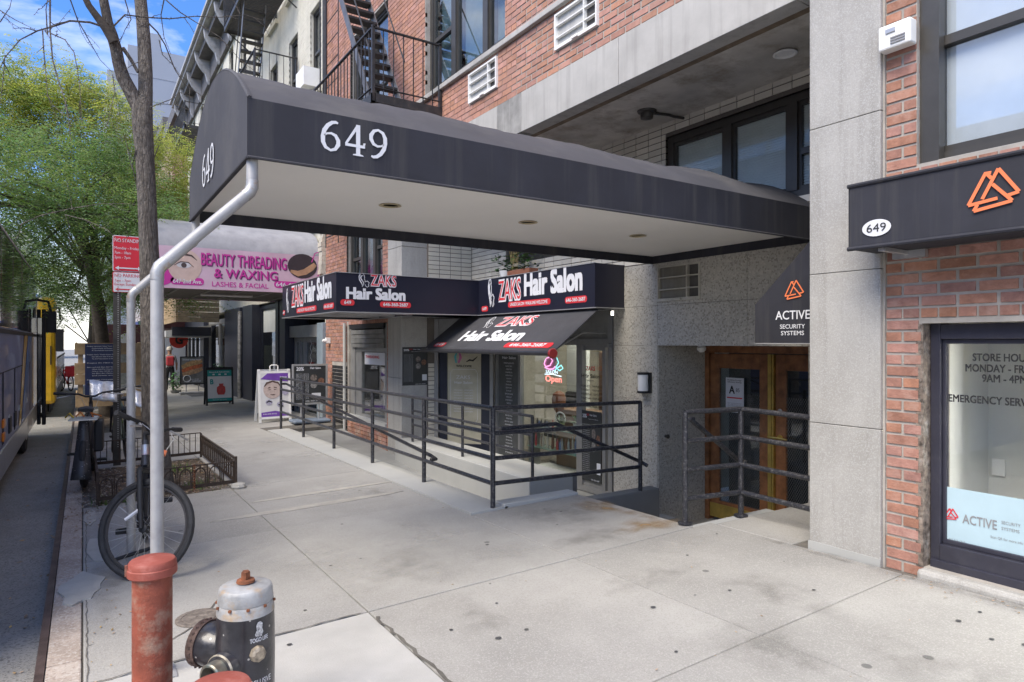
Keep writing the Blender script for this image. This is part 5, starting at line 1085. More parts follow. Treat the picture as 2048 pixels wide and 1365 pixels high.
m = MB(); m.stroke((c[0],YT-.004,c[2]), UX, UZ, [(-.2,.17,.02),(-.05,.235,.045),(.12,.21,.035),(.22,.12,.01)]); m.stroke((c[0],YT-.004,c[2]), UX, UZ, [(-.2,.0,.01),(-.08,.075,.02),(.06,.07,.02),(.16,-.02,.01)]); m.ell((c[0],YT-.004,c[2]), UX, UZ, -.02, .01, .05, .05); m.build('eye_detail_print', mat('eye print', (.07,.045,.04), .5), tcn)
m = MB(); m.ell((c[0],YT-.003,c[2]), UX, UZ, -.02, .01, .13, .055); m.build('eye_white_print', mat('eye white print', (.58,.56,.57), .5), tcn)
c = ony(605, 533, YT); m = MB(); m.ell((c[0],YT-.002,c[2]), UX, UZ, 0, 0, .32, .27); m.build('portrait_print', mat('dark portrait', (.035,.025,.03), .5), tcn)
m = MB(); m.stroke((c[0],YT-.005,c[2]), UX, UZ, [(-.26,-.12,.06),(-.1,-.17,.12),(.06,-.12,.13),(.2,-.02,.13),(.28,.06,.09)]); m.build('portrait_skin_print', mat('tan print', (.42,.24,.14), .5, var=.2), tcn)
m = MB(); m.stroke((c[0],YT-.005,c[2]), UX, UZ, [(.2,.1,.02),(.27,.3,.02),(.4,.36,.02)]); m.stroke((c[0],YT-.005,c[2]), UX, UZ, [(.30,-.25,.02),(.36,-.17,.02)]); m.stroke((c[0],YT-.005,c[2]), UX, UZ, [(.36,-.27,.02),(.42,-.19,.02)]); m.build('flourish', M['magenta'], tcn)
# ---------------- shopfronts of the cream house ----------------
sf = thing('navy_shopfront', 'row of dark navy shop piers with tall grey framed windows under the pink canopy', 'shopfront', (4.45, 22, -.4))
def pier(y0, y1, m='navy', x=4.30, z1=2.75, nm='pier'): bx(x, y0, -.7, 4.9, y1, z1).build(nm, M[m] if isinstance(m, str) else m, sf, bevel=.01)
bluegrey = mat('blue grey pilaster', (.22,.27,.31), .5, var=.1)
pier(14.21, 14.62, bluegrey, 4.38, 2.03, 'pilaster')
bx(4.40, 14.62, 1.72, 4.6, 17.0, 2.0).build('shutter_housing', M['frame_grey'], sf)
window(sf, 4.52, 14.62, 17.0, -.2, 1.72, fm='frame_grey', muls=(16.1, 16.5), w=.08, blind=None, gl=GLR, name='shop_window', depth=.08)
m = MB(); a, b = onx(620, 730, 4.5), onx(632, 650, 4.5); [m.stroke((4.5,a[1],a[2]), UN, UZ, [(.0,k*.2,.02),(.14,.1+k*.2,.03),(.0,.2+k*.2,.02)]) for k in range(3)]; m.build('window_lettering', M['print_white'], sf)
pier(17.05, 17.6); pier(17.75, 18.05)
bx(4.42, 18.05, -.7, 4.8, 18.5, 2.75).build('brick_pier', mat('brick pier far', (.26,.11,.075), .9, var=.3, scale=10, bump=.4), sf)
window(sf, 4.55, 18.5, 20.9, -.1, 2.7, fm='navy', muls=(), w=.1, blind=None, gl=GLR, name='shop_window', depth=.1)
bx(4.6, 18.7, .1, 4.62, 20.7, 1.5).build('interior_sheet', mat('ochre interior', (.32,.27,.17), .6, var=.3, scale=2), sf); bx(4.59, 18.7, 1.9, 4.62, 20.7, 2.6).build('interior_sheet', M['blind'], sf)
pier(20.9, 22.3); pier(22.8, 25.5)
bx(4.42, 18.5, -.7, 4.7, 20.9, -.12).build('stall_riser', M['grey_dark'], sf)
bx(4.3, 22.3, -.7, 4.8, 22.8, -.35).build('door_step', M['grey_light'], sf); bx(4.6, 22.3, -.35, 4.7, 22.8, 2.7).build('door', M['blackm'], sf)
mustard = mat('mustard reflection', (.55,.33,.04), .5, var=.15)
window(sf, 4.50, 25.5, 30.4, -.2, 2.5, fm='frame_grey', muls=(27.8,), w=.16, blind=None, gl=GLR, name='shop_window', depth=.1)
bx(4.66, 26.0, .1, 4.7, 29.8, 1.6).build('interior_sheet', mustard, sf); pier(30.4, 31.4)  # mustard sheet behind the glass paints in the window's yellow reflection
for k in range(4): window(sf, 4.5, 31.4+k*1.35, 32.6+k*1.35, -.3, 2.0, fm='navy', w=.12, blind=None, gl=GLR, name='shop_window', depth=.1)
for z in (2.0,): bx(4.35, 31.4, z, 4.8, 36.9, 2.6).build('shop_fascia', M['navy'], sf)
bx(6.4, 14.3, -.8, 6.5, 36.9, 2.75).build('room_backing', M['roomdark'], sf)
bx(4.6, 14.3, -1.2, 7.4, 36.9, -.55).build('shop_floor', M['grey_dark'], sf)
m = MB(); m.tube([(4.22,22.4,-.5),(4.22,22.4,.4),(4.24,22.42,2.6)], .06, 8); tag(m.build('patched_downpipe', mat('patched pipe', (.34,.33,.31), .8, var=.4, scale=8), loc=(4.22,22.4,-.5)), 'weathered grey pipe standing against the dark navy shop piers', 'pipe')
wsn = thing('timber_sign', 'timber planked shop sign projecting beyond the pink canopy', 'sign', (3.8, 27.5, 2.6))
for k in range(5): bx(2.9, 26.6+0.0, 2.35+k*.19, 4.3, 26.66, 2.53+k*.19).build('plank', M['pine'], wsn)
for k in range(5): bx(2.85, 26.66, 2.35+k*.19, 2.9, 31.0, 2.53+k*.19).build('plank', M['pine'], wsn)
lb = thing('light_box_sign', 'pale grey shop awning box hanging below the timber sign', 'sign', (3.6, 29, 1.9)); m = MB(); m.prism([(2.7,28.5,1.80),(2.7,28.5,2.05),(4.3,28.5,2.28),(4.3,28.5,1.80)], (0,0,0), (0,7,0)); m.build('box', mat('pale box', (.50,.50,.49), .6), lb); bx(2.9,28.4,1.85,4.3,28.49,2.2).build('end_plate', M['navy'], lb)
gs = thing('round_red_sign', 'round red sign with a dark letter G hanging over the far pavement', 'sign', (2.75, 31, 1.9)); c = ony(358, 680, 31)
MB().lathe([(.0,0),(.36,0),(.36,.08),(0,.08)], (c[0],31.04,c[2]), 24, (0,1,0)).build('disc', mat('red sign', (.60,.05,.04), .5), gs); MB().text('G', (c[0],30.98,c[2]-.17), UX, UZ, .34, .3, bold=.04, align='c').build('lettering', M['print_black'], gs); m = MB(); m.bar((c[0],31.05,c[2]), (4.4,31.05,c[2]), .04, .04); m.build('bracket', M['blackm'], gs)
cs = thing('round_black_sign', 'round black and white coffee shop sign high beyond the pole', 'sign', (2.5, 34, 3)); c = ony(350, 610, 34)
MB().lathe([(.0,0),(.44,0),(.44,.08),(0,.08)], (c[0],34.04,c[2]), 24, (0,1,0)).build('disc', M['print_black'], cs); MB().torus((c[0],33.97,c[2]), .36, .02, (0,1,0), 24, 4).build('ring', M['white'], cs); m = MB(); m.bar((c[0],34.06,c[2]), (4.4,34.06,c[2]), .04, .04); m.build('bracket', M['blackm'], cs)
# ---------------- houses further off ----------------
def far_house(y0, y1, h, col, lab, x=4.5, shop=None, sign=None, nm='row_house'):
    t = thing(nm, lab, 'building', (x, (y0+y1)/2, 0)); n = max(1, int((y1-y0)/2.3)); hs = []
    for k in range(n):
        yc = y0+(k+.5)*(y1-y0)/n
        z = 4.2
        while z+2 < h: hs.append((yc-.5, yc+.5, z, z+1.8)); z += 3.1
    w = MB(); holed(w, x, x+.3, y0, y1, -1.5, h, hs); w.box(x+.9, y0, -1.5, x+11, y1, h-.1); w.box(x+.3, y0, h-.3, x+.9, y1, h-.1); w.box(x+.3, y0, -1.5, x+.9, y0+.3, h-.3); w.build('wall', col, t)
    for a in hs: bx(x+.15, *a[:1], a[2], x+.2, a[1], a[3]).build('window', M['curtain'], t)
    for a in hs: bx(x-.08, a[0]-.1, a[2]-.15, x+.15, a[1]+.1, a[2]).build('sill', M['fascia'], t)
    bx(x-.5, y0, h-.5, x+.2, y1, h+.1).build('cornice', cdk, t)
    bx(x-.06, y0+.3, -1, x-.003, y1-.3, 2.3).build('shop_glazing', M['navy'], t)
    if shop: bx(x-1.2, y0+.2, 2.3, x-.06, y1-.2, 3.1).build('shop_awning', shop, t)
    return t
far_house(37.1, 44, 14, mat('brown brick', (.20,.10,.07), .9, var=.2, bump=.2), 'brown brick house with a maroon shop awning just past the cream house', shop=mat('maroon awning', (.10,.03,.035), .7))
far_house(44.1, 53, 15, mat('tan brick', (.36,.27,.19), .9, var=.2, bump=.2), 'tan brick house with a green shop awning in the middle of the far row', shop=mat('green awning', (.03,.16,.07), .7))
far_house(53.1, 64, 17, mat('red far brick', (.26,.12,.09), .9, var=.2, bump=.2), 'dark red brick house with a blue shop awning far down the row', shop=mat('blue awning', (.03,.05,.2), .7))
far_house(64.1, 92, 19, mat('grey stucco', (.40,.39,.37), .9, var=.1), 'long grey stucco block closing the far row of houses', shop=mat('red awning', (.35,.03,.03), .7))
# pale tower, distance haze put into its colour
tw = thing('tower_block', 'pale grey windowless tower block rising behind the cream house cornice', 'building', (7, 110, 0))
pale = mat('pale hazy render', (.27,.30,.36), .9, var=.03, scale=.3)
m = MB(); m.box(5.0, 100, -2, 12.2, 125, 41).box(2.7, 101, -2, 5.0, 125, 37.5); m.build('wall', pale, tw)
m = MB()
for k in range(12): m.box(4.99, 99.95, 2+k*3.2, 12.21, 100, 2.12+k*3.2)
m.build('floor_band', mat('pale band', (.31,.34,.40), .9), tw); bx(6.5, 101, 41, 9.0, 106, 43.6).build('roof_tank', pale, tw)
far_w = thing('far_apartment_block', 'white brick apartment block across the end of the avenue behind the trees', 'building', (-20, 150, 0)); bx(-60, 150, -2, -8, 170, 22).build('wall', mat('far white brick', (.55,.54,.52), .9), far_w)
for i in range(9):
    for j in range(6): bx(-13-i*5, 149.9, 2+j*3.3, -10.5-i*5, 150, 3.8+j*3.3).build('window', M['curtain'], far_w)

# ---------------- opposite side of the avenue (seen in the glass and past the buses) ----------------
def facing_house(y0, y1, h, col, lab):
    x = -24; t = thing('row_house', lab, 'building', (x, (y0+y1)/2, 0)); hs = [(yc-.55, yc+.55, z, z+1.9) for yc in np.arange(y0+1.6, y1-1, 2.5) for z in np.arange(4.2, h-2.2, 3.1)]
    w = MB(); holed(w, x-.3, x, y0, y1, -2, h, hs); w.box(x-10, y0, -2, x-.5, y1, h-.2); w.build('wall', col, t)
    for a in hs: bx(x-.25, a[0], a[2], x-.2, a[1], a[3]).build('window', M['curtain'], t)
    bx(x, y0+.2, 2.6, x+1.2, y1-.2, 3.3).build('shop_awning', M['navy'], t); bx(x, y0+.4, -1, x+.05, y1-.4, 2.6).build('shop_glazing', M['roomdark'], t); bx(x-.1, y0, h-.4, x+.5, y1, h+.2).build('cornice', cdk, t)
facing_house(-14, 2, 12, MATS['tan brick'], 'tan brick house across the avenue facing the canopy')
facing_house(2.1, 16, 11, MATS['brown brick'], 'brown brick house across the avenue opposite the salon')
facing_house(16.1, 30, 13, MATS['red far brick'], 'dark red house across the avenue behind the coach')
facing_house(30.1, 46, 12, MATS['grey stucco'], 'grey stucco house across the avenue beyond the city bus')
structure(bx(-40, -20, -1.9, -20, 60, .0).build('far_sidewalk', M['concrete']))
# ---------------- trees ----------------
def branch(mb, pts, r, n=8): mb.tube(pts, r, n)
leafA = mat('dark green leaflet', (.16,.27,.085), .6, var=.2, scale=1.5, island=.38); leafB = mat('yellow green leaflet', (.46,.50,.10), .6, var=.2, scale=.9, island=.35)
leafC = mat('mid green leaflet', (.24,.34,.08), .6, var=.2, scale=1, island=.35)
for m_ in (leafA, leafB, leafC):
    nt = m_.node_tree; b = nt.nodes['Principled BSDF']; col_in = b.inputs['Base Color'].links[0].from_socket
    tr = nt.nodes.new('ShaderNodeBsdfTranslucent'); nt.links.new(col_in, tr.inputs[0]); mxs = nt.nodes.new('ShaderNodeMixShader'); mxs.inputs[0].default_value = .52
    nt.links.new(b.outputs[0], mxs.inputs[1]); nt.links.new(tr.outputs[0], mxs.inputs[2]); nt.links.new(mxs.outputs[0], nt.nodes['Material Output'].inputs[0])
def crown(name, lobes, n, mats, par, seed, leaf=.055, rach=.30, nl=11):
    """compound leaves: leaflets in pairs along drooping stalks, gathered in clumps inside the lobes"""
    g = np.random.default_rng(seed); cl = []
    vol = np.array([l[1][0]*l[1][1]*l[1][2] for l in lobes]); pr = vol/vol.sum(); nc = n//16
    for k in g.choice(len(lobes), nc, p=pr):
        c, r = lobes[k][:2]; d = g.normal(size=3); d /= np.linalg.norm(d); q = g.uniform(.35, 1.05)**.6; cl.append(np.array(c)+d*np.array(r)*q)
    cl = np.array(cl); idx = g.integers(0, nc, n); base = cl[idx]+g.normal(size=(n,3))*np.array([.30,.30,.18])
    az = g.uniform(0, 2*np.pi, n); dirs = np.stack([np.cos(az), np.sin(az), g.uniform(-.7, .25, n)], 1); side = np.stack([-np.sin(az), np.cos(az), g.uniform(-.2,.2,n)], 1)
    V = []; pairs = nl//2
    for k in range(pairs):
        t = (k+1)/pairs; ctr = base+dirs*(rach*t)[...,None] if False else base+dirs*rach*t+np.array([0,0,-.10])*t*t
        for s in (1, -1):
            o = side*s; tip = ctr+(o*.9+dirs*.35)*leaf+np.array([0,0,-.25])*leaf; w = dirs*leaf*.22
            mid = (ctr+tip)/2; V.append(np.stack([ctr, mid-w, tip, mid+w], 1))
    V = np.concatenate(V).reshape(-1, 3); P0 = np.array(ORG[par.name]); V = V-P0
    nf = len(V)//4; me = bpy.data.meshes.new(name); me.vertices.add(len(V)); me.vertices.foreach_set('co', V.astype(np.float32).ravel()); me.loops.add(len(V)); me.loops.foreach_set('vertex_index', np.arange(len(V), dtype=np.int32))
    me.polygons.add(nf); me.polygons.foreach_set('loop_start', np.arange(0, len(V), 4, dtype=np.int32)); me.polygons.foreach_set('loop_total', np.full(nf, 4, dtype=np.int32))
    for m in mats: me.materials.append(m)
    if len(mats) > 1:
        ci = (g.random(nc)*len(mats)).astype(np.int32); mi = np.tile(np.repeat(ci[idx], 1), pairs*2)[:nf]; me.polygons.foreach_set('material_index', mi.astype(np.int32))
    me.update(); me.validate(); o = bpy.data.objects.new(name, me); COL.objects.link(o); o.parent = par; ORG[o.name] = ORG[par.name]; return stuff(o)
def bgtree(loc, trunk, limbs, lobes, n, mats, label, seed, leaf=.055, rach=.30):
    t = thing('street_tree', label, 'tree', loc, 'leafy trees along the kerb'); mb = MB(); mb.tube(trunk[0], trunk[1], 10); mb.build('trunk', M['bark2'], t, smooth=True)
    top = Vector(trunk[0][-1]); r = random.Random(seed)
    mb = MB()
    for c, rr in [l[:2] for l in lobes]:
        for _ in range(3):
            e = Vector(c)+Vector((r.uniform(-1,1)*rr[0], r.uniform(-1,1)*rr[1], r.uniform(-.6,.8)*rr[2]))*.75; s = Vector(trunk[0][-r.choice((1,2))]); m_ = (s+e)/2+Vector((r.uniform(-.3,.3), r.uniform(-.3,.3), r.uniform(.0,.4)))
            mb.tube([s, m_, e], [.05, .03, .010], 5)
    mb.build('limbs', M['bark2'], t); crown('crown', lobes, n, mats, t, seed, leaf, rach); return t
bgtree((.5,19.5,-.2), ([(.54,19.5,-.3),(.50,19.45,.5),(.42,19.4,1.6),(.32,19.2,2.6),(.12,18.8,3.6),(-.1,18.4,4.6)], [.21,.17,.155,.14,.12,.08]), None,
       [((.2,16.4,4.0),(1.7,1.9,1.25)), ((-1.7,15.2,4.3),(1.4,2.0,1.5)), ((1.7,18.8,3.9),(1.5,1.8,1.4)), ((.1,18.0,5.4),(1.8,2,1.3)), ((.9,19,2.7),(.9,1.0,.5)), ((-.6,17.6,2.9),(.9,1.2,.5)), ((-2.6,13.2,3.6),(.8,1.5,1.4))],
       9500, [leafA, leafA, leafC], 'dark green tree with a dark leaning trunk rising behind the blue notice board', 11, leaf=.075, rach=.34)
bgtree((.4,25.5,-.3), ([(.4,25.5,-.4),(.42,25.4,1.5),(.35,25.3,3.5),(.3,25.2,5.6)], [.19,.15,.14,.1]), None,
       [((-.2,23,8.0),(2.0,2.4,1.4)), ((2.0,24.5,7.2),(1.6,2.0,1.5)), ((-2.4,22,7.6),(1.9,2.2,1.7)), ((.6,24,6.0),(2.4,2.2,1.0)), ((-.9,23,9.1),(1.3,1.2,.8)), ((2.9,26,6.0),(1.0,1.6,1.5)), ((-3.2,21,5.9),(1.4,1.8,1.2))],
       17000, [leafB, leafB, leafB, leafC], 'tall yellow green tree with its airy top against the sky', 12, leaf=.085, rach=.36)
bgtree((.4,35,-.5), ([(.4,35,-.6),(.4,35,1.5),(.6,35,3.0),(.6,35,4.5)], [.17,.14,.12,.08]), None,
       [((.4,35,4.8),(3.0,2.5,2.0)), ((2.2,36,4.6),(1.9,2,1.5)), ((-2.6,35,5.6),(2.2,2.2,1.8)), ((.5,34,7.4),(2.4,2,1.4))], 6000, [leafC, leafA], 'mid green tree further along the kerb behind the yellow green one', 13, leaf=.09, rach=.4)
bgtree((.4,50,-.8), ([(.4,50,-.8),(.4,50,1.5),(.5,50,4.0)], [.17,.14,.1]), None, [((.4,50,5.5),(3.4,3,2.6)), ((-3.6,52,5.5),(3,3,2.5))], 4200, [leafC, leafA], 'farthest green tree at the end of the kerb line', 14, leaf=.13, rach=.5)
bgtree((-16,48,-.8), ([(-16,48,-.8),(-16,48,2),(-16,48,5)], [.2,.16,.1]), None, [((-16,48,7),(4,4,3)), ((-11,55,7),(4,4,3))], 4000, [leafC, leafB], 'green tree on the far side of the avenue beyond the buses', 15, leaf=.15, rach=.5)
# bare foreground tree
ft = thing('bare_tree', 'grey barked forked tree with bare thorny twigs standing in the rusty tree guard', 'tree', (.72, 8.2, -.08))
def pxl(pts, d0, dd=0): n = len(pts); return [atd(p[0], p[1], d0+dd*i/max(1, n-1)) for i, p in enumerate(pts)]
k = 7.3/1306
tp = [(318,1003,40),(316,985,33),(314,950,28),(312,900,25),(309,800,23),(306,700,21.5),(303,600,20),(298,500,17.5),(294,400,17),(289,300,17),(285,250,18.5),(284,215,19),(286,195,10)]
mb = MB(); mb.tube([atd(p[0], p[1], 7.3) for p in tp], [p[2]*k for p in tp], 20); tr_ = mb.build('trunk', M['bark'], ft, smooth=True)
mb = MB(); L1 = [(281,225,13),(262,185,13),(246,155,12.5),(237,125,11),(232,98,10.5),(224,70,10),(216,45,8.5),(207,0,8),(198,-60,7),(190,-140,5)]; mb.tube([atd(a,b,7.3-.05*i) for i,(a,b,c) in enumerate(L1)], [c*k for a,b,c in L1], 14); mb.build('limb', M['bark'], ft, smooth=True)
mb = MB(); L2 = [(289,225,14),(291,190,13),(291,148,13),(289,98,12.5),(286,53,12),(281,0,11.5),(275,-80,10),(270,-200,8)]; mb.tube([atd(a,b,7.3+.05*i) for i,(a,b,c) in enumerate(L2)], [c*k for a,b,c in L2], 14); mb.build('limb', M['bark'], ft, smooth=True)
mb = MB(); L3 = [(228,85,9),(212,58,8),(195,35,7),(178,12,6),(160,-25,5)]; mb.tube([atd(a,b,7.0-.05*i) for i,(a,b,c) in enumerate(L3)], [c*k for a,b,c in L3], 10); mb.build('limb', M['bark2'], ft, smooth=True)
mb = MB(); L4 = [(276,145,3),(262,120,3.5),(246,97,4)]; mb.tube([atd(a,b,7.2) for a,b,c in L4], [c*k for a,b,c in L4], 8); mb.build('limb', M['bark'], ft, smooth=True)
mb = MB(); r = random.Random(21)
for (x, y) in [(292, 180), (289, 285), (304, 640)]: pass
BR = [([(220,58),(180,45),(140,42),(110,52),(75,62),(40,80),(10,115),(-5,150)],3.2,-.6),([(100,-20),(100,60),(105,120),(118,165),(130,200),(137,240),(142,285)],2.4,-.5),([(85,62),(88,110),(92,150),(95,190),(108,215)],1.8,-.2),
 ([(103,68),(130,80),(148,105),(155,140),(160,180),(163,240)],1.8,-.6),([(137,-10),(155,40),(180,85),(200,120),(225,145)],1.8,.4),([(222,58),(250,30),(290,35),(340,38),(390,33),(440,35),(490,30),(530,42)],2.4,.8),
 ([(295,45),(315,65),(330,90),(350,140),(370,170),(400,190),(412,202)],2.4,.5),([(320,-10),(360,25),(400,50),(440,75),(480,120),(520,150)],1.8,.5),([(-5,18),(30,40),(70,60)],1.6,0),([(40,450),(80,432),(130,420),(200,408),(260,408),(300,415),(360,400)],1.5,.3),
 ([(272,300),(265,330),(274,380),(281,420)],1.6,.2),([(130,430),(170,440),(215,460),(240,485),(262,470)],1.3,-.3),([(250,0),(262,40),(250,60),(232,105)],1.6,.2),([(318,80),(325,110),(345,130),(360,150),(372,160)],1.3,.2),([(300,215),(340,200),(360,185),(385,195)],1.4,.4),
 ([(330,-10),(322,30),(328,75),(342,110)],1.8,.2),([(430,75),(450,85),(462,110),(460,128)],1.2,.2),([(480,28),(470,8),(462,-10)],1.4,0),([(95,70),(92,20),(96,-10)],2.0,0),([(0,45),(20,15),(25,-10)],1.5,0),([(225,150),(230,185),(222,215),(215,250)],1.3,-.2),([(10,110),(5,170),(0,210)],1.2,-.1),
 ([(290,120),(268,128),(250,140),(240,150)],1.3,-.2),([(265,340),(255,300),(250,270)],1.2,.1)]
tw_ = MB(); th_ = MB()
def twig(pts, r0, lev):
    n = len(pts); tw_.tube(pts, [max(.0022, r0*(1-.75*i/(n-1))) for i in range(n)], 5)
    for i in range(n-1):
        a, b = pts[i], pts[i+1]; L = (b-a).length; d = (b-a).normalized()
        for q in range(int(L/.045)):
            p = a+(b-a)*r.random(); v = Vector((r.uniform(-1,1),r.uniform(-1,1),r.uniform(-1,1))); v = (v-d*v.dot(d)).normalized(); th_.tube([p, p+v*.022], [.004,.001], 3, False)
        if lev < 2:
            for q in range(int(L/(.22 if lev else .17))):
                if r.random() < .62:
                    p = a+(b-a)*r.random(); v = Vector((r.uniform(-1,1)*.8, r.uniform(-1,1)*.6, r.uniform(-1.1,.5))); v = (v+d*.7).normalized(); q_ = [p]; LL = r.uniform(.10,.34)*(1 if lev else 1.25)
                    for _ in range(4): v = (v+Vector((r.uniform(-.3,.3), r.uniform(-.3,.3), r.uniform(-.35,.2)))).normalized(); q_.append(q_[-1]+v*LL/4)
                    twig(q_, r0*.5, lev+1)
for pts, rp, dd in BR: twig(pxl(pts, 7.2, dd), rp*k*.75, 0)
tw_.build('twigs', M['bark'], ft, smooth=True); stuff(th_.build('thorns', M['bark'], ft))
# ---------------- rusty tree guard ----------------
tg = thing('tree_guard', 'low rusty iron tree guard with rows of small arches round the bare tree', 'tree guard', (.78, 9.2, -.05)); R_ = M['rustiron']
def guard_side(a, b, h, n, arches=True, lean=0):
    a, b = Vector(a), Vector(b); ga, gb = G(a.x,a.y), G(b.x,b.y); P = lambda u, z: Vector((a.x+(b.x-a.x)*u, a.y+(b.y-a.y)*u, ga+(gb-ga)*u+z))
    m = MB(); m.bar(P(0,h), P(1,h), .022, .012); m.build('top_bar', R_, tg); m = MB(); m.bar(P(0,.07), P(1,.07), .008, .04); m.build('bottom_bar', R_, tg)
    m = MB()
    for i in range(n):
        u0, u1 = i/n, (i+1)/n
        if arches:
            pts = [P(u0+(u1-u0)*.12,.07)]+[P(u0+(u1-u0)*(.5-.38*math.cos(t)), h*.62+.07*math.sin(t)*1.2) for t in [math.pi*j/8 for j in range(9)]]+[P(u1-(u1-u0)*.12,.07)]; m.tube(pts, .0075, 5)
        m.tube([P(u0,.05), P(u0,h)], .006, 5); m.tube([P((u0+u1)/2, h*.7 if arches else .05), P((u0+u1)/2, h)], .005, 5)
    stuff(m.build('arches' if arches else 'bars', R_, tg))
q = [(.13,7.9),(1.45,7.9),(1.45,10.5),(.13,10.5)]
guard_side(q[0], q[1], .30, 9); guard_side(q[1], q[2], .33, 18); guard_side(q[3], q[2], .36, 9, False); guard_side(q[0], q[3], .30, 18)
for x, y in q: m = MB(); m.bar((x,y,G(x,y)-.05), (x,y,G(x,y)+.35), .028, .028); m.build('corner_post', R_, tg)
m = MB(); pts = [Vector((.98,7.93,G(.98,7.9)+.30-.014*i+(.0))) for i in range(2)]
for i in range(15): m.torus((1.02+.006*(i%2), 7.885, G(1,7.9)+.30-.019*i), .011, .0035, (1,0,0) if i%2 else (0,1,0), 10, 5)
tag(m.build('rusty_chain', M['rust'], loc=(1.02,7.88,.2)), 'rusty chain hanging on the near side of the tree guard', 'chain')
# ---------------- hydrant and standpipes ----------------
hx, hy = .522, 2.65; g0 = G(hx, hy)
hy_t = thing('fire_hydrant', 'black fire hydrant with silver top, rusty nut and open side nozzle in the foreground', 'fire hydrant', (hx, hy, g0))
MB().lathe([(.15,g0),(.15,g0+.03),(.108,g0+.05),(.105,.30),(.107,.42),(.1055,.50),(.1035,.575)], (hx,hy,0), 40).build('barrel', M['hydrant_black'], hy_t, smooth=True)
MB().lathe([(.1045,.573),(.1015,.612),(.1005,.6135)], (hx,hy,0), 40).build('collar', M['hydrant_silver'], hy_t, smooth=True)
MB().lathe([(.0998,.6145),(.1005,.618),(.097,.655),(.094,.667),(.088,.672),(.04,.677),(.001,.684)], (hx,hy,0), 40).build('bonnet', M['hydrant_silver'], hy_t, smooth=True)
m = MB(); m.lathe([(.034,.683),(.032,.692),(.02,.694)], (hx,hy,0), 20); m.lathe([(.018,.69),(.0165,.722),(.013,.725)], (hx,hy,0), 5); m.build('operating_nut', M['rust'], hy_t)
Lf = Vector((-.8355,.5495,0)); Fw = Vector((.5495,.8355,0)); c0 = Vector((hx,hy,0))
dn = (Lf+Fw*.30).normalized(); cb = c0+Vector((0,0,.425))
MB().lathe([(.078,.04),(.078,.10),(.082,.12),(.066,.15),(.001,.165)][:0]+[(.076,.05),(.074,.115),(.079,.125),(.082,.165),(.078,.18)], cb, 28, dn).build('steamer_outlet', M['hydrant_black'], hy_t, smooth=True)
m = MB(); m.lathe([(.086,.172),(.087,.205),(.078,.212),(.0,.214)], cb, 28, dn)
for i in range(22): a = 2*math.pi*i/22; u = dn.orthogonal().normalized(); w = dn.cross(u); p = cb+dn*.188+(u*math.cos(a)+w*math.sin(a))*.087; m.box(p.x-.004,p.y-.004,p.z-.004,p.x+.004,p.y+.004,p.z+.004)
m.build('outlet_cap', mat('worn cap rust', (.13,.085,.07), .7, .3, var=.4, scale=30, bump=.4), hy_t)
dn2 = (-Fw*.97+Lf*.36).normalized(); cb2 = c0+Vector((0,0,.40))
m = MB(); m.lathe([(.062,.07),(.060,.125),(.056,.135)], cb2, 28, dn2); m.build('nozzle_boss', M['hydrant_black'], hy_t, smooth=True)
m = MB(); ax = dn2; u = ax.orthogonal().normalized(); w = ax.cross(u)
prof = [(.045,.12),(.047,.175),(.043,.18),(.037,.18),(.035,.12),(.03,.06)]; vs = []
for r__, h__ in prof: vs += [cb2+ax*h__+(u*math.cos(2*math.pi*j/28)+w*math.sin(2*math.pi*j/28))*r__ for j in range(28)]
m.add(vs, [(i*28+j, i*28+(j+1)%28, (i+1)*28+(j+1)%28, (i+1)*28+j) for i in range(len(prof)-1) for j in range(28)]); m.add(vs[-28:], [tuple(range(28))])
m.build('open_nozzle', mat('nozzle bronze', (.30,.27,.22), .4, .7, var=.3, scale=20, stain=(9,(.12,.26,.26),.7)), hy_t, smooth=True)
MB().torus(cb2+ax*.128, .054, .007, ax, 30, 6).build('gasket', mat('worn edge', (.40,.36,.28), .5, .4, var=.5, scale=40), hy_t, smooth=True)
m = MB()
for i in range(10):
    a = 2*math.pi*i/10+.2; p = c0+Vector((math.cos(a)*.104, math.sin(a)*.104, .606)); MB().lathe([(.006,0),(.006,.008),(.0,.009)], p, 6).build('bolt', M['rust'], hy_t)
ch = MB(); pA, pB = cb+dn*.19+Vector((0,0,-.085)), c0-Fw*.10-Lf*.0+Vector((0,0,.27))
for i in range(16):
    u_ = i/15; p = pA+(pB-pA)*u_+Vector((0,0,-.10*math.sin(math.pi*u_))); ch.torus(p, .009, .0025, (1,0,.3) if i%2 else (0,1,.3), 10, 5)
ch.build('cap_chain', M['rust'], hy_t)
def wrap(mb, t, ang0, z, h, w, r=.1125, bold=.02):
    tmp = MB().text(t, (0,0,0), (1,0,0), (0,1,0), h, w, bold=bold); vs = []
    for x, y, _ in tmp.v: a = ang0+x/r; d = (-Fw*math.cos(a)-Lf*math.sin(a)); p = c0+d*r; vs.append((p.x, p.y, z+y))
    mb.add(vs, tmp.f)
m = MB(); wrap(m, 'TOGO LIFE', .52, .487, .016, .072, .1075, .05); wrap(m, 'EXCLUSIVE', .40, .325, .022, .10, .1085, .0)
def wpatch(mb, pts, r=.1145):
    vs = []
    for x, y in pts: a = x/r; d = (-Fw*math.cos(a)-Lf*math.sin(a)); p = c0+d*r; vs.append((p.x,p.y,y))
    mb.add(vs, [tuple(range(len(vs)))])
m.build('sticker_lettering', M['print_white'], hy_t)
m = MB(); wpatch(m, [(.078,.508),(.100,.506),(.107,.520),(.103,.535),(.104,.552),(.095,.562),(.085,.560),(.079,.548),(.081,.530),(.074,.518)], .1082); m.build('sticker_print', mat('sticker grey', (.50,.50,.50), .5, var=.5, scale=120), hy_t)
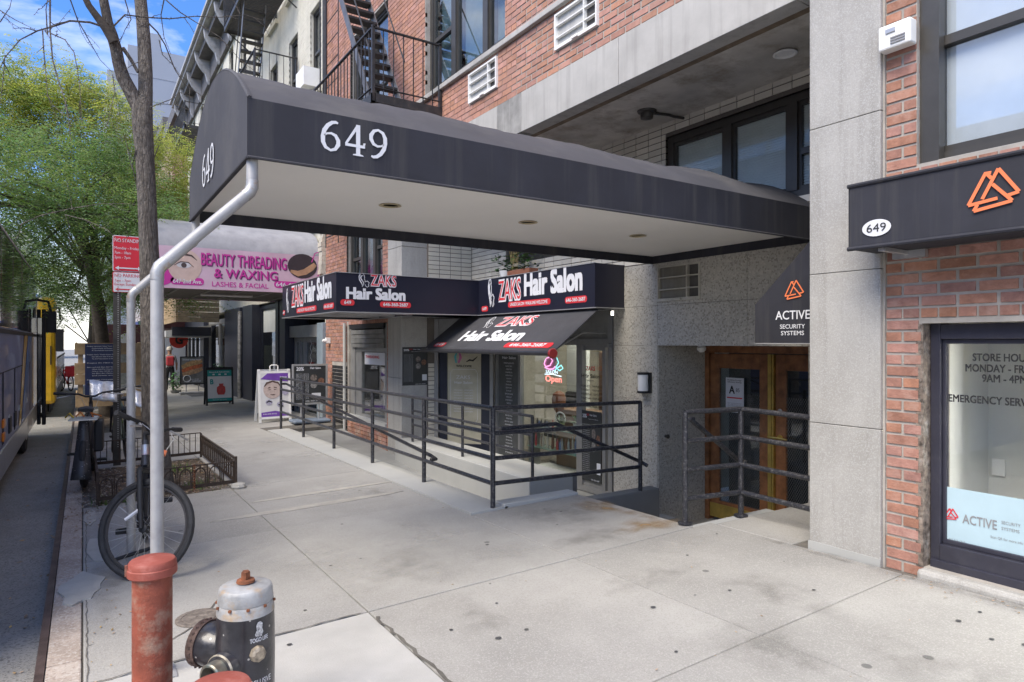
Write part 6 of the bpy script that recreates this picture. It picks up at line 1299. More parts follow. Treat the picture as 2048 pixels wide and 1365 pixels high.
m = MB(); wrap(m, 'o', .50, .41, .001, .001); dn3 = (-Fw*.72-Lf*.70).normalized(); MB().lathe([(.030,.105),(.028,.122),(.018,.128)], c0+Vector((0,0,.445)), 8, dn3).build('side_plug', mat('brass plug', (.40,.34,.26), .5, .5, var=.4, scale=40, stain=(14,(.05,.05,.05),.8)), hy_t)
def standpipe(x, y, zt, label, s=1):
    g = G(x, y); t = thing('standpipe', label, 'pipe', (x, y, g), 'red standpipes beside the hydrant')
    MB().lathe([(.068*s,g-.02),(.068*s,zt-.03)], (x,y,0), 32).build('pipe', M['redpaint'], t, smooth=True)
    MB().lathe([(.080*s,zt-.060),(.0845*s,zt-.055),(.0845*s,zt-.030),(.0815*s,zt-.027),(.0815*s,zt-.012),(.076*s,zt-.003),(.06*s,zt+.003),(.001,zt+.006)], (x,y,0), 36).build('cap', mat('red cap paint', (.29,.07,.048), .65, var=.12, scale=9, bump=.15, stain=(9,(.42,.20,.17),.5)), t, smooth=True)
    bx(x-.09*s, y-.006, zt-.05, x-.083*s, y+.006, zt-.01).build('lug', M['redpaint'], t)
standpipe(.22, 2.80, .785, 'tall red capped standpipe left of the hydrant in the foreground'); standpipe(.30, 1.86, .700, 'red pipe cap just showing at the bottom edge in front of the hydrant', 1.0)
# ---------------- bicycles ----------------
def bicycle(name, label, origin, heading, steer, frame_m, saddle=True, ebike=False, R=.345, tyre=.026, share=False):
    """rear hub over origin; heading = direction (radians from +x) the bicycle points"""
    t = thing(name, label, 'bicycle', origin); c, s = math.cos(heading), math.sin(heading); O = Vector(origin)
    W = lambda p: O+Vector((p[0]*c-p[1]*s, p[0]*s+p[1]*c, p[2])); ht, hb = Vector((.87,0,.93)), Vector((.925,0,.77)); ax = (ht-hb).normalized(); Q = Matrix.Rotation(steer, 4, ax)
    S = lambda p: W(hb+(Q@(Vector(p)-hb)))
    def wheel(fn, hub, tag_):
        cc = Vector(hub); nrm = (fn(cc+Vector((0,1,0)))-fn(cc)).normalized(); ce = fn(cc)
        m = MB().torus(ce, R-tyre, tyre, nrm, 44, 8); wo_ = m.build('wheel', M['rubber'], t, smooth=True)
        MB().torus(ce, R-tyre*2-.006, .011, nrm, 44, 6).build('rim', mat('dark rim', (.09,.085,.085), .4, .5) if not ebike else M['blackm'], wo_, smooth=True)
        MB().lathe([(.02,-.05),(.03,-.045),(.03,.045),(.02,.05)], ce, 12, nrm).build('hub', M['blackm'], wo_, smooth=True)
        m = MB(); u = nrm.orthogonal().normalized(); w = nrm.cross(u)
        for i in range(28): a = 2*math.pi*i/28; b_ = a+(.35 if i % 2 else -.35); sg_ = .03 if i % 4 < 2 else -.03; m.tube([ce+nrm*sg_+(u*math.cos(b_)+w*math.sin(b_))*.028, ce+(u*math.cos(a)+w*math.sin(a))*(R-tyre*2-.01)], .0011, 3, False)
        stuff(m.build('spokes', M['alu'], wo_))
    wheel(W, (0,0,R), 'r'); wheel(S, (1.08,0,R), 'f')
    BB, ST = (.43,0,.29), (.28,0,.78); m = MB()
    m.tube([W(BB), W(ST)], .017, 10); m.tube([W(BB), W(hb)], .021, 10); m.tube([W((.31,0,.70)), W(ht-ax*.03)], .018, 10); m.tube([W(hb-ax*.01), W(ht)], .023, 12)
    for y in (-.06, .06): m.tube([W((0,y,R)), W((.41,y*.4,.30))], .010, 8); m.tube([W((0,y,R)), W((.30,y*.3,.72))], .009, 8)
    m.build('frame', frame_m, t, smooth=True)
    m = MB(); cr = hb-ax*.05; m.tube([S(cr+Vector((0,-.065,0))), S(cr+Vector((0,.065,0)))], .024, 8)
    for y in (-.062, .062): m.tube([S(cr+Vector((0,y,0))), S((1.0,y,.55)), S((1.08,y,R))], [.021,.019,.014], 10)
    m.build('fork', M['blackm'], t, smooth=True)
    m = MB(); m.tube([S(ht), S(ht+ax*.05), S(ht+ax*.07+Vector((.07,0,0)))], .017, 10); hbp = ht+ax*.07+Vector((.07,0,0)); m.tube([S(hbp+Vector((-.05,-.38,.07))), S(hbp+Vector((0,-.13,.04))), S(hbp+Vector((0,-.05,0))), S(hbp+Vector((0,.05,0))), S(hbp+Vector((0,.13,.04))), S(hbp+Vector((-.05,.38,.07)))], .0125, 10)
    m.build('handlebar', M['blackm'], t, smooth=True)
    for y in (-1, 1):
        m = MB(); m.tube([S(hbp+Vector((-.035,y*.26,.055))), S(hbp+Vector((-.05,y*.39,.07)))], .018, 10); m.build('grip', M['rubber'], t, smooth=True)
        m = MB(); m.tube([S(hbp+Vector((-.01,y*.18,.04))), S(hbp+Vector((.05,y*.24,.02))), S(hbp+Vector((.05,y*.36,.0)))], .008, 6); m.tube([S(hbp+Vector((0,y*.17,.04))), S(hbp+Vector((.10,y*.1,-.02))), S(cr+Vector((.05,y*.03,.06)))], .003, 5); m.build('brake_lever', M['alu'], t, smooth=True)
    m = MB(); m.lathe([(.09,-.008),(.095,0),(.09,.008)], W(BB)+(W((0,-.05,0))-W((0,0,0))), 24, W((0,1,0))-W((0,0,0))); m.build('chainring', M['blackm'], t)
    for sg_, a in ((-1, -.4), (1, 2.74)):
        p = Vector(BB)+Vector((math.cos(a)*.17, sg_*.075, math.sin(a)*.17)); m = MB(); m.tube([W(Vector(BB)+Vector((0,sg_*.07,0))), W(p)], .010, 6); m.build('crank', M['alu'], t)
        m = MB(); e = [p+Vector((dx, sg_*(.02+dy), 0)) for dx, dy in ((-.04,0),(.04,0),(.04,.09),(-.04,.09),(-.04,0))]; [m.bar(W(e[i]), W(e[i+1]), .018, .022) for i in range(4)]; m.bar(W(p), W(p+Vector((0,sg_*.10,0))), .014, .014); m.build('pedal', M['blackm'], t)
    m = MB(); m.tube([W(ST), W((.255,0,.88))], .014, 8); m.build('seat_post', M['alu'], t)
    if saddle:
        m = MB(); pr = [(-.13,.075,.90),(-.10,.085,.915),(-.04,.07,.92),(.03,.035,.915),(.10,.02,.91),(.14,.012,.90)]; vs = []
        for x, hw, z in pr: vs += [W((x+.25,-hw,z-.025)), W((x+.25,-hw*.9,z)), W((x+.25,0,z+.012)), W((x+.25,hw*.9,z)), W((x+.25,hw,z-.025)), W((x+.25,0,z-.035))]
        m.add(vs, [(i*6+j, i*6+(j+1)%6, (i+1)*6+(j+1)%6, (i+1)*6+j) for i in range(5) for j in range(6)]+[tuple(range(5,-1,-1)), tuple(range(30,36))]); m.build('saddle', M['blackm'], t, smooth=True)
    t['_'] = 0; del t['_']
    return t, W, S, hbp, cr
fr1 = mat('dark bicycle paint', (.05,.05,.055), .35, .3)
b1, W, S, hbp, cr = bicycle('bicycle', 'black bicycle with its front wheel turned sideways, locked between the canopy poles', (.44, 6.27, G(.44,6.2)), -math.pi/2-.07, math.radians(58), fr1, saddle=False)
m = MB(); m.tube([W(Vector((.905,0,.83))), W(Vector((.885,0,.90)))], .027, 12); m.build('head_sleeve', mat('silver sleeve', (.45,.45,.46), .3, .7, stain=(30,(.5,.05,.04),.8)), b1, smooth=True)
m = MB(); p = W((.93,.05,.86)); m.tube([p, p+Vector((.08,-.02,-.025))], .022, 12); m.build('clip_light', mat('orange plastic', (.62,.16,.05), .4), b1, smooth=True)

nrm = (S((1.08,1,.345))-S((1.08,0,.345))).normalized(); u = Vector((0,0,1)); w = nrm.cross(u); p = S((1.08,0,.345))
m = MB(); q0 = p+u*.10-w*.10 if (p-w*.1)[0] < p[0] else p+u*.10+w*.10; m.tube([q0+Vector((-.05,0,-.035)), q0+Vector((.05,0,.035))], [.012,.012], 6); m.build('spoke_reflector', M['print_white'], b1)
lk = MB(); z = G(.26,5.65); lk.tube([(.15,5.50,z+.06),(.42,5.58,z+.09)], .014, 8); lk.tube([(.20,5.50,z+.07),(.19,5.6,z+.035),(.30,5.74,z+.03),(.41,5.68,z+.05),(.40,5.56,z+.09)], .009, 8); tag(lk.build('u_lock', M['blackm'], loc=(.3,5.6,z), smooth=True), 'black U lock round the foot of the farther canopy pole', 'lock')
m = MB(); e0 = S((1.08,-.05,.345)); 
b2, W, S, hbp, cr = bicycle('delivery_bicycle', 'black delivery bicycle with a torn rubber mudflap and silver handlebar covers at the kerb', (.02, 9.15, G(.05,9.2)), math.pi/2-.08, .1, M['blackm'], ebike=True, tyre=.034, R=.33)
def sheetq(m, pts): m.add(pts, [(0,1,2,3)])
m = MB(); a = W((-.02,.10,.78)); N_ = 8; vs = []
for i in range(N_+1):
    u_ = i/N_; wd_ = .045+.055*u_; z_ = .80-.62*u_; x_ = -.12-.28*u_*u_-.05
    vs += [W((x_, -wd_, z_-.02)), W((x_-.012, 0, z_+ (random.uniform(-.03,.02) if i == N_ else 0))), W((x_, wd_, z_-.01))]
m.add(vs, [(i*3+j, i*3+j+1, (i+1)*3+j+1, (i+1)*3+j) for i in range(N_) for j in (0,1)]); fl = m.build('mudflap', mat('scuffed rubber', (.045,.045,.048), .4, var=.3, spots=(45,(.5,.5,.5),.2)), b2, smooth=True); sm = fl.modifiers.new('thickness', 'SOLIDIFY'); sm.thickness = .006
m = MB(); m.box(0,0,0,0,0,0); m = MB(); q_ = [W((-.22,-.14,.80)), W((.16,-.14,.80)), W((.16,.14,.80)), W((-.22,.14,.80))]; m.hexa(q_, [p+Vector((0,0,.015)) for p in q_]); m.build('rear_rack', M['alu'], b2)
m = MB(); q_ = [W((-.12,-.19,.42)), W((.14,-.19,.42)), W((.14,-.10,.42)), W((-.12,-.10,.42))]; m.hexa(q_, [p+Vector((0,0,.36)) for p in q_]); m.build('pannier', M['blackm'], b2, bevel=.02)
r = random.Random(8)
for c_, nm in (((.55,.38,.05),'yellow strap'), ((.45,.14,.03),'orange strap'), ((.03,.03,.03),'black strap')):
    for _ in range(2): p = W((r.uniform(-.2,.12), r.uniform(-.1,.1), .83)); m = MB(); m.tube([p, p+Vector((r.uniform(-.06,.06), r.uniform(-.06,.06), .05)), p+Vector((r.uniform(-.1,.1), .05, .0))], .009, 6); m.build('strap', mat(nm, c_, .6), b2, smooth=True)
foil = mat('silver handlebar cover', (.55,.56,.58), .28, .5, var=.15, scale=20, bump=.6, bscale=14)
b3, W3, S3, hb3, cr3 = bicycle('delivery_bicycle', 'second dark delivery bicycle parked between the sign post and the tree', (.55, 10.75, G(.5,10.8)), math.pi/2+.12, -.2, mat('dark green paint', (.03,.05,.04), .5), ebike=True, tyre=.03, R=.33)
m = MB(); m.tube([W3((-.1,.05,.72)), W3((.12,.05,.74))], .06, 8); m.build('rolled_bag', M['blackm'], b3, smooth=True); bx(*[min(a,b) for a,b in zip(W3((-.16,-.02,.60)), W3((-.13,.03,.66)))], *[max(a,b) for a,b in zip(W3((-.16,-.02,.60)), W3((-.13,.03,.66)))]).build('rear_light', M['print_red'], b3)
def cover(par, c, wx, hz, sl):
    m = MB(); vs = []; r = random.Random(int(wx*1000))
    for i in range(7):
        for j in range(5): u_, v_ = i/6-.5, j/4-.5; vs.append((c[0]+u_*wx, c[1]+.06*math.sin(i*1.9)*.3+v_*.16, c[2]+v_*hz+u_*sl+r.uniform(-.01,.01)))
    m.add(vs, [(i*5+j, (i+1)*5+j, (i+1)*5+j+1, i*5+j+1) for i in range(6) for j in range(4)]); o = m.build('handlebar_cover', foil, par, smooth=True); s_ = o.modifiers.new('thickness', 'SOLIDIFY'); s_.thickness = .006
cover(b2, atd(207, 782, 9.0), .32, .26, -.05); cover(b2, atd(297, 806, 9.4), .34, .22, -.18)
bicycle('hire_bicycle', 'bright red hire bicycle far off at the kerb past the buses', (-.42, 33.5, G(0,33.5)), math.pi/2+.3, 0, mat('hire red', (.62,.03,.05), .4))
o = bx(-.62, 33.0, .15, -.22, 33.3, .6); tag(o.build('red_basket', mat('hire red', (.62,.03,.05), .4), loc=(-.4,33,.1), bevel=.03), 'red hire bicycle fairing far off beside the last bus', 'basket')
# ---------------- no standing sign ----------------
sp = thing('parking_sign', 'red no standing and white no parking signs on a perforated dark post behind the tree', 'street sign', (.40, 10.62, .0)); YS_ = 10.62
m = MB(); m.box(.355, YS_-.03, G(.4,YS_)-.1, .445, YS_+.03, 2.62); m.build('post', mat('dark perforated post', (.075,.07,.062), .6, .4, var=.25), sp)
m = MB(); z = .15
while z < 2.55: m.ell((.40,YS_-.0335,z), UX, UZ, .012, 0, .007, .008, 8); z += .03
m.build('post_holes', mat('post hole', (.35,.35,.34), .9), sp)
A_ = ony(225, 543, YS_-.04); B_ = ony(285, 475, YS_-.04); C_ = ony(225, 585, YS_-.04); sx0, sx1 = A_[0], B_[0]+.03; zt, zm, zb_ = B_[2], A_[2], C_[2]; yS = YS_-.045
def plate(x0, x1, z0, z1, rim, face, nm):
    m = MB(); m.rrect((0,yS,0), UX, UZ, x0, z0, x1, z1, .02); o = m.build(nm, rim, sp); s_ = o.modifiers.new('thickness','SOLIDIFY'); s_.thickness = .004
    m = MB(); m.rrect((0,yS-.006,0), UX, UZ, x0+.010, z0+.010, x1-.010, z1-.010, .015); m.build(nm+'_face', face, sp)
redsign = mat('sign red', (.60,.015,.03), .4, var=.03)
plate(sx0, sx1, zm+.003, zt, M['print_white'], redsign, 'upper_plate'); plate(sx0, sx1, zb_, zm-.003, redsign, M['print_white'], 'lower_plate')
def arrow(m, xa, xb, z, hh, y): m.poly((0,y,0), UX, UZ, [(xa,z),(xa+hh*1.6,z+hh),(xa+hh*1.6,z+hh*.3),(xb-hh*1.6,z+hh*.3),(xb-hh*1.6,z+hh),(xb,z),(xb-hh*1.6,z-hh),(xb-hh*1.6,z-hh*.3),(xa+hh*1.6,z-hh*.3),(xa+hh*1.6,z-hh)])
wm = MB(); hgt = zt-zm; wd_ = sx1-sx0; L_ = lambda mb, t, fx, fz, h, w, z0, HH: mb.text(t, (sx0+wd_*fx, yS-.009, z0+HH*fz), UX, UZ, h, w, bold=.0)
L_(wm, 'NO STANDING', .06, .82, .048, wd_*.88, zm, hgt); L_(wm, 'Monday - Friday', .06, .62, .036, wd_*.75, zm, hgt); L_(wm, '7am - 10am', .06, .49, .036, wd_*.5, zm, hgt); L_(wm, '2pm - 7pm', .06, .36, .036, wd_*.48, zm, hgt); arrow(wm, sx0+.03, sx1-.04, zm+hgt*.10, .028, yS-.009); wm.build('white_lettering', M['print_white'], sp)
rm_ = MB(); h2 = zm-zb_; L_(rm_, 'NO PARKING', .06, .74, .046, wd_*.82, zb_, h2); L_(rm_, '7am - 7pm', .06, .52, .034, wd_*.5, zb_, h2); L_(rm_, 'Except Sunday', .06, .34, .034, wd_*.66, zb_, h2); arrow(rm_, sx0+.03, sx1-.04, zb_+h2*.15, .026, yS-.009); rm_.build('red_lettering', redsign, sp)
# ---------------- timber guard with project notice ----------------
tb = thing('timber_barrier', 'raw timber plank barrier round the pit of the dark green tree', 'barrier', (.5, 18.8, -.2)); YB_ = 18.8
X0, X1 = ony(149, 700, YB_)[0], ony(288, 700, YB_)[0]
for z0, z1, xa, xb in ((1.30,1.58,X0,X1),(.84,1.10,X0,X1),(.58,.83,X0,X0+.45),(.04,.34,X0+.02,X1)): bx(xa, YB_-.03, z0, xb, YB_+.0, z1).build('plank', M['pine'], tb, bevel=.004)
for x in (X0+.12, X1-.12): bx(x-.05, YB_+.003, -.4, x+.05, YB_+.09, 1.56).build('post', M['pine'], tb)
for z in (.1, 1.35): bx(X0+.02, YB_+.1, z, X0+.05, YB_+1.6, z+.25).build('plank', M['pine'], tb); bx(X1-.05, YB_+.1, z, X1-.02, YB_+1.6, z+.25).build('plank', M['pine'], tb)
nb_ = thing('project_notice', 'tall dark blue notice board covered in white text fixed to the timber barrier', 'notice board', (.4, 18.7, .35)); a = ony(170, 791, 18.74); b = ony(238, 688, 18.74)
bx(a[0], 18.74, a[2], b[0], 18.76, b[2]).build('board', mat('notice blue', (.012,.022,.085), .4), nb_, bevel=.003); m = MB(); w_ = b[0]-a[0]; h_ = b[2]-a[2]; r = random.Random(6)
T_ = ['Project sponsor: New York City','Department of Design and','Construction','','Project name: Trunk Water Mains','East 30th to E 45th St & 2nd Ave','To: 3rd Transmission on 56th St','','Project ID: MED-607','','Start and end: East 30th Street','2 Blocks West 39 to 2 Avenue Street','2 Ave to 3 Ave. 2 W 35th to 36 S.','2 Av 38 to 3 Ave. 2 Madison Ave','and sewer work','','Project scope: Construction of','trunk water mains and water','distribution mains with sewer','repair and street restoration','milling and paving, sidewalks','traffic signals and street lights']
for i, s_ in enumerate(T_):
    if s_: m.text(s_, (a[0]+w_*(.06 if s_.startswith(('Pro','Start')) else .2), 18.736, b[2]-.07-i*(h_-.12)/22), UX, UZ, .022, w_*(.86 if s_.startswith(('Pro','Start')) else .72), bold=.03)
m.build('lettering', M['print_white'], nb_)
# ---------------- pavement signs ----------------
def aframe(x0, x1, y, h, fm, lab, face_fn, lean=.12, legs=.42, nm='pavement_sign', cat='pavement sign', handle=False, yaw=.06):
    g = G((x0+x1)/2, y); t = thing(nm, lab, cat, ((x0+x1)/2, y, g)); w = x1-x0; U = Vector((math.cos(yaw), math.sin(yaw), 0)); n_ = Vector((math.sin(yaw), -math.cos(yaw), 0)); top = Vector((x0, y+lean, g+h)); bot = Vector((x0, y, g)); V = (top-bot).normalized(); L = (top-bot).length; Nf = U.cross(V); Nf = Nf if Nf.dot(n_) > 0 else -Nf
    P = lambda u, v, d=0: bot+U*u+V*v+Nf*d
    m = MB(); fw = .05
    for a, b in ((P(fw/2,0), P(fw/2,L)), (P(w-fw/2,0), P(w-fw/2,L)), (P(0,L-.06), P(w,L-.06)), (P(0,.10), P(w,.10))): m.bar(a, b, fw, .025, up=tuple(Nf))
    m.build('front_frame', fm, t); Vb = Vector((0, legs-lean, -h))
    m = MB(); tp2 = P(0,L)+Vector((0,.03,0))
    for u in (fw/2, w-fw/2): m.bar(tp2+U*u, tp2+U*u+(Vector((0,legs-lean,-h)))*.999, fw, .025, up=(0,1,0))
    m.prism([tp2+U*fw, tp2+U*(w-fw), tp2+U*(w-fw)+Vb*.85, tp2+U*fw+Vb*.85], (0,0,0), (0,.01,0)); m.build('back_leaf', fm, t)
    if handle: m = MB(); m.tube([P(w*.38,L-.04), P(w*.38,L+.07), P(w*.42,L+.09), P(w*.58,L+.09), P(w*.62,L+.07), P(w*.62,L-.04)], .014, 8); m.build('handle', fm, t, smooth=True)
    m = MB(); m.prism([P(fw,.12,.004), P(w-fw,.12,.004), P(w-fw,L-.085,.004), P(fw,L-.085,.004)], (0,0,0), tuple(Nf*.006)); m.build('panel', mat('panel white %s' % nm, (.66,.66,.66), .4, var=.03), t)
    face_fn(t, lambda u, v, d=.014: P(fw+(w-2*fw)*u, .12+(L-.205)*v, d), U, V, w-2*fw, L-.205); return t
purple = mat('purple print', (.16,.06,.36), .5)
def f_thread(t, P, U, V, w, h):
    m = MB(); m.add([P(0,.87), P(1,.80), P(1,1), P(.25,1)], [(0,1,2,3)]); m.add([P(0,0), P(1,0), P(1,.06), P(.5,.13), P(0,.1)], [(0,1,2,3,4)]); m.build('purple_print', purple, t)
    m = MB(); m.ell(P(.42,.62,.016), U, V, 0, 0, w*.33, w*.33); m.build('portrait_print', mat('face print', (.52,.42,.38), .5, var=.10, scale=20), t)
    m = MB(); o_ = P(.42,.62,.019); S_ = lambda p: m.stroke(o_, U, V, [(x*w, y*w, q*w) for x, y, q in p]); S_([(-.3,.12,.03),(-.2,.25,.07),(0,.31,.05),(.2,.25,.06),(.3,.1,.03)]); S_([(-.18,.06,.02),(-.08,.09,.03)]); S_([(.05,.09,.03),(.16,.06,.02)]); S_([(-.15,.0,.015),(-.06,.01,.02)]); S_([(.04,.01,.02),(.14,.0,.015)]); S_([(-.09,-.17,.015),(0,-.19,.03),(.09,-.17,.015)]); m.build('portrait_detail', mat('brown print', (.10,.06,.045), .5), t)
    m = MB()
    for cx, cy in ((.28,.33),(.68,.27),(.88,.55)): m.ell(P(cx,cy,.017), U, V, 0, 0, w*.12, w*.10)
    m.build('round_print', mat('lilac print', (.42,.40,.52), .5, var=.25, scale=30), t)
    m = MB(); m.stroke(P(.28,.33,.019), U, V, [(-.05,0,.02),(0,.03,.03),(.06,0,.02)]); m.stroke(P(.70,.27,.019), U, V, [(-.05,.0,.03),(.02,-.02,.04),(.05,-.05,.02)]); m.build('dark_print', M['print_black'], t)
    m = MB(); m.text('BEAUTY THREADING', P(.04,.79,.018), U, V, .02, w*.5, bold=.02).text('646-645-0102', P(.06,.05,.018), U, V, .025, w*.5, bold=.03).text('Eyebrow', P(.7,.89,.018), U, V, .035, w*.25, bold=.02); m.build('lettering', mat('pale lettering', (.72,.70,.76), .5), t)
aframe(3.10, 3.78, 14.4, 1.12, M['white'], 'white folding pavement sign with a purple and white face print by the ramp railing', f_thread, handle=True)
teal = mat('teal print', (.015,.28,.26), .5)
def f_teal(t, P, U, V, w, h):
    m = MB(); m.add([P(0,.80), P(1,.80), P(1,1), P(0,1)], [(0,1,2,3)]); m.add([P(0,0), P(1,0), P(1,.09), P(0,.09)], [(0,1,2,3)]); m.text('B', P(.10,.55,.018), U, V, .14, .09, bold=.04); m.build('teal_print', teal, t)
    m = MB(); m.add([P(a,b,.018) for a, b in ((.42,.20),(.68,.20),(.74,.30),(.72,.45),(.64,.50),(.66,.56),(.46,.56),(.48,.50),(.38,.44),(.37,.30))], [tuple(range(10))]); m.build('cup_print', mat('red cup print', (.50,.06,.05), .5, var=.2, scale=14), t)
    m = MB(); m.text('Rewards & Refreshment', P(.08,.92,.018), U, V, .035, w*.84, bold=.02).text('Scan and save today', P(.2,.03,.018), U, V, .025, w*.6)
    for u_ in (.25,.5,.75): m.rrect(P(u_,.86,.018), U, V, -.03, -.02, .03, .02, .006)
    m.build('lettering', M['print_white'], t)
ts = aframe(2.92, 3.66, 20.2, 1.08, M['blackm'], 'black framed pavement sign with a teal and white drink advert near the navy piers', f_teal)
def leafclump(x, y, z, rx, ry, rz, n, lab, nm='leafy_planter', pot=True, m_=None):
    t = thing(nm, lab, 'plant', (x, y, G(x,y))); mb = MB(); rr = random.Random(int(x*99+y))
    if pot: MB().lathe([(rx*.5,G(x,y)),(rx*.65,z-rz*.8),(rx*.1,z-rz*.8)], (x,y,0), 14).build('pot', M['grey_dark'], t)
    for i in range(n):
        d = Vector((rr.gauss(0,1),rr.gauss(0,1),rr.gauss(0,1))).normalized(); p = Vector((x+d.x*rx*rr.uniform(.4,1), y+d.y*ry*rr.uniform(.4,1), z+d.z*rz*rr.uniform(.4,1))); a_ = rr.uniform(0,6.28); s = rr.uniform(.03,.06); u = Vector((math.cos(a_),math.sin(a_),rr.uniform(-.6,.6)))*s; v = Vector((-math.sin(a_),math.cos(a_),rr.uniform(-.6,.6)))*s*.7; mb.add([p-u,p-v,p+u,p+v], [(0,1,2,3)])
    stuff(mb.build('leaves', m_ or mat('hedge leaf', (.06,.15,.04), .6, island=.35), t))
leafclump(3.55, 22.2, .55, .22, .2, .45, 260, 'small green bush between the sandwich poster and the teal sign'); leafclump(3.35, 20.5, .82, .38, .1, .07, 160, 'green garland over the top of the teal pavement sign', nm='garland', pot=False)
leafclump(2.95, 27.6, .1, .3, .3, .4, 260, 'green planter bush behind the walking man', pot=True)
def stand_sign(x0, x1, y, z0, z1, fm, lab, face, baselab, nm='stand_sign', yaw=0.0):
    g = G((x0+x1)/2, y); t = thing(nm, lab, 'pavement sign', ((x0+x1)/2, y, g)); m = MB(); w = .04
    m.box(x0, y-.02, z0, x0+w, y+.02, z1).box(x1-w, y-.02, z0, x1, y+.02, z1).box(x0+w, y-.019, z0, x1-w, y+.02, z0+w).box(x0+w, y-.019, z1-w, x1-w, y+.02, z1); m.build('frame', fm, t, bevel=.004)
    bx(x0+w, y-.008, z0+w, x1-w, y+.012, z1-w).build('panel', face, t)
    m = MB(); xa, xb = x0+(x1-x0)*.25, x1-(x1-x0)*.25; m.tube([(xa,y,g+.06),(xa,y,z0)], .016, 8); m.tube([(xb,y,g+.06),(xb,y,z0)], .016, 8); m.build('leg', M['alu'], t)
    m = MB(); c_ = .12; cx = (x0+x1)/2; hw = (x1-x0)*.52; m.prism([(cx-hw,y-.22,g+.01),(cx+hw,y-.22,g+.01),(cx+hw,y+.22,g+.01),(cx-hw,y+.22,g+.01)], (0,0,0), (0,0,.07)); m.build('base', mat(baselab, (.16,.20,.26) if 'blue' in baselab else (.3,.3,.3), .5), t, bevel=.03); return t
a, b = ony(584, 830, 13.7), ony(655, 728, 13.7)
mn = stand_sign(a[0], b[0], 13.7, .30, b[2], M['alu'], 'grey framed salon menu board on a blue grey wheeled base behind the railing', mat('dark poster print', (.035,.038,.04), .4), 'blue grey plastic')
O = Vector((a[0]+.05, 13.688, .34)); w_ = b[0]-a[0]-.1; h_ = b[2]-.38; m = MB()
m.text('20%', O+Vector((w_*.05,0,h_*.88)), UX, UZ, .07, w_*.25, bold=.04).text('Hair Salon', O+Vector((w_*.5,0,h_*.92)), UX, UZ, .04, w_*.35, bold=.03)
for k_ in range(22): m.text('Styling service  $25 and up', O+Vector((w_*.04,0,h_*(.78-k_*.032))), UX, UZ, .012, w_*.42)
m.text('646-360-2687', O+Vector((w_*.35,0,h_*.03)), UX, UZ, .03, w_*.5, bold=.02); m.rrect(O+Vector((w_*.55,0,h_*.12)), UX, UZ, 0, 0, w_*.3, h_*.14, .01); m.build('lettering', M['print_white'], mn)
for (cx, cy), c_ in zip(((.62,.68),(.62,.48),(.86,.58)), ((.20,.17,.15),(.25,.24,.23),(.22,.11,.07))): m = MB(); m.ell(O, UX, UZ, w_*cx, h_*cy, w_*.11, h_*.09); m.build('portrait_print', mat('portrait print %.2f' % c_[0], c_, .5, var=.5, scale=30), mn)
a, b = ony(360, 770, 26.5), ony(409, 713, 26.5)
sd_ = stand_sign(a[0], b[0], 26.5, a[2], b[2], M['blackm'], 'black framed sandwich poster stand further along the pavement', mat('sandwich poster backdrop', (.20,.19,.17), .5, var=.3, scale=3), 'dark base')
O = Vector((a[0]+.05, 26.488, a[2]+.05)); w_ = b[0]-a[0]-.1; h_ = b[2]-a[2]-.1
for pts, c_, nm in (([(.02,.62,.16),(.3,.72,.22),(.6,.80,.22),(.95,.88,.14)], (.55,.33,.14), 'bread print'), ([(.02,.48,.12),(.3,.56,.16),(.6,.62,.16),(.97,.70,.12)], (.55,.14,.05), 'filling print'), ([(.05,.34,.12),(.4,.42,.18),(.7,.48,.18),(.97,.56,.12)], (.50,.30,.16), 'lower bread print')):
    m = MB(); m.stroke(O, UX, UZ, [(x*w_, y*h_, q*h_) for x, y, q in pts]); m.v = [(v[0], v[1]-.002*len(nm)*.2, v[2]) for v in m.v]; m.build('food_print', mat(nm, c_, .5, var=.3, scale=16), sd_)
m = MB(); m.text('Smoked turkey house', O+Vector((.03,-.006,h_*.90)), UX, UZ, .06, w_*.85, bold=.02).text('Cold Cuts', O+Vector((w_*.5,-.006,h_*.05)), UX, UZ, .06, w_*.4, bold=.02).text('open all day', O+Vector((w_*.4,-.006,h_*.13)), UX, UZ, .05, w_*.4); m.torus(O+Vector((w_*.25,-.004,h_*.18)), .12, .012, (0,1,0), 20, 4); m.build('lettering', M['print_white'], sd_)
# ---------------- walking man ----------------
px_, py_ = 2.88, 29.0; gz = G(px_, py_)
pt_ = thing('person', 'man walking away in grey shirt, black trousers, pale cap and red backpack', 'person', (px_, py_, gz))
J = {'pel':(0,0,.93,.15,.11),'wst':(0,0,1.06,.14,.10),'chs':(0,.02,1.28,.17,.115),'nck':(0,.03,1.45,.06,.06),'hd0':(0,.05,1.53,.075,.085),'hd1':(0,.06,1.64,.09,.10),'hd2':(0,.05,1.73,.06,.07),
 'lsh':(-.18,.02,1.38,.065,.065),'lel':(-.23,-.03,1.12,.045,.045),'lwr':(-.24,.06,.90,.032,.032),'lha':(-.24,.09,.82,.04,.025),'rsh':(.18,.02,1.38,.065,.065),'rel':(.24,-.02,1.12,.045,.045),'rwr':(.25,.08,.90,.032,.032),'rha':(.25,.11,.82,.04,.025),
 'lhp':(-.09,0,.86,.10,.10),'lkn':(-.10,.10,.50,.065,.065),'lan':(-.10,.02,.10,.045,.045),'lto':(-.10,.17,.04,.045,.03),'rhp':(.09,0,.86,.10,.10),'rkn':(.10,.0,.48,.065,.065),'ran':(.10,-.20,.12,.045,.045),'rto':(.10,-.05,.05,.045,.03)}
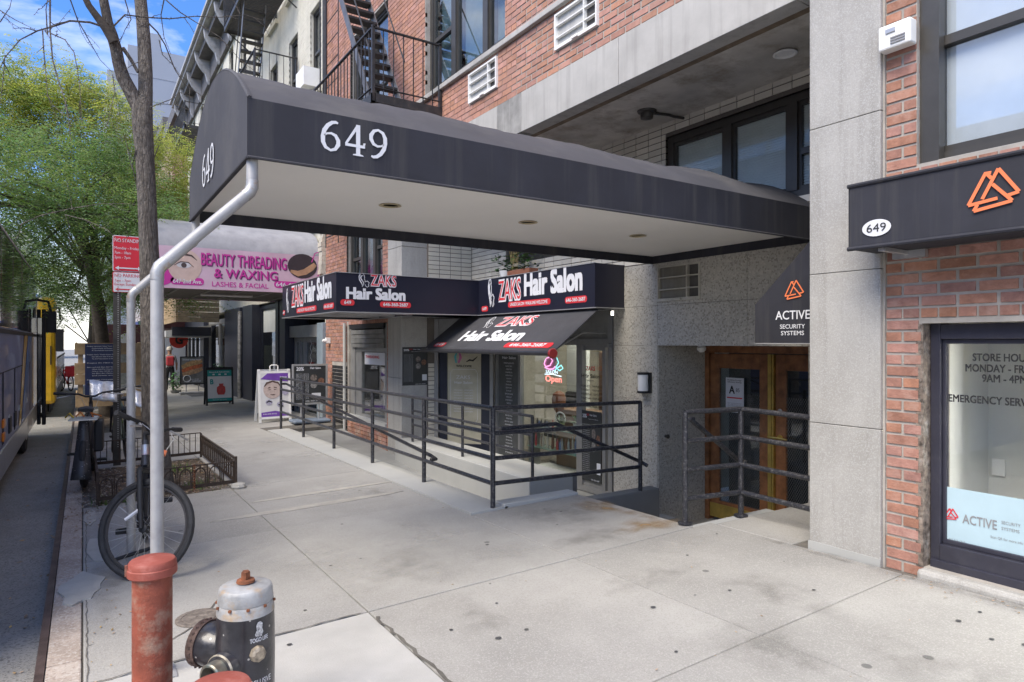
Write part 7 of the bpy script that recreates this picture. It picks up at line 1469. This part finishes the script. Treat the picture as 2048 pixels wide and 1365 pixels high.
E_ = [('pel','wst'),('wst','chs'),('chs','nck'),('nck','hd0'),('hd0','hd1'),('hd1','hd2'),('chs','lsh'),('lsh','lel'),('lel','lwr'),('lwr','lha'),('chs','rsh'),('rsh','rel'),('rel','rwr'),('rwr','rha'),('pel','lhp'),('lhp','lkn'),('lkn','lan'),('lan','lto'),('pel','rhp'),('rhp','rkn'),('rkn','ran'),('ran','rto')]
ks = list(J); me = bpy.data.meshes.new('body'); me.from_pydata([J[k_][:3] for k_ in ks], [(ks.index(a), ks.index(b)) for a, b in E_], []); ob = bpy.data.objects.new('body', me); COL.objects.link(ob)
ob.modifiers.new('skin', 'SKIN')
for i, k_ in enumerate(ks): me.skin_vertices[0].data[i].radius = J[k_][3:5]; me.skin_vertices[0].data[i].use_root = (i == 0)
s_ = ob.modifiers.new('smooth', 'SUBSURF'); s_.levels = s_.render_levels = 2
dg = bpy.context.evaluated_depsgraph_get(); nm_ = bpy.data.meshes.new_from_object(ob.evaluated_get(dg)); nm_.name = 'body'; bpy.data.objects.remove(ob)
bo = bpy.data.objects.new('body', nm_); COL.objects.link(bo); bo.parent = pt_; nm_.materials.clear()
for m_ in (mat('skin', (.30,.17,.11), .6), mat('grey shirt', (.22,.22,.23), .9), mat('black trousers', (.02,.02,.024), .9), mat('grey shoe', (.30,.28,.26), .7)): nm_.materials.append(m_)
for p in nm_.polygons:
    c_ = p.center; p.use_smooth = True
    p.material_index = 3 if c_.z < .10 else 2 if (c_.z < .97 and abs(c_.x) < .20) else 0 if (c_.z > 1.44 or (abs(c_.x) > .19 and c_.z < 1.15)) else 1
ORG[bo.name] = ORG[pt_.name]; PB = Vector((px_, py_, gz))
m = MB(); m.lathe([(.108,1.64),(.11,1.70),(.085,1.76),(.02,1.78)], PB+Vector((0,.055,0)), 16); m.hexa([PB+Vector(p) for p in ((-.08,.14,1.645),(.08,.14,1.645),(.06,.26,1.635),(-.06,.26,1.635))], [PB+Vector(p) for p in ((-.08,.14,1.655),(.08,.14,1.655),(.06,.26,1.645),(-.06,.26,1.645))]); m.build('cap', mat('pale cap', (.55,.50,.42), .8), pt_, smooth=True)
m = MB(); m.box(px_-.14, py_-.22, gz+1.02, px_+.14, py_-.09, gz+1.40); tag(m.build('backpack', mat('red backpack', (.38,.03,.04), .8), loc=(px_,py_-.15,gz+1), bevel=.05), 'red backpack on the back of the walking man', 'backpack')
# ---------------- buses ----------------
def bus(name, label, x, y0, y1, zt, body, skirt, glass_m, front=None, rake=1.2, wt=2.5, zw=1.78, stripes=(), nose=None):
    zb = RD((y0+y1)/2)+.28; t = thing(name, label, 'bus', (x-wt/2, (y0+y1)/2, RD((y0+y1)/2))); K_ = 10
    def sec(y, zt_, ins=0): # half profile from near side bottom over roof
        P = [(x-ins, zb), (x-ins, zt_-.35)]+[(x-ins-.35*(1-math.cos(a)), zt_-.35+.35*math.sin(a)) for a in [math.pi/2*j/5 for j in range(1,6)]]
        Q = [(2*(x-wt/2)-p, z) for p, z in reversed(P)]; return [(p, y, z) for p, z in P+Q]
    st_ = [(y0,zt-rake*.55,.12),(y0+rake*.35,zt-.16,.03),(y0+rake,zt,0),(y1-rake,zt,0),(y1-rake*.35,zt-.16,.03),(y1,zt-rake*.55,.12)]
    S_ = [sec(*a) for a in st_]; n = len(S_[0]); m = MB(); m.add([p for s__ in S_ for p in s__], [(i*n+j, (i+1)*n+j, (i+1)*n+(j+1)%n, i*n+(j+1)%n) for i in range(5) for j in range(n)]+[tuple(range(n)), tuple(5*n+j for j in range(n-1,-1,-1))])
    m.build('body', body, t, smooth=True)
    # side glazing: separate dark panes with rubber gaps
    y = y0+rake*.5; L = 1.55
    while y < y1-rake*.55:
        e = min(y+L-.05, y1-rake*.4); zt_ = zt-.30
        bx(x-.02, y, zw, x+.012, e, zt_).build('window', glass_m, t, bevel=.006); y += L
    bx(x-.05, y0+.9, zt-.285, x+.014, y1-1.0, zt-.255).build('roof_trim', M['alu'], t)
    bx(x-.02, y0+.3, zw-.07, x+.016, y1-.3, zw-.02).build('waist_rail', M['blackm'], t)
    bx(x-.02, y0+.2, zb-.02, x+.018, y1-.2, zb+.30).build('skirt', skirt, t, bevel=.01)
    y = y0+.9; 
    while y < y1-2.2: 
        m = MB(); zz0, zz1 = zb+.34, zw-.55; m.box(x-.01, y, zz0, x+.006, y+.012, zz1).box(x-.01, y+1.5, zz0, x+.006, y+1.512, zz1).box(x-.01, y, zz1, x+.006, y+1.512, zz1+.012); m.build('locker_outline', M['blackm'], t); bx(x-.01, y+.7, zz0+.2, x+.012, y+.8, zz0+.28).build('locker_latch', M['alu'], t); y += 1.62
    for yy in (y0+2.4, y1-2.9):
        w = MB().lathe([(.46,0),(.5,.04),(.5,.26),(.46,.3)], (x-.31,yy,RD(yy)+.5), 28, (1,0,0)).build('wheel', M['rubber'], t, smooth=True); MB().lathe([(.29,.29),(.27,.31),(.12,.27),(.1,.33),(0,.34)], (x-.31,yy,RD(yy)+.5), 20, (1,0,0)).build('rim', M['alu'], w, smooth=True)
    return t, zb
bus1, zb = bus('coach_bus', 'dark blue coach with tall dark windows and a yellow stripe at the kerb nearest', -.80, 4.2, 16.9, 3.22, mat('coach blue', (.17,.20,.36), .38, .1, var=.12, scale=1.2, coat=.12), mat('coach silver skirt', (.50,.50,.52), .3, .4, var=.08, coat=.3), GLD, rake=1.5)
ylw = mat('coach yellow', (.62,.36,.04), .3, coat=.4); skyb = mat('coach light blue', (.08,.20,.50), .3, coat=.4)
m = MB(); m.prism([(-.792,12.2,.35),(-.792,12.5,.35),(-.792,14.0,1.72),(-.792,13.3,1.72)], (0,0,0), (.004,0,0)); m.build('yellow_stripe', ylw, bus1); m = MB(); m.prism([(-.792,12.7,.35),(-.792,13.3,.35),(-.792,15.0,1.72),(-.792,14.2,1.72)], (0,0,0), (.004,0,0)); m.build('blue_stripe', skyb, bus1)
for z in (.58, .42): bx(-.80, 9.75, z+.0, -.776, 9.95, z+.10).build('marker_light', mat('amber lamp', (.75,.22,.02), .3), bus1, bevel=.01)
for yy in (10.6, 11.4): bx(-.80, yy, .42, -.785, yy+.3, .62).build('vent', M['blackm'], bus1)
dl_ = MB(); 
for k_ in range(2): dl_.box(-.79+.09*k_, 16.62-.12*k_, -.10, -.72+.09*k_, 16.70-.12*k_, 2.28)
dl_.build('folding_door', M['blackm'], bus1, bevel=.02); bx(-.77, 16.60, .3, -.70, 16.618, 2.1).build('door_glass', GLD, bus1)
m = MB(); m.tube([(-.9,16.7,2.5),(-.6,16.8,2.45),(-.55,16.8,2.2)], .03, 8); m.box(-.66,16.75,1.8,-.46,16.9,2.25); m.build('wing_mirror', M['blackm'], bus1, bevel=.03)
silver = mat('bus silver', (.46,.47,.48), .25, .5, var=.12, scale=2)
bus2, zb = bus('city_bus', 'silver city bus with a yellow front end standing behind the coach', -.74, 21.5, 39.5, 2.95, silver, M['navy'], GLR, rake=1.0, zw=1.1)
bx(-1.0, 21.28, -.05, -.60, 22.5, 2.80).build('yellow_corner', mat('bus yellow', (.72,.42,.02), .3, coat=.4), bus2, bevel=.10); bx(-.72, 21.25, 1.0, -.69, 21.9, 1.5).build('dark_band', M['blackm'], bus2); bx(-.73, 21.4, .25, -.695, 22.3, .7).build('dark_band', M['navy'], bus2)
m = MB(); m.tube([(-.75,21.4,2.6),(-.52,21.25,2.5),(-.5,21.25,2.2)], .03, 8); m.box(-.6,21.2,1.35,-.42,21.3,1.95); m.build('wing_mirror', M['blackm'], bus2, bevel=.03)
# ---------------- street kiosk and far signs ----------------
kk = thing('street_kiosk', 'maroon topped street kiosk with posters far along the pavement', 'kiosk', (1.6, 38, -.5))
a = ony(215, 690, 38); b = ony(292, 650, 38)
bx(a[0], 38, a[2]-.05, b[0], 40, b[2]).build('awning', mat('kiosk maroon', (.12,.05,.06), .7), kk); bx(a[0]+.1, 38.2, -.6, b[0]-.1, 40, a[2]-.06).build('booth', mat('kiosk white', (.45,.46,.46), .6, var=.2), kk)
m = MB(); c_ = ony(254, 678, 37.98); m.ell(c_, UX, UZ, 0, 0, .35, .28); m.build('oval_emblem', M['print_white'], kk)
bn = thing('shop_banner', 'green and yellow shop banner on a grey pole far along the kerb', 'banner', (.4, 36, -.5)); a = ony(190, 655, 36); b = ony(209, 612, 36)
bx(a[0], 36, a[2], b[0], 36.05, b[2]).build('banner', mat('banner green', (.03,.20,.09), .6), bn); c_ = ony(195, 640, 35.98); d_ = ony(205, 622, 35.98); m = MB(); m.poly((0,35.97,0), UX, UZ, [(c_[0],c_[2]),(d_[0],c_[2]),(d_[0],d_[2]),(c_[0],d_[2])]); m.build('yellow_panel', mat('banner yellow', (.65,.55,.05), .6), bn); bx(b[0]+.02, 35.98, -.6, b[0]+.1, 36.06, b[2]+.4).build('pole', M['pipe'], bn)
bn = thing('blue_panel', 'plain dark blue panel on a post beneath the green banner', 'panel', (.5, 34, -.5)); a = ony(193, 700, 34); b = ony(217, 658, 34); bx(a[0], 34, a[2], b[0], 34.06, b[2]).build('panel', mat('panel blue', (.02,.025,.12), .5), bn); bx((a[0]+b[0])/2-.04, 34.07, -.6, (a[0]+b[0])/2+.04, 34.14, b[2]).build('pole', M['pipe'], bn)
